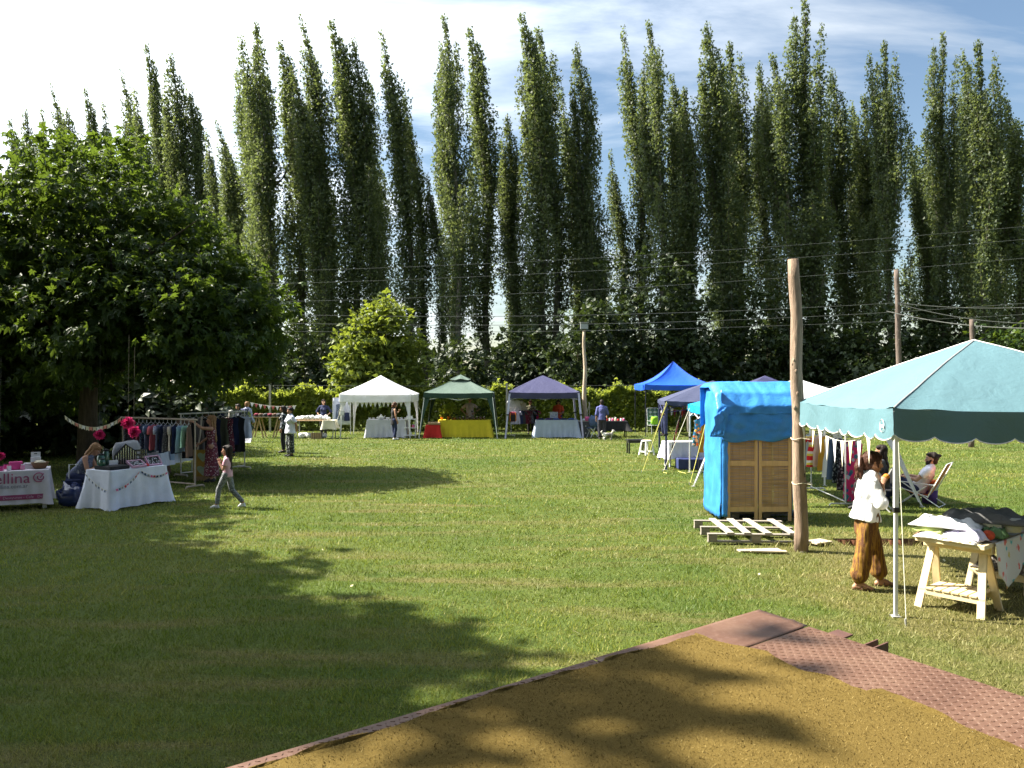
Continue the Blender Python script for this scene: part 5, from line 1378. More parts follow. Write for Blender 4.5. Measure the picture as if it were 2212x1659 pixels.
def pompom(label, p, r, zt, mat):
    o = thing('paper_pompom', label, 'pompom', (p[0], p[1], p[2] - r)); R = np.random.default_rng(int(p[0] * 100) % 1000); n = 90
    D = R.normal(size=(n, 3)); D /= np.linalg.norm(D, axis=1, keepdims=True)
    V, Fq, at = scatter(t_leaf(.55, .5)[0], t_leaf(.55, .5)[1], np.zeros((n, 3)) + np.array([0, 0, r]), basis_from(D, R.uniform(0, 6, n)), r * R.uniform(.85, 1.1, n))
    c = part(fast_mesh('petals', V, Fq, mat, at), 'petals', None, o)
    part(MB().tube([(0, 0, r * 1.6), (0.02, 0, zt - p[2] + r)], .0022, 4), 'thread', M('dark_thread', (.12, .11, .09), .9), o)
HOTPINK = M('hot_pink_paper', (.75, .05, .22), .7, trans=.3)
pompom('pink paper pompom hanging over the jewellery seller', W(215, 939, 18.2), .13, 3.3, HOTPINK)
pompom('large pink pompom at the left end of the first clothes rack', W(277, 914, 17.6), .155, 3.5, HOTPINK)
pompom('lower pink pompom in front of the first clothes rack', W(289, 933, 17.2), .14, 3.2, HOTPINK)
pompom('pink pompom cut by the left edge above the banner table', W(0, 986, 14.6), .09, 2.9, HOTPINK)
pennants('pale notched bunting hung between the tree and the first clothes rack', W(139, 897, 19.6), W(262, 901, 19.3), .27, 16, .085, .10, [F_CREAM, F_WHITE, F_CREAM, CH('cloth_salmon', (.6, .25, .2))], notch=True)

# ---------------------------------------------------------------- L2: jewellery table
uB = Vector((.44, .90, 0)).normalized(); nB = Vector((-uB.y, uB.x, 0)); rzB = math.atan2(uB.y, uB.x); LB, WB, HB = 1.25, .66, .74
cB = Vector((-7.62, 15.0, 0)) + uB * LB / 2 + nB * WB / 2
table('white plastic table under the jewellery cloth', cB, rzB, LB, WB, HB, WPLASTIC, WPLASTIC, .065)
cl = cloth('white cloth with a small flag garland draped to the ground over the jewellery table', cB, rzB, LB, WB, HB, .71, CH('cloth_bluewhite', (.66, .69, .80)), .06, 5, .03, corner=.13)
def onB(s, t, z=0): p = cB + uB * s + nB * t; return Vector((p.x, p.y, HB + .012 + z))
pennants('little coloured flag garland pinned on the left half of the jewellery cloth', onB(-.62, -.46, -.34), onB(-.02, -.385, -.05), .07, 9, .045, .05, [F_PINK, F_DENIM, F_GREY, F_RED], notch=True)
pennants('little coloured flag garland pinned on the right half of the jewellery cloth', onB(.0, -.385, -.05), onB(.62, -.41, -.13), .09, 9, .045, .05, [F_NAVY, F_DENIM, F_GREY, F_PINK, F_RED], notch=True)
pennants('little flag garland on the narrow end of the jewellery cloth', onB(-.70, .30, -.06), onB(-.74, -.38, -.36), .05, 7, .045, .05, [F_DENIM, F_GREY], notch=True)
SILVER = M('silver', (.75, .75, .76), .25, .1, metal=1.0)
o = thing('necklace_display', 'black house-shaped board hung with silver chains on the jewellery table', 'display', onB(.02, .05), rzB - .25)
poly = [(-.24, 0, 0), (.20, 0, 0), (.20, 0, .30), (-.02, 0, .46), (-.24, 0, .24)]; m = MB(); m.prism([Vector(p) for p in poly], .02, (0, 1, 0)); part(m, 'board', F_BLACK, o)
for i in range(9):
    x = -.21 + i * .048; zt = min(.24 + (x + .24) * 1.0, .46 - max(0, x + .02) * .72) - .03; m = MB(); m.tube([(x, -.008, zt), (x + random.uniform(-.006, .006), -.010, zt * .5), (x, -.008, .05 + random.uniform(0, .06))], .005, 5); part(m, 'chain', SILVER, o)
o = thing('bracelet_stand', 'black T-bar bracelet stand right of the necklace board', 'display', onB(.30, -.02), rzB - .2)
part(MB().tube([(0, 0, 0), (0, 0, .36)], .012, 6), 'post', F_BLACK, o)
for z in (.13, .22, .31):
    part(MB().tube([(-.11, 0, z), (.11, 0, z)], .02, 8), 'crossbar', F_BLACK, o)
    for i in range(6): m = MB(); m.tube([(-.095 + i * .038, -.024, z + .012), (-.095 + i * .038, -.03, z - .07)], .004, 4); part(m, 'bracelet', SILVER, o)
for s, t, tl_, lab in ((.02, -.22, .5, 'open pink-rimmed tray of rings tilted towards the lawn'), (.46, -.16, .9, 'pink-rimmed ring tray standing upright at the end of the jewellery table')):
    o = thing('ring_tray', lab, 'tray', onB(s, t), rzB); R = Matrix.Rotation(tl_, 3, 'X'); m = MB(); m.box(R @ Vector((0, 0, .01)) + Vector((0, 0, .07 * tl_ + .02)), (.30, .20, .02), rot=R); part(m, 'tray_base', F_BLACK, o)
    for a, sz in (((0, -.10, .02), (.32, .018, .045)), ((0, .10, .02), (.32, .018, .045)), ((-.155, 0, .02), (.018, .20, .045)), ((.155, 0, .02), (.018, .20, .045))):
        m = MB(); m.box(R @ Vector(a) + Vector((0, 0, .07 * tl_ + .02)), sz, rot=R); part(m, 'tray_rim', CH('cloth_rose', (.48, .30, .42)), o)
    m = MB()
    for i in range(26): q = R @ Vector((random.uniform(-.13, .13), random.uniform(-.08, .08), .026)) + Vector((0, 0, .07 * tl_ + .02)); m.ball(q, .010, 6, 4)
    ro = part(m, 'rings', SILVER, o); ro['kind'] = 'stuff'
lump('grey arched fabric bag at the back of the jewellery table', onB(.15, .22), (.62, .16, .50), F_GREY, 'fabric_bag', 'bag', seed=9, rz=rzB, amp=.12)
p = onB(-.30, .02); mb = MB(); mb.box((p.x, p.y, p.z + .085), (.17, .01, .15), rz=rzB - .2); solo(mb, 'card_sign', WH, 'blank pale card propped on the jewellery table', 'card')
p = onB(-.38, -.05); mb = MB(); mb.box((p.x, p.y, p.z + .035), (.42, .46, .07), rz=rzB, bev=.01); solo(mb, 'display_block', F_BLACK, 'flat black display box on the near end of the jewellery table', 'box')
GG = M('green_glass', (.03, .09, .06), .15, spec=.6)
for s, t, r, h, lab in ((-.46, .16, .075, .22, 'round dark green glass jar near the seated seller'), (-.34, .18, .06, .30, 'tall dark green bottle near the seated seller'), (-.54, .02, .06, .14, 'low dark green glass bowl near the seated seller')):
    jar(lab, onB(s, t, .07 if s > -.56 else 0), r, h, GG, F_BLACK)
lump('small red cloth heap between the ring trays', onB(.25, -.20), (.16, .10, .05), F_RED, 'cloth_heap', 'cloth', seed=2)
# folding stool of the jewellery seller
o = thing('folding_stool', 'white folding stool under the jewellery seller', 'stool', (-8.74, 15.86, 0), .3)
part(MB().box((0, 0, .425), (.40, .32, .022), bev=.006), 'seat', WPLASTIC, o)
for s in (-1, 1):
    part(MB().bar((-.19, s * .13, 0), (.17, s * .13, .415), .022), 'leg', WPLASTIC, o); part(MB().bar((.19, s * .15, 0), (-.17, s * .15, .415), .022), 'leg', WPLASTIC, o)

# ---------------------------------------------------------------- L3: first clothes rack, rail made of a branch
ra = Vector((-9.55, 19.4, 0)); rb = Vector((-7.28, 18.15, 0))
rack('clothes rack with a branch for a rail behind the jewellery table', ra, rb, 1.58, M_wood('branch_wood', (.36, .30, .24)), .5, r=.022)
ur = (rb - ra).normalized(); ang = math.atan2(ur.y, ur.x)
names3 = ['grey lace dress', 'dark grey lace dress', 'plum long dress', 'rose red blouse', 'long blue sprigged dress', 'lilac patterned blouse', 'denim blue shirt', 'coral blouse', 'pale print blouse', 'navy dotted top', 'grey flowered top', 'taupe print blouse', 'dark blue vest', 'sky blue top', 'mint green camisole', 'brown knitted top']
mats3 = [PR_GREY, CH('cloth_plumgrey', (.12, .11, .14)), CH('cloth_plum', (.07, .045, .09)), CH('cloth_coral', (.42, .10, .13)), PR_BLUE, PR_LILAC, F_DENIM, CH('cloth_coral2', (.55, .13, .16)), PR_LILAC, F_NAVY, PR_GREY, F_TAUPE, F_NAVY, F_LBLUE, F_MINT, F_BROWN]
hs3 = [.95, .98, 1.0, .95, 1.18, .62, .68, .60, .62, .66, .62, .60, .66, .62, .5, .72]
for i, (n_, m_, h_) in enumerate(zip(names3, mats3, hs3)):
    p = ra.lerp(rb, .06 + .86 * i / 15); garment(f'{n_} on the branch rack behind the jewellery table', (p.x, p.y, 1.58), ang - 1.0 + random.uniform(-.25, .25), .44, h_, m_, seed=i, sleeve=.22 if 'blouse' in n_ or 'shirt' in n_ else 0, group='clothes on the branch rack', flare=1.25 if h_ > .9 else 1.0)
# L4: table running back beside the rack, and its cloth
table('folding table running back beside the first clothes rack', (-9.12, 20.7), math.pi / 2, 2.2, .75, .76, WPLASTIC, GREY_METAL, .03)
cloth('white cloth over the table behind the first clothes rack', (-9.12, 20.7), math.pi / 2, 2.2, .75, .76, .42, CH('cloth_bluewhite', (.66, .69, .80)), .05, 7, .04)
for x, y, sz, m, lab in ((-8.95, 20.0, (.34, .30, .05), F_LBLUE, 'folded light blue top on the white cloth behind the rack'), (-9.1, 20.5, (.32, .30, .07), F_DENIM, 'folded denim piece on the white cloth behind the rack'), (-8.9, 21.2, (.30, .34, .06), F_GREY, 'folded grey top on the far end of the white cloth')):
    lump(lab, (x, y, .775), sz, m, 'folded_clothes', 'clothes', seed=int(y * 10), amp=.1)
garment('light blue jeans leg piece hanging over the edge of the white cloth', (-8.67, 20.15, 1.02), math.pi / 2, .18, .42, F_LBLUE, 'trousers', hang=False, seed=3)
garment('navy dotted shorts hanging over the edge of the white cloth', (-8.66, 21.0, 1.0), math.pi / 2, .26, .36, PR_BLUE, 'trousers', hang=False, seed=4)
for i, (x, y, m, lab) in enumerate(((-8.95, 20.0, F_ORANGE, 'orange bundle under the white-clothed table'), (-9.1, 20.6, F_BROWN, 'brown bundle under the white-clothed table'), (-8.6, 19.35, F_GREY, 'pale bundle in front of the white-clothed table'))):
    lump(lab, (x, y, 0), (.36, .30, .30), m, 'cloth_bundle', 'bundle', seed=20 + i)
# painted board leaning on a crate
o = thing('painted_board', 'yellow painted board with two pale green butterfly shapes', 'picture', (W(439, 0, 19.6).x, 19.6, .10), .05)
part(MB().box((0, 0, .34), (.36, .02, .66)), 'panel', M('ochre_paint', (.42, .26, .05), .8), o); part(MB().box((-.22, .03, .34), (.06, .03, .66)), 'side_board', TANWOOD, o)
for z, s in ((.50, .15), (.17, .165)):
    m = MB(); pts = [(s * math.sin(t) ** 3 * .9, -.0125, z + s * .9 * (.81 * math.cos(t) - .31 * math.cos(2 * t) - .12 * math.cos(3 * t))) for t in np.linspace(0, 2 * math.pi, 26)[:-1]]
    m.prism([Vector(p) for p in pts], .003, (0, -1, 0)); part(m, 'pale_green_shape', M('pale_green_paint', (.36, .46, .30), .8), o)
part(MB().box((0, .10, .0), (.5, .16, .20)), 'crate_base', TANWOOD, o)
# L5: second rack
sa = Vector((-8.55, 20.4, 0)); sb = Vector((-7.55, 22.3, 0))
rack('second clothes rack with dark clothes beyond the branch rack', sa, sb, 1.63, M('pale_pole', (.5, .46, .4)), .5, r=.02)
us = (sb - sa).normalized(); ang = math.atan2(us.y, us.x)
n5 = ['brown ribbed dress', 'black skirt', 'dark taupe cardigan', 'black dress', 'charcoal blouse with white trim', 'navy shirt', 'dark olive dress', 'brown plaid shirt', 'dark blue dress', 'black blouse']
m5 = [F_BROWN, F_BLACK, CH('cloth_darktaupe', (.12, .10, .09)), F_BLACK, PR_DARK, F_NAVY, CH('cloth_olive', (.06, .06, .035)), PR_WINE, F_NAVY, F_BLACK]
for i, (n_, m_) in enumerate(zip(n5, m5)):
    p = sa.lerp(sb, .04 + .84 * i / 9); garment(f'{n_} on the second rack near the long-haired woman', (p.x, p.y, 1.63), ang - 1.25 + random.uniform(-.2, .2), .44, random.uniform(.75, 1.05), m_, seed=30 + i, group='dark clothes on the second rack')
garment('white printed T-shirt on the far end of the second rack', (sb.x, sb.y - .02, 1.63), .1, .40, .62, CH('cloth_bluewhite2', (.62, .65, .78)), seed=44, sleeve=.18)
mb = MB(); mb.tube([W(436, 900, 19.9), W(432, 940, 19.9), W(426, 972, 19.9)], .022, 7); solo(mb, 'branch_prop', M_wood('branch_wood2', (.40, .33, .26), axis=2), 'pale bent branch propping the racks beside the long-haired woman', 'branch')
o = thing('paper_sign', 'white paper notice on a low stake in the grass behind the second rack', 'sign', (W(533, 0, 31).x, 31, 0), .1)
R = Matrix.Rotation(-.7, 3, 'X'); part(MB().box((0, 0, .22), (.34, .01, .30), rot=R), 'sheet', WH, o); part(MB().bar((0, .05, 0), (0, .05, .22), .02), 'stake', TANWOOD, o)
for k in range(3): part(MB().box(Vector((0, -.012, .28 - .05 * k)) + Vector((0, .05 * (1 - k) * .8 - .0, 0)), (.22 - .04 * k, .004, .014), rot=R), 'print_line', GREYINK, o)

# ---------------------------------------------------------------- stalls along the hedge, left of the white tent
o = thing('trestle_table', 'wooden A-frame trestle table in the shade by the hedge', 'table', (W(580, 0, 35.3).x, 35.3, 0))
part(MB().box((0, 0, .92), (1.35, .6, .03)), 'tabletop', TANWOOD, o); part(MB().box((0, 0, .955), (1.3, .55, .03), bev=.01), 'cover', CH('cloth_darkgreen', (.03, .04, .03)), o)
for x in (-.42, .52):
    for s in (-1, 1): part(MB().bar((x + s * .26, -.2, 0), (x + s * .04, -.2, .9), .05), 'leg', TANWOOD, o); part(MB().bar((x + s * .26, .2, 0), (x + s * .04, .2, .9), .05), 'leg', TANWOOD, o)
pennants('red and white bunting strung in front of the hedge', W(540, 869, 37), W(640, 876, 37), .10, 11, .17, .20, [F_WHITE, CH('cloth_pinkred', (.5, .12, .12))])
for i in range(6): lump('dark knitted heap on the shaded trestle table', (W(580, 0, 35.3).x - .5 + i * .2, 35.2, .972), (.2, .3, .12), [F_MAROON, F_BROWN, F_CHAR][i % 3], 'knitted_heap', 'clothes', 'knitted heaps on the shaded trestle table', seed=50 + i)
xk = W(682, 0, 34.9).x
o = table('long table of white knitwear left of the white tent', (xk, 34.95), .03, 1.72, .7, .80, TANWOOD, GREY_METAL, .04)
cloth('pale cloth over the right end of the knitwear table', (xk + .62, 34.95), .03, .48, .72, .80, .36, F_CREAM, .03, 12)
for i in range(17):
    lump('white knitted bundle on the long table left of the white tent', (xk - .82 + (i % 9) * .175, 34.8 + .28 * (i // 9), .822), (.20, .22, random.uniform(.08, .2)), CH('cloth_knit', (.76, .75, .74), fold=.8), 'knitted_bundle', 'knitwear', 'white knitted bundles on the long table', seed=60 + i)
lump('red folded knit near the navy-shirted seller', (xk + .35, 35.2, .822), (.3, .2, .14), F_RED, 'folded_knit', 'knitwear', seed=90)
for i in range(7): lump('white knitted bundle on the ground under the knitwear table', (xk - .65 + i * .17, 34.95 + .1 * (i % 2), 0), (.22, .24, .24), CH('cloth_knit', (.76, .75, .74)), 'knitted_bundle', 'knitwear', 'white knitted bundles under the long table', seed=100 + i)
o = thing('slatted_crate', 'small dark slatted crate on the grass under the knitwear table', 'crate', (xk + .12, 34.62, 0))
for i in range(6): part(MB().box((-.2 + i * .08, -.12, .14), (.05, .015, .28)), 'slat', TANWOOD, o)
part(MB().box((0, 0, .13), (.44, .2, .26)), 'inner_box', F_CHAR, o)
o = thing('backdrop_screen', 'pale hanging backdrop sheet left of the white tent', 'screen', (W(738, 0, 37.4).x, 37.4, 0)); m = MB(); m.sheet(lambda u, v: (-.4 + .8 * u, .02 * math.sin(u * 9), 1.72 - 1.25 * v), 14, 10, .004); part(m, 'sheet', CH('cloth_bluewhite2', (.62, .65, .78)), o, smooth=True)
for s in (-1, 1): part(MB().bar((s * .42, .02, 0), (s * .42, .02, 1.76), .03), 'post', WPLASTIC, o)
part(MB().bar((-.43, .02, 1.745), (.43, .02, 1.745), .03), 'crossbar', WPLASTIC, o)
garment('dark blue patterned apron hung on the pale backdrop', (W(733, 0, 37.25).x, 37.28, 1.60), 0, .34, .75, PR_BLUE, seed=70); garment('small navy top hung low on the pale backdrop', (W(749, 0, 37.25).x, 37.28, 1.20), 0, .26, .4, F_NAVY, seed=71)
o = thing('price_board', 'small framed notice hanging from the front leg of the white tent', 'sign', (W(738, 0, 34.75).x, 34.72, 1.02)); part(MB().box((0, 0, .10), (.26, .02, .20)), 'frame', GREY_METAL, o); part(MB().box((0, -.012, .10), (.21, .006, .15)), 'sheet', WH, o); part(MB().tube([(-.11, 0, .2), (0, 0, .42), (.11, 0, .2)], .006, 4), 'cord', WR, o)
# white tent: lace-covered table with a tea set
xw = W(835, 0, 35.3).x
table('table under the lace cloth in the white tent', (xw, 35.6), 0, 1.72, .7, .80); cloth('grey-white lace cloth on the table in the white tent', (xw, 35.6), 0, 1.72, .7, .80, .78, CH('cloth_lace', (.50, .51, .56), fold=.5), .06, 15, .03)
CER = M('white_ceramic', (.78, .78, .77), .2, .03, spec=.5)
for i in range(12):
    x = xw - .78 + i * .14; r = random.uniform(.04, .07); o = thing('white_cup', 'white crockery piece on the lace-covered table', 'crockery', (x, 35.42 + .22 * (i % 3), .812), 0, 'white crockery in the white tent')
    part(MB().lathe([(r * .55, 0), (r, r * .9), (r * .98, r * 1.5), (r * .9, r * 1.5), (r * .8, r * .5)], n=12), 'bowl', CER, o, smooth=True); part(MB().tube([(r, 0, r * 1.2), (r * 1.55, 0, r), (r * .95, 0, r * .5)], .007, 5), 'handle', CER, o)
o = thing('teapot', 'white teapot standing tallest on the lace-covered table', 'teapot', (xw - .28, 35.5, .812)); part(MB().lathe([(.06, 0), (.11, .08), (.09, .15), (.05, .17), (.045, .19), (.02, .2), (.02, .23), (.0, .235)], n=14), 'pot', CER, o, smooth=True); part(MB().tube([(.09, 0, .08), (.16, 0, .12), (.19, 0, .18)], .016, 6), 'spout', CER, o); part(MB().tube([(-.09, 0, .14), (-.16, 0, .12), (-.14, 0, .05), (-.08, 0, .05)], .012, 5), 'handle', CER, o)
pennants('white pointed garland hanging inside the front of the white tent', (-7.5, 34.98, 1.68), (-4.62, 34.98, 1.68), .05, 15, .20, .26, [F_WHITE], th=.004)
o = thing('step_shelf', 'white wooden step shelf holding crockery in the white tent', 'shelf', (W(887, 0, 35.2).x, 35.2, 0))
for s in (-1, 1): part(MB().bar((s * .22, -.12, 0), (s * .22, -.12, .82), .035), 'upright', WPLASTIC, o); part(MB().bar((s * .22, .14, 0), (s * .22, .14, .82), .035), 'upright', WPLASTIC, o)
for z in (.12, .45, .83): part(MB().box((0, 0, z), (.54, .36, .025)), 'board', WPLASTIC, o)
for i, (x, z, m, lab) in enumerate(((-.12, .845, CER, 'white jug on top of the step shelf'), (.05, .845, CER, 'white bowl on top of the step shelf'), (-.02, .465, F_RED, 'red pot on the middle step of the shelf'), (.14, .465, F_PINK, 'pink pot on the middle step of the shelf'), (.0, .135, CER, 'white dish on the lowest step of the shelf'))):
    jar(lab, (W(887, 0, 35.2).x + x, 35.15, z), .06, .14, m, CER, name='pot', cat='pot')
# green tent: yellow table, plants and jars
xg = W(1003, 0, 35.4).x
table('table under the yellow cloth in the green tent', (xg, 35.75), 0, 2.30, .75, .78); cloth('bright yellow cloth on the table in the green tent', (xg, 35.75), 0, 2.30, .75, .78, .76, F_YELLOW, .05, 18, .02, corner=.2)
AMB = M('amber_glass', (.07, .03, .012), .2, spec=.6); TER = M('terracotta', (.40, .13, .05), .8)
for i in range(10): jar('dark jar with a pale label on the yellow table', (xg - .52 + i * .155, 35.5 + .05 * (i % 2), .792), .05, .15, AMB, [F_BLACK, F_CREAM][i % 2], 'dark jars on the yellow table')
potted('tall feathery plant on the left end of the yellow table', (xg - .72, 35.8, .792), .62, HEDGE_LEAF, 5, TER, .08, 120, .10); potted('small plant in an orange pot at the corner of the yellow table', (xg - 1.02, 35.55, .792), .16, LIME_LEAF, 6, CH('pot_orange', (.65, .2, .03)), .07, 30, .06)
potted('low leafy plant beside the man in the green tent', (xg - .42, 35.6, .792), .22, DARK_LEAF, 7, TER, .06, 50, .06); potted('dark bushy plant on the right end of the yellow table', (xg + .72, 35.75, .792), .42, DARK_LEAF, 8, TER, .07, 80, .08); potted('trailing plant hanging over the front of the yellow table', (xg - .45, 35.40, .80), .14, HEDGE_LEAF, 9, TER, .05, 30, .06)
table('low box table under the red cloth', (W(935, 0, 35.2).x, 35.4), 0, .62, .55, .56); cloth('red cloth on the low table beside the yellow one', (W(935, 0, 35.2).x, 35.4), 0, .62, .55, .56, .54, CH('cloth_scarlet', (.50, .025, .02)), .08, 19, .02)
mb = MB(); p = W(938, 0, 35.3); mb.box((p.x, 35.3, .64), (.55, .3, .13), bev=.03); solo(mb, 'wooden_box', TANWOOD, 'light wooden box on the red cloth', 'box')
# navy tent: rack, backpacks, blue table
n1 = Vector((W(1104, 0, 36.2).x, 36.1, 0)); n2 = Vector((W(1156, 0, 37).x, 37.2, 0))
rack('clothes rack on the left side of the navy tent', n1, n2, 1.32, GREY_METAL, .5); un = (n2 - n1).normalized(); ang = math.atan2(un.y, un.x)
for i, (n_, m_) in enumerate((('lilac child jacket', F_LAV), ('navy jacket', F_NAVY), ('dark hoodie', F_CHAR), ('wine red pinafore', F_MAROON), ('red checked shirt', PR_WINE), ('striped grey top', PR_GREY), ('black jacket', F_BLACK), ('pink print dress', PR_FUCHSIA))):
    p = n1.lerp(n2, .18 + .8 * i / 7); garment(f'{n_} on the rack in the navy tent', (p.x, p.y, 1.32), ang - .9, .42, .62, m_, seed=80 + i, sleeve=.2, group='clothes in the navy tent')
o = thing('school_backpack', 'red and black school backpack hanging on the navy tent rack', 'backpack', (n1.x + .08, n1.y - .22, .66), .1); part(MB().box((0, 0, .26), (.32, .16, .46), bev=.06), 'pack', F_MAROON, o); part(MB().box((0, -.085, .20), (.24, .03, .28), bev=.012), 'pocket', F_BLACK, o)
for s in (-1, 1): part(MB().tube([(s * .11, -.09, .42), (s * .14, -.105, .25), (s * .12, -.09, .06)], .014, 5), 'strap', F_ORANGE, o)
part(MB().tube([(-.05, 0, .48), (0, 0, .545), (.05, 0, .48)], .012, 5), 'loop', F_BLACK, o)
garment('pale grey T-shirt pinned high in the navy tent', (W(1112, 0, 36.6).x, 36.5, 1.80), 0, .55, .52, CH('cloth_palegrey', (.44, .44, .46)), seed=91, sleeve=.15); garment('second pale shirt pinned beside it in the navy tent', (W(1128, 0, 36.8).x, 36.7, 1.68), .1, .42, .45, F_TAUPE, seed=92)
xn = W(1203, 0, 35.3).x
table('table under the light blue cloth in the navy tent', (xn, 35.65), 0, 1.85, .72, .78); cloth('light grey-blue cloth on the table in the navy tent', (xn, 35.65), 0, 1.85, .72, .78, .75, CH('cloth_powder', (.36, .42, .52)), .06, 22, .05, corner=.2)
for i in range(5): lump(f'{ordinal(i)} dark folded garment from the left on the light blue table', (xn - .7 + i * .34, 35.6, .792), (.3, .3, .07), [F_NAVY, F_PURPLE, F_BLUE, F_NAVY, F_BLUE][i], 'folded_clothes', 'clothes', 'folded clothes on the light blue table', seed=120 + i, amp=.1)
p = Vector((xn - .12, 35.55, .865)); mb = MB(); mb.box((p.x, p.y, p.z + .14), (.36, .02, .28)); solo(mb, 'printed_bag', PR_LILAC, 'printed white paper bag standing on the light blue table', 'bag')
# grey cabinet, chair with jacket, black table between the navy tent and the man in blue
xc = W(1255, 0, 35.6).x
o = thing('grey_cabinet', 'grey cabinet on the grass beside the navy tent', 'cabinet', (xc + .12, 35.95, 0)); part(MB().box((0, 0, .35), (.62, .5, .70), bev=.01), 'body', M('cabinet_grey', (.12, .12, .13), .6), o); part(MB().box((0, 0, .715), (.66, .54, .03)), 'top', M('cabinet_top', (.42, .40, .37), .6), o)
for z in (.18, .5): part(MB().box((.1, -.262, z), (.05, .02, .06)), 'handle', WPLASTIC, o)
lump('white wrapped parcel on the grey cabinet', (xc + .2, 35.85, .735), (.22, .16, .09), F_WHITE, 'parcel', 'parcel', seed=130)
o = thing('folding_chair', 'folding chair with a dark jacket over its back beside the man in blue', 'chair', (W(1280, 0, 35.3).x, 35.3, 0), -1.2)
part(MB().box((0, 0, .44), (.42, .42, .03)), 'seat', F_DENIM, o); part(MB().box((0, .2, .75), (.42, .03, .3)), 'backrest', F_DENIM, o)
for s in (-1, 1): part(MB().bar((s * .2, -.2, 0), (s * .2, .22, .9), .022), 'leg', WPLASTIC, o); part(MB().bar((s * .2, .2, 0), (s * .2, -.2, .44), .022), 'leg', WPLASTIC, o)
lump('dark blue jacket slung over the folding chair', (W(1282, 0, 35.2).x, 35.2, .46), (.42, .34, .52), F_DENIM, 'jacket', 'jacket', seed=131, amp=.2); lump('pink bag beside the jacket on the chair', (W(1268, 0, 35.5).x, 35.45, .735), (.2, .2, .2), F_PINK, 'bag', 'bag', seed=132)
xb = W(1332, 0, 35.6).x
table('black table right of the man in blue', (xb - .1, 35.8), 0, 1.15, .65, .72, BLACK_METAL, BLACK_METAL); cloth('black cloth over the table right of the man in blue', (xb - .1, 35.8), 0, 1.15, .65, .72, .40, F_BLACK, .05, 25, .02, corner=.28)
for i in range(8): jar(f'{ordinal(i)} small jar from the left on the black table', (xb - .55 + i * .125, 35.55 + .08 * (i % 2), .735), .05, random.uniform(.10, .18), [F_CREAM, F_RED, F_WHITE, F_PINK][i % 4], [F_WHITE, F_BLACK, F_RED, F_WHITE][i % 4], 'jars on the black table')

# ---------------------------------------------------------------- bench, stool, lawn chair
pB = G(1374, 979); o = thing('piano_bench', 'low black bench standing alone on the lawn', 'bench', (pB.x, pB.y, 0), .12)
part(MB().box((0, 0, .46), (.66, .36, .06), bev=.012), 'seat', M('black_vinyl', (.02, .02, .022), .35, spec=.5), o); part(MB().box((0, 0, .40), (.60, .30, .07)), 'apron', BLACK_METAL, o)
for sx in (-1, 1):
    for sy in (-1, 1): part(MB().bar((sx * .28, sy * .13, 0), (sx * .28, sy * .13, .39), .045), 'leg', BLACK_METAL, o)
pS = G(1397, 983); o = thing('plastic_stool', 'white plastic stool with splayed legs beside the black bench', 'stool', (pS.x, pS.y, 0), .5)
part(MB().lathe([(.02, .505), (.15, .505), (.18, .495), (.185, .47), (.165, .46), (.02, .465)], n=18), 'seat', WPLASTIC, o, smooth=True); part(MB().lathe([(.02, .506), (.14, .507), (.14, .512), (.01, .512)], n=16), 'seat_pad', CH('stool_tan', (.5, .36, .25)), o)
for sx in (-1, 1):
    for sy in (-1, 1):
        m = MB(); m.add([Vector((sx * (.11 + k * .07 + i * .022), sy * (.11 + k * .07 + j * .022), .47 - k * .47)) for k in (0, 1) for j in (-1, 1) for i in (-1, 1)], [(0, 1, 3, 2), (4, 6, 7, 5), (0, 4, 5, 1), (2, 3, 7, 6), (0, 2, 6, 4), (1, 5, 7, 3)]); part(m, 'leg', WPLASTIC, o)
for a, b in (((-.165, -.165), (.165, -.165)), ((.165, -.165), (.165, .165)), ((.165, .165), (-.165, .165)), ((-.165, .165), (-.165, -.165))): part(MB().bar((*a, .12), (*b, .12), .02, .035), 'stretcher', WPLASTIC, o)
pL = G(1416, 937); o = thing('lawn_chair', 'high-backed lawn chair with woven green and white webbing by the hedge', 'chair', (pL.x, pL.y, 0), math.pi + .15)
AL = M('aluminium', (.7, .7, .7), .3, metal=.6); GW = CH('web_green', (.10, .17, .15)); WWB = CH('web_white', (.55, .58, .56))
for s in (-1, 1):
    part(MB().tube([(s * .30, .34, 0), (s * .30, .30, .42), (s * .30, -.26, .40), (s * .29, -.44, 1.18)], .016, 6), 'side_frame', AL, o); part(MB().tube([(s * .32, .34, .62), (s * .32, -.3, .62), (s * .30, -.36, 0)], .016, 6), 'armrest', AL, o)
part(MB().tube([(-.29, -.44, 1.18), (-.22, -.45, 1.23), (.22, -.45, 1.23), (.29, -.44, 1.18)], .016, 6), 'top_bow', AL, o)
for i in range(8):
    t = .08 + i * .118; a = Vector((0, -.26, .40)).lerp(Vector((0, -.44, 1.20)), t); part(MB().box(a + Vector((0, .012 * (1 if i % 2 else -1), 0)), (.57, .006, .062), rot=Matrix.Rotation(.22, 3, 'X')), 'back_strap', GW if i % 2 else WWB, o)
for i in range(5):
    x = -.23 + i * .115; part(MB().bar((x, -.27, .42), (x, -.45, 1.20), .06, .006, (0, 1, 0)), 'upright_strap', WWB if i % 2 else GW, o); part(MB().box((0, .26 - i * .12, .418), (.57, .07, .006)), 'seat_strap', GW if i % 2 else WWB, o)
lump('lime green cushion on the lawn chair', (pL.x - .02, pL.y + .02, .425), (.42, .20, .40), CH('cloth_lime', (.28, .58, .03)), 'cushion', 'cushion', seed=140, rz=.2, amp=.12)

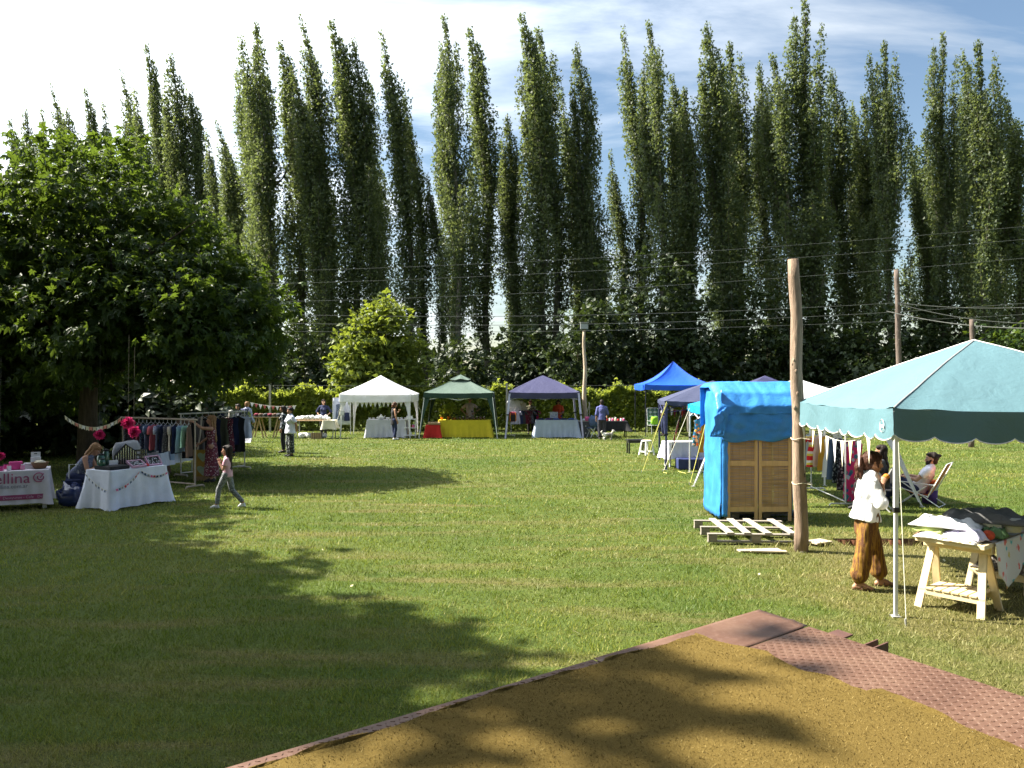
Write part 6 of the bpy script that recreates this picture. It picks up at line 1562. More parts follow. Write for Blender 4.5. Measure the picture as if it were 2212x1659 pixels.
# ---------------------------------------------------------------- slate-blue and cyan tents
xe = W(1490, 0, 22.6).x
table('white table inside the slate-blue tent', (xe, 22.9), .1, 1.3, .6, .74); cloth('white cloth on the table inside the slate-blue tent', (xe, 22.9), .1, 1.3, .6, .74, .45, F_WHITE, .08, 30, .05)
pennants('string of red and black pennants hanging inside the slate-blue tent', W(1476, 876, 22.2), W(1446, 985, 22.0), -.1, 7, .26, .26, [F_RED, F_BLACK, F_MAROON, CH('cloth_pinkred', (.5, .12, .12))])
pennants('white ribbon bows and red flags at the top of the slate-blue tent', W(1448, 880, 22.3), W(1500, 874, 22.6), .12, 8, .12, .22, [F_WHITE, F_MAROON, F_BLACK])
q1 = Vector((4.95, 20.95, 0)); q2 = Vector((5.75, 18.75, 0)); rack('black clothes rack under the cyan tent', q1, q2, 1.62, BLACK_METAL, .45); uq = (q2 - q1).normalized(); ang = math.atan2(uq.y, uq.x)
for i, (n_, m_, h_, w_, f_) in enumerate((('orange and blue patterned dress', PR_MULTI, .72, .40, 1.2), ('bright orange tunic', F_ORANGE, .86, .42, 1.2), ('teal dress', F_TEAL, .95, .40, 1.2), ('wine red dress', F_MAROON, .98, .40, 1.15), ('black top', F_BLACK, .62, .44, 1), ('long pale grey coat', F_TAUPE, 1.32, .44, 1.1), ('long charcoal coat', F_CHAR, 1.30, .44, 1.1))):
    p = q1.lerp(q2, .05 + .8 * i / 6); garment(f'{n_} on the rack under the cyan tent', (p.x, p.y, 1.62), ang + 1.25, w_, h_, m_, seed=150 + i, sleeve=.5 if 'coat' in n_ else .0, group='clothes under the cyan tent', flare=f_)
mb = MB(); p = W(1500, 0, 22.2); mb.box((5.6, 22.3, .16), (1.9, .5, .30), bev=.02); solo(mb, 'storage_crate', M('navy_crate', (.03, .04, .12), .5), 'long dark blue storage crate on the grass under the slate-blue tent', 'crate')
# ---------------------------------------------------------------- rack under the white tent behind the teal tent
h1 = Vector((6.72, 17.75, 0)); h2 = Vector((6.52, 15.45, 0)); rack('white tubular clothes rack behind the woman in white', h1, h2, 1.42, M('pale_tube', (.55, .55, .53), .4), .62, r=.016); uh = (h2 - h1).normalized()
for i, (n_, m_, h_, w_, f_) in enumerate((('pale blue striped shirt', F_LBLUE, .7, .44, 1), ('red, white and yellow striped blouse', ST_RED, .70, .44, 1.0), ('pale pink cardigan', CH('cloth_blush', (.55, .42, .42)), .66, .42, 1), ('mustard yellow top', F_MUSTARD, .72, .42, 1.1), ('white lace skirt', F_WHITE, .85, .34, 1.2), ('slate denim dress', F_DENIM, .86, .40, 1.1), ('black floral dress', PR_DARK, .9, .44, 1.1), ('long dark floral dress', PR_DARK, 1.02, .42, 1.1), ('fuchsia dress with large blue flowers', PR_FUCHSIA, 1.20, .42, 1.0))):
    p = h1.lerp(h2, .04 + .86 * i / 8); p = p + Vector((.03 * i, 0, 0)); garment(f'{n_} on the white tubular rack', (p.x, p.y, 1.42), random.uniform(-.15, .15) + .12, w_, h_, m_, seed=170 + i, sleeve=.25 if 'shirt' in n_ or 'blouse' in n_ else 0, group='clothes on the white tubular rack', flare=f_)
pennants('cream pennant garland hanging under the left side of the teal tent', (3.98, 8.7, 1.86), (4.12, 10.9, 1.86), .16, 8, .13, .30, [F_CREAM, F_WHITE, CH('cloth_paleyellow', (.66, .64, .34)), F_CREAM, F_WHITE])

# ---------------------------------------------------------------- deck chair and paint bucket
pD = Vector((W(1990, 0, 15.7).x, 15.75, 0)); o = thing('deck_chair', 'striped folding beach chair with the bearded man', 'chair', pD, math.radians(50))
CH_ST = M_stripes('chair_stripes', [(.42, .03, .06), (.62, .30, .04), (.50, .08, .14), (.60, .42, .20), (.45, .03, .10), (.62, .25, .03)], 3.6, 'X')
m = MB(); m.sheet(lambda u, v: (-.24 + .48 * u, .29 - .47 * min(1, v / .45) - .36 * max(0, (v - .45) / .55), .41 - .17 * math.sin(min(1, v / .45) * 1.57) + .80 * max(0, (v - .45) / .55)), 10, 18, .006); part(m, 'sling', CH_ST, o, smooth=True)
for s in (-1, 1):
    x = s * .26
    part(MB().tube([(x, .30, .42), (x, -.22, .24)], .013, 6), 'seat_rail', WHITE_METAL, o); part(MB().tube([(x, -.20, .22), (x, -.56, 1.06)], .013, 6), 'back_rail', WHITE_METAL, o)
    part(MB().tube([(x, .34, .58), (x, -.32, .54)], .014, 6), 'armrest', WHITE_METAL, o); part(MB().tube([(x, .30, .58), (x, -.42, .01)], .013, 6), 'leg', WHITE_METAL, o); part(MB().tube([(x, -.18, .50), (x, .36, .01)], .013, 6), 'leg', WHITE_METAL, o)
for y, z in ((-.42, .01), (.36, .01), (-.56, 1.06), (.30, .42)): part(MB().tube([(-.26, y, z + .005), (.26, y, z + .005)], .012, 6), 'crossbar', WHITE_METAL, o)
pK = G(2012, 1092); o = thing('paint_bucket', 'white and purple paint bucket with an orange lid behind the beach chair', 'bucket', (pK.x + .12, pK.y + .30, 0)); part(MB().lathe([(.135, 0), (.155, .27)], n=20), 'lower_body', F_PURPLE, o, smooth=True); part(MB().lathe([(.155, .272), (.165, .40)], n=20), 'upper_body', WPLASTIC, o, smooth=True); part(MB().lathe([(.172, .402), (.176, .46), (.15, .47), (.0, .47)], n=20), 'lid', M('orange_plastic', (.72, .16, .03), .5), o, smooth=True)

# ---------------------------------------------------------------- trestle table at the right under the teal tent
def sawhorse(label, c, rz, L=.60, h=.72, spread=.25):
    o = thing('sawhorse', label, 'trestle', (c[0], c[1], 0), rz)
    part(MB().box((0, 0, h - .05), (L + .08, .095, .075), bev=.004), 'beam', PALEPINE, o)
    for sx in (-1, 1):
        for sy in (-1, 1): part(MB().bar((sx * (L / 2 + .01), sy * spread, 0), (sx * (L / 2 - .045), sy * .035, h - .09), .03, .075, (sx, 0, 0)), 'leg', PALEPINE_Z, o)
    for sy in (-1, 1): part(MB().bar((-L / 2 - .02, sy * (spread - .055), .17), (L / 2 + .02, sy * (spread - .055), .17), .022, .06), 'side_rail', PALEPINE, o)
    for k in range(6): x = -L / 2 + .08 + k * (L - .16) / 5; part(MB().box((x, 0, .2095), (.072, 2 * spread - .06, .016)), 'shelf_slat', M_wood('pale_pine_across', (.70, .57, .33), axis=1, var=.16), o)
    return o
uT = (G(2147, 1176, .74) - G(1998, 1155, .74)); rzT = math.atan2(uT.y, uT.x); cT = (G(2147, 1176, .74) + G(1998, 1155, .74)) / 2; cT.z = 0
sawhorse('pale pine sawhorse with a slatted shelf at the near end of the teal tent table', cT, rzT)
nT = Vector((-math.sin(rzT), math.cos(rzT), 0)); 
c2 = cT + nT * 1.35; sawhorse('second pine sawhorse with rugs on its shelf under the teal tent', c2, rzT)
o = thing('table_board', 'thick pale pine board laid over the sawhorses', 'board', ((cT + c2) / 2).to_tuple()[:2] + (.68,), rzT)
part(MB().box((0, -.0, .05), (.68, 1.85, .045), bev=.004), 'board', PALEPINE, o)
def onT(s, t, z=.778): z -= .022; p = cT + Vector((math.cos(rzT), math.sin(rzT), 0)) * (s * .84) + nT * t; return (p.x, p.y, z)
def drape(label, p, sz, m, rz, name, cat, seed, amp=.10, th=.012):
    """loosely laid textile: a rumpled sheet with thickness"""
    mb = MB(); R = Matrix.Rotation(rz, 3, 'Z')
    def f(u, v):
        x = (u - .5) * sz[0]; y = (v - .5) * sz[1]; e = min(u, 1 - u, v, 1 - v)
        z = sz[2] * min(1, e * 7 + .12) * (.72 + .6 * mnoise.noise(Vector((u * 3.2, v * 3.2, seed))) + amp * 3 * mnoise.noise(Vector((u * 8, v * 7, seed + 4))))
        return R @ Vector((x + .03 * mnoise.noise(Vector((v * 4, seed, 0))), y + .03 * mnoise.noise(Vector((u * 4, seed, 3))), max(.004, z))) + Vector(p)
    mb.sheet(f, 22, 18, th if th else 0); return solo(mb, name, m, label, cat, base=p, smooth=True)
drape('rolled white and green floral cloth on the front edge of the pine board', onT(-.05, -.20), (.62, .18, .055), M_print('print_white_leaf', (.72, .70, .64), [(.20, .32, .12), (.55, .35, .12), (.1, .12, .1)], 16, .3), rzT, 'rolled_cloth', 'cloth', 3)
drape('brown and black band of folded cloth under the white textiles', onT(-.1, .02), (.66, .30, .06), F_BROWN, rzT + .1, 'folded_cloth', 'cloth', 5)
drape('lavender folded cloth in the middle of the pine board', onT(.10, -.06, .80), (.44, .26, .10), F_LAV, rzT - .15, 'folded_cloth', 'cloth', 8)
drape('lime edged folded cloth at the left end of the pine board', onT(-.30, .0, .83), (.30, .34, .08), CH('cloth_limepale', (.50, .60, .20)), rzT, 'folded_cloth', 'cloth', 9)
drape('heap of white cloth topmost on the left of the pine board', onT(-.16, .05, .885), (.66, .44, .10), F_WHITE, rzT + .12, 'folded_cloth', 'cloth', 12)
drape('dark grey canvas piece laid across the back of the pine board', onT(.22, .42, .93), (.95, .5, .14), CH('canvas_grey', (.115, .115, .115), fold=.6), rzT + .35, 'canvas_piece', 'cloth', 15)
drape('green folded cloth by the hand on the pine board', onT(.30, .20, .80), (.26, .24, .12), CH('cloth_leafgreen', (.10, .18, .08)), rzT, 'folded_cloth', 'cloth', 18)
o = thing('white_roll', 'grey-white rolled strap standing on the dark canvas at the right edge', 'roll', onT(.46, .36, .80), 0); part(MB().tube([(.0, 0, .06), (.0, 0, .20)], [.09, .09], 18), 'roll', CH('strap_grey', (.42, .42, .40)), o, smooth=True)
p = onT(.34, .02, .79); mb = MB(); mb.ball((p[0], p[1], p[2] + .055), .06, 12, 8, (1, 1, .9)); solo(mb, 'red_ball', M('red_wool', (.45, .07, .03), .9, .3, 30, .8, 60), 'orange-red wool ball under the hand on the pine board', 'ball', smooth=True)
PINE_PRINT = M_print('print_pineapple', (.62, .60, .57), [(.66, .16, .12), (.10, .42, .46), (.55, .45, .12), (.70, .22, .30)], 8.0, .30)
m = MB(); u_ = Vector((math.cos(rzT), math.sin(rzT), 0))
def hang(u, v):
    e = Vector(onT(.41, -.02 + 1.0 * u, .782)); k = v * .55
    hem = .30 + .22 * math.sin(u * 4 + .4) ** 2
    return e + u_ * (.02 + .05 * v * math.sin(u * 14) * .5 + .03 * v) + Vector((0, 0, -hem * v)) 
m.sheet(hang, 30, 14, .003)
def flat(u, v): return Vector(onT(.41 - .34 * v, -.02 + 1.0 * u, .786 + .006 * mnoise.noise(Vector((u * 6, v * 3, 1)))))
m.sheet(flat, 24, 8, 0)
solo(m, 'pineapple_cloth', PINE_PRINT, 'white cloth printed with coloured pineapples hanging off the pine board', 'cloth', smooth=True)
drape('heap of dark fringed rugs on the shelf of the far sawhorse', (c2.x, c2.y, .225), (.62, .40, .12), M_print('print_rug', (.08, .07, .06), [(.35, .32, .28), (.18, .13, .1)], 14, .4), rzT, 'rug_heap', 'rug', 22)
# ---------------------------------------------------------------- people
def M_skin(name, col):
    if name in MATS: return MATS[name]
    t = NT(name); v = t.coords(); f = t.noise(v, 14, 4)
    t.color(t.ramp(f, [(.3, dk(col, .88)), (.7, dk(col, 1.10))])); t.bsdf.inputs['Roughness'].default_value = .5
    t.bsdf.inputs['Subsurface Weight'].default_value = .08; t.bsdf.inputs['Subsurface Radius'].default_value = (.012, .005, .003)
    MATS[name] = t.m; return t.m
def M_hair(name, col):
    if name in MATS: return MATS[name]
    t = NT(name); v = t.coords(scale=(60, 60, 5)); f = t.noise(v, 1.0, 5, .7, .6)
    t.color(t.ramp(f, [(.3, dk(col, .45)), (.7, dk(col, 1.7))])); t.bsdf.inputs['Roughness'].default_value = .5; t.bsdf.inputs['Specular IOR Level'].default_value = .18
    t.bump(f, .8, .012); MATS[name] = t.m; return t.m
SKIN = M_skin('skin_tan', (.40, .215, .135)); SKIN2 = M_skin('skin_light', (.50, .29, .20)); SKIN3 = M_skin('skin_brown', (.28, .145, .085))
H_DARK = M_hair('hair_dark', (.018, .012, .010)); H_BROWN = M_hair('hair_brown', (.075, .032, .018)); H_BLOND = M_hair('hair_darkblond', (.22, .12, .055)); H_GREY = M_hair('hair_grey', (.25, .24, .22))
SOLE = M('shoe_dark', (.02, .02, .02), .6); SHOE_W = M('shoe_white', (.6, .6, .58), .6); LEATHER = M('leather_brown', (.10, .05, .03), .6)
EYE_W = M('eye_white', (.7, .7, .68), .3); EYE_D = M('eye_dark', (.02, .012, .01), .2); LIPS = M('lips', (.32, .10, .08), .5)

def rcone(mb, p0, r0, p1, r1, flat=None, caps=True, n=12):
    """round-ended tapered limb; flat=(axis, k) squashes it along an axis; caps=False gives cut ends"""
    p0 = Vector(p0); p1 = Vector(p1); d = p1 - p0
    if d.length < 1e-5: d = Vector((0, 0, 1e-4))
    x, y, a = frame(d); rings = []
    if caps:
        for k in (-.98, -.75, -.4): rings.append((p0 + a * (r0 * k), r0 * math.sqrt(1 - k * k)))
    rings.append((p0, r0)); rings.append((p0.lerp(p1, .5), (r0 + r1) / 2)); rings.append((p1, r1))
    if caps:
        for k in (.4, .75, .98): rings.append((p1 + a * (r1 * k), r1 * math.sqrt(1 - k * k)))
    vs = []
    for c, r in rings:
        for k in range(n):
            t = 2 * math.pi * k / n; o = x * (r * math.cos(t)) + y * (r * math.sin(t))
            if flat: ax = Vector(flat[0]).normalized(); o = o - ax * (o.dot(ax) * (1 - flat[1]))
            vs.append(c + o)
    m = len(rings)
    fs = [(i * n + k, i * n + (k + 1) % n, (i + 1) * n + (k + 1) % n, (i + 1) * n + k) for i in range(m - 1) for k in range(n)]
    fs += [tuple(range(n))[::-1], tuple((m - 1) * n + k for k in range(n))]
    mb.add(vs, fs)

QUEUE = []
def blob(mb, name, mat, parent, voxel, smooth=3, fold=0.0, ffreq=18.0, seed=0, vert=False, dec=0.0):
    """queue a set of overlapping closed shapes to be fused into one continuous skin"""
    me = to_mesh(mb, name, mat); t = bpy.data.objects.new('tmp', me); COL.objects.link(t)
    m = t.modifiers.new('r', 'REMESH'); m.mode = 'VOXEL'; m.voxel_size = voxel; m.use_smooth_shade = True
    if smooth: s = t.modifiers.new('s', 'SMOOTH'); s.iterations = smooth; s.factor = .5
    if dec: q = t.modifiers.new('d', 'DECIMATE'); q.ratio = dec
    QUEUE.append((t, name, mat, parent, fold, ffreq, seed, vert))
def flush():
    bpy.context.view_layer.update(); dg = bpy.context.evaluated_depsgraph_get()
    out = []
    for t, name, mat, parent, fold, ff, seed, vert in QUEUE:
        me = bpy.data.meshes.new_from_object(t.evaluated_get(dg)); out.append(me)
    for (t, name, mat, parent, fold, ff, seed, vert), me in zip(QUEUE, out):
        n = len(me.vertices)
        if fold > 0 and n:
            co = np.empty(n * 3, 'f'); me.vertices.foreach_get('co', co); co = co.reshape(-1, 3)
            no = np.empty(n * 3, 'f'); me.vertices.foreach_get('normal', no); no = no.reshape(-1, 3)
            R = np.random.default_rng(seed + 1); h = np.zeros(n)
            for k in range(7):
                w = R.normal(size=3) * ff * (.6 + .35 * k)
                if vert: w[2] *= .12
                h += np.sin(co @ w + R.uniform(0, 6.28) + 1.5 * np.sin(co @ (R.normal(size=3) * ff * .4))) / (1 + .5 * k)
            co += no * (h * fold * .45)[:, None]; me.vertices.foreach_set('co', co.ravel())
        me.materials.clear(); me.materials.append(mat); me.name = name
        me.polygons.foreach_set('use_smooth', [True] * len(me.polygons)); me.update()
        part(me, name, None, parent)
        old = t.data; bpy.data.objects.remove(t); bpy.data.meshes.remove(old)
    QUEUE.clear()

J0 = dict(pel=(0, 0, .93), hip=(.085, 0, .90), knee=(.095, .015, .49), ank=(.095, -.02, .085), toe=(.11, .14, .03), neck=(0, -.005, 1.425), sh=(.170, -.01, 1.375), el=(.225, -.03, 1.10), wr=(.245, .05, .865), hand=(.02, .25, -1), palm=(-1, .1, 0))
def person(label, loc, rz, H=1.68, J=None, skin=SKIN, top=None, bottom=None, hair=('short', H_DARK), shoes=SOLE, fem=False, fat=1.0, head=(0, 0, 0), vox=.011, headk=1.0, beard=None, hold=None, z0=0.0, curl=.45, seed=0, name='person', barefoot=False):
    """body: one fused skin; clothing, hair and shoes are children. joint names take R/L; a plain name sets both sides (mirrored)"""
    o = thing(name, label, 'person', (loc[0], loc[1], z0), rz); gv = .011 if loc[1] < 10 else .0145 if loc[1] < 20 else .019; k = H / 1.70; o.scale = (k, k, k)
    P = {}
    J = J or {}
    for key, v in J0.items():
        for s, sg in (('R', 1), ('L', -1)):
            val = J.get(key + s, None)
            if val is None:
                val = J.get(key, v); val = (val[0] * sg, val[1], val[2])
            P[key + s] = Vector(val)
    pel = Vector(J.get('pel', J0['pel'])); neck = Vector(J.get('neck', J0['neck']))
    side = (P['shR'] - P['shL']).normalized(); up = (neck - pel).normalized(); fwd = up.cross(side).normalized()
    fwd = fwd if fwd.dot(Vector((0, 1, 0))) > -.2 else -fwd
    L = (neck - pel).length; wst = pel + up * (L * .32); chs = pel + up * (L * .68); uch = pel + up * (L * .88)
    def torso(mb, g=0.0, lo=None):
        rcone(mb, pel - up * .03, .128 * fat + g, wst, .112 * fat + g, (fwd, .76)); rcone(mb, P['hipR'] + up * .02, .092 * fat + g, P['hipL'] + up * .02, .092 * fat + g)
        rcone(mb, wst, .112 * fat + g, chs, .142 * fat ** .6 + g, (fwd, .72)); rcone(mb, chs, .142 * fat ** .6 + g, uch, .118 + g, (fwd, .66))
        rcone(mb, P['shL'], .052 + g, P['shR'], .052 + g); rcone(mb, (P['shL'] + uch) / 2, .062 + g, (P['shR'] + uch) / 2, .062 + g, (fwd, .85))
        if fem:
            for s in (-1, 1): rcone(mb, chs + side * (.062 * s) + fwd * .06, .058 + g, chs + side * (.066 * s) + fwd * .082 - up * .02, .05 + g)
    body = MB(); torso(body)
    hb = neck + up * .045 + Vector((0, .012, .02))
    yaw, pitch, roll = head; HR = Matrix.Rotation(yaw, 3, 'Z') @ Matrix.Rotation(pitch, 3, 'X') @ Matrix.Rotation(roll, 3, 'Y')
    hk = headk
    def hp(x, y, z): return hb + HR @ (Vector((x, y, z)) * hk)
    rcone(body, neck - up * .05, .058, hp(0, 0, .03), .050)
    hfl = (HR @ Vector((1, 0, 0)), .84)
    rcone(body, hp(0, -.012, .125), .098 * hk, hp(0, .016, .118), .090 * hk, hfl)                 # skull
    rcone(body, hp(0, .030, .085), .070 * hk, hp(0, .052, .030), .042 * hk, (HR @ Vector((1, 0, 0)), .92))   # face and jaw
    rcone(body, hp(0, .098, .105), .011 * hk, hp(0, .114, .072), .0155 * hk)                      # nose
    rcone(body, hp(0, .088, .048), .018 * hk, hp(0, .090, .036), .016 * hk, (HR @ Vector((0, 0, 1)), .6))
    for s in (-1, 1): rcone(body, hp(.078 * s, -.005, .105), .018 * hk, hp(.080 * s, -.008, .075), .014 * hk, (HR @ Vector((1, 0, 0)), .55))
    def hand(mb, S):
        w = P['wr' + S]; d = P['hand' + S].normalized(); pn = P['palm' + S]; pn = (pn - d * pn.dot(d)).normalized(); sd = d.cross(pn).normalized()
        if S == 'L': sd = -sd                      # sd points to the thumb side
        kn = w + d * .082
        rcone(mb, w, .025, kn - d * .012, .037, (pn, .42))
        for i, (off, ln) in enumerate(((.030, .070), (.0105, .080), (-.009, .075), (-.028, .060))):
            b = kn + sd * off; c1 = curl * (1 + .12 * i); d1 = d * math.cos(c1) + pn * math.sin(c1); d2 = d * math.cos(2.1 * c1) + pn * math.sin(2.1 * c1)
            m1 = b + d1 * ln * .52; rcone(mb, b - d * .01, .0100, m1, .0092, n=8); rcone(mb, m1, .0092, m1 + d2 * ln * .48, .0078, n=8)
        tb = w + d * .022 + sd * .026; t1 = tb + (d * .62 + sd * .68 + pn * .35).normalized() * .044; rcone(mb, tb, .0135, t1, .0115, n=8); rcone(mb, t1, .0115, t1 + (d * .85 + sd * .25 + pn * .45).normalized() * .034, .009, n=8)
    for S in 'RL':
        rcone(body, P['sh' + S], .050 * fat ** .5, P['el' + S], .040 * fat ** .5); rcone(body, P['el' + S], .039 * fat ** .5, P['wr' + S], .026); hand(body, S)
        kn, an, toe = P['knee' + S], P['ank' + S], P['toe' + S]; calf = kn.lerp(an, .35) - fwd * .012
        rcone(body, P['hip' + S], .086 * fat, kn, .056 * fat ** .5); rcone(body, kn, .054, calf, .053 * fat ** .4); rcone(body, calf, .053 * fat ** .4, an, .034)
        foot = toe - an; heel = an + Vector((0, 0, an.z * 0)) - Vector((foot.x, foot.y, 0)).normalized() * .035; heel.z = toe.z + .008
        rcone(body, heel, .034, toe, .026, ((0, 0, 1), .85)); rcone(body, an, .034, heel, .03); rcone(body, an, .034, an.lerp(toe, .55), .030); rcone(body, an.lerp(toe, .6), .038, toe, .03, ((0, 0, 1), .6))
        for i in range(5) if barefoot else (): 
            fd = Vector((foot.x, foot.y, 0)).normalized(); sx = Vector((fd.y, -fd.x, 0)) * (1 if S == 'R' else -1); rcone(body, toe + sx * (.026 - .013 * i) * -1, .0085, toe + sx * (.026 - .013 * i) * -1 + fd * (.034 - .004 * i), .0075, n=8)
    blob(body, 'body', skin, o, vox, 3, dec=.35)
    g = .016
    if top:
        tm, sl, hem, loose = top['mat'], top.get('sleeve', .55), top.get('hem', .06), top.get('loose', 0)
        mb = MB(); gg = g + loose
        rcone(mb, wst, .115 * fat + gg, chs, .142 * fat ** .6 + gg, (fwd, .76)); rcone(mb, chs, .142 * fat ** .6 + gg, uch, .115 + gg, (fwd, .72))
        hv = pel - up * (hem - .0); rcone(mb, hv, .138 * fat + gg * 1.35, wst, .118 * fat + gg, (fwd, .86), caps=False); rcone(mb, wst, .112 * fat + gg, wst + up * .05, .115 * fat + gg, (fwd, .8))
        if fem:
            for s in (-1, 1): rcone(mb, chs + side * (.062 * s) + fwd * .06, .058 + gg, chs + side * (.066 * s) + fwd * .082 - up * .02, .05 + gg)
        if top.get('straps'):
            for s in (-1, 1): rcone(mb, chs + side * .07 * s + up * .03, .05, (P['shR' if s > 0 else 'shL'] + uch) / 2 + up * .045, .022)
        else:
            rcone(mb, P['shL'], .054 + g, P['shR'], .054 + g); rcone(mb, (P['shL'] + uch) / 2, .064 + g, (P['shR'] + uch) / 2, .064 + g, (fwd, .9))
            for S in 'RL':
                s0, e0, w0 = P['sh' + S], P['el' + S], P['wr' + S]; lw = loose * .7
                if sl <= 1: rcone(mb, s0, .053 + g, s0.lerp(e0, sl), .050 + g + lw, caps=False); rcone(mb, s0, .054 + g, s0.lerp(e0, sl * .6), .05 + g)
                else:
                    rcone(mb, s0, .054 + g, e0, .046 + g + lw); rcone(mb, e0, .046 + g + lw, e0.lerp(w0, sl - 1), .036 + g + lw, caps=False)
        if top.get('collar'): rcone(mb, neck - up * .05, .072, neck - up * .005, .062, caps=False)
        blob(mb, 'shirt' if not top.get('straps') else 'tank_top', tm, o, gv, 3, top.get('fold', .006), 16, seed, False)
        if top.get('print'): pass
    if bottom:
        bm_, kind, loose = bottom['mat'], bottom.get('kind', 'trousers'), bottom.get('loose', .004); mb = MB()
        if kind == 'dress' or kind == 'skirt':
            hz = bottom.get('hem', .12); r = bottom.get('r', .24); base = Vector((pel.x + bottom.get('dx', 0), pel.y, hz)); 
            rcone(mb, base, r, pel, .150 * fat + g, (fwd, .85), caps=False); rcone(mb, pel, .14 * fat + g, wst, .118 * fat + g, (fwd, .8))
            if kind == 'dress':
                rcone(mb, wst, .118 * fat + g, chs, .146 * fat ** .6 + g, (fwd, .76)); rcone(mb, chs, .146 + g, chs + up * .06, .13 + g, (fwd, .7))
                for s in (-1, 1): rcone(mb, chs + side * .07 * s + up * .03, .05, (P['shR' if s > 0 else 'shL'] + uch) / 2 + up * .045, .018); rcone(mb, chs + side * (.062 * s) + fwd * .06, .058 + g, chs + side * (.066 * s) + fwd * .08, .05 + g)
        else:
            rcone(mb, pel - up * .03, .132 * fat + g, pel + up * .07, .122 * fat + g, (fwd, .82)); rcone(mb, P['hipR'] + up * .02, .094 * fat + g, P['hipL'] + up * .02, .094 * fat + g)
            for S in 'RL':
                h_, k_, a_ = P['hip' + S], P['knee' + S], P['ank' + S]; end = k_.lerp(a_, bottom.get('end', .93))
                if kind == 'harem':
                    m1 = h_.lerp(k_, .55); m2 = k_.lerp(a_, .25); m3 = k_.lerp(a_, .72)
                    rcone(mb, h_, .108 + g, m1, .114); rcone(mb, m1, .114, m2, .106); rcone(mb, m2, .106, m3, .112); rcone(mb, m3, .108, a_ + Vector((0, 0, .03)), .05); 
                else:
                    rcone(mb, h_, .088 * fat + g, k_, .060 * fat ** .5 + g * .8 + loose); rcone(mb, k_, .060 * fat ** .5 + g * .8 + loose, end, .046 + g * .5 + loose * 1.3, caps=False); rcone(mb, k_, .058 * fat ** .5 + g * .8 + loose, k_.lerp(end, .5), .052 + g * .6 + loose)
            if kind == 'harem': rcone(mb, pel - up * .16, .13, pel, .14, (fwd, .9))
        blob(mb, {'dress': 'dress', 'skirt': 'skirt'}.get(kind, 'trousers'), bm_, o, gv, 3, bottom.get('fold', .006), bottom.get('ff', 16), seed + 5, bottom.get('vert', False))
    if shoes:
        for S in 'RL':
            mb = MB(); an, toe = P['ank' + S], P['toe' + S]; f = Vector((toe.x - an.x, toe.y - an.y, 0)).normalized(); heel = an - f * .035; heel.z = toe.z + .006
            if barefoot:
                z = toe.z - .022; m = MB(); sxv = Vector((f.y, -f.x, 0)); h0 = Vector((heel.x, heel.y, z)) - f * .035; t0 = Vector((toe.x, toe.y, z)) + f * .045
                m.prism([h0 - sxv * .03, h0 + sxv * .03, t0 + sxv * .042 - f * .03, t0 + sxv * .02, t0 - sxv * .03, t0 - sxv * .042 - f * .03], .010, (0, 0, 1)); so = part(m, 'sandal', shoes, o)
                for fr, r_ in ((.30, .050), (.72, .046)):
                    c = Vector((an.x, an.y, toe.z)).lerp(toe, fr); mm = MB(); mm.tube([c + sxv * (r_ * math.cos(t)) + Vector((0, 0, -.02 + (.05 if fr < .5 else .036) * math.sin(t))) for t in np.linspace(0, math.pi, 9)], .006, 5); part(mm, 'strap', shoes, so)
            else:
                rcone(mb, heel, .043, toe, .036, ((0, 0, 1), .82)); rcone(mb, an.lerp(heel, .4), .043, an.lerp(toe, .5), .038); rcone(mb, an.lerp(toe, .6), .046, toe, .040, ((0, 0, 1), .62)); blob(mb, 'shoe', shoes, o, gv * .85, 2)
    if hair:
        st, hm = hair[0], hair[1]; mb = MB()
        rcone(mb, hp(0, -.028, .145), .100 * hk, hp(0, .006, .150), .090 * hk, (HR @ Vector((1, 0, 0)), .90))
        if st != 'crop': rcone(mb, hp(0, -.045, .10), .085 * hk, hp(0, -.052, .06), .066 * hk, (HR @ Vector((1, 0, 0)), .95))
        for s in (-1, 1): rcone(mb, hp(.066 * s, -.012, .13), .028 * hk, hp(.068 * s, -.022, .085), .020 * hk)
        rcone(mb, hp(-.05, .060, .180), .034 * hk, hp(.05, .060, .180), .034 * hk)
        if st == 'long':
            e = hair[2] if len(hair) > 2 else .38
            rcone(mb, hp(0, -.06, .09), .085 * hk, hp(0, -.075, -.06), .085 * hk, (HR @ Vector((0, 1, 0)), .6)); b = neck - fwd * .10 - Vector((0, 0, e)); rcone(mb, hp(0, -.075, -.06), .085 * hk, b, .075, (fwd, .45))
            for s in (-1, 1): rcone(mb, hp(.070 * s, .0, .10), .032 * hk, neck + side * .085 * s - fwd * .03 - up * .10, .035, (fwd, .6))
        if st == 'pony':
            rcone(mb, hp(0, -.10, .14), .034 * hk, hp(0, -.135, .12), .040 * hk); rcone(mb, hp(0, -.135, .12), .042 * hk, hp(.005, -.150, .03), .050 * hk); rcone(mb, hp(.005, -.150, .03), .050 * hk, hp(.0, -.125, -.075), .032 * hk)
            for q in range(7): aa = q * .9; rcone(mb, hp(.02 * math.cos(aa), -.14 + .02 * math.sin(aa), .05), .020 * hk, hp(.05 * math.cos(aa), -.125 + .05 * math.sin(aa), -.09 - .012 * q % .04), .009 * hk)
            for s in (-1, 1): rcone(mb, hp(.070 * s, .035, .15), .024 * hk, hp(.080 * s, .045, .06), .010 * hk)
        if st == 'bun': rcone(mb, hp(0, -.115, .165), .040 * hk, hp(0, -.135, .17), .036 * hk)
        if st == 'bob':
            for s in (-1, 1): rcone(mb, hp(.07 * s, -.01, .12), .036 * hk, hp(.078 * s, -.005, .01), .032 * hk)
            rcone(mb, hp(0, -.06, .06), .085 * hk, hp(0, -.06, .0), .07 * hk)
        blob(mb, 'hair', hm, o, gv * .85, 1, .006, 55, seed + 9)
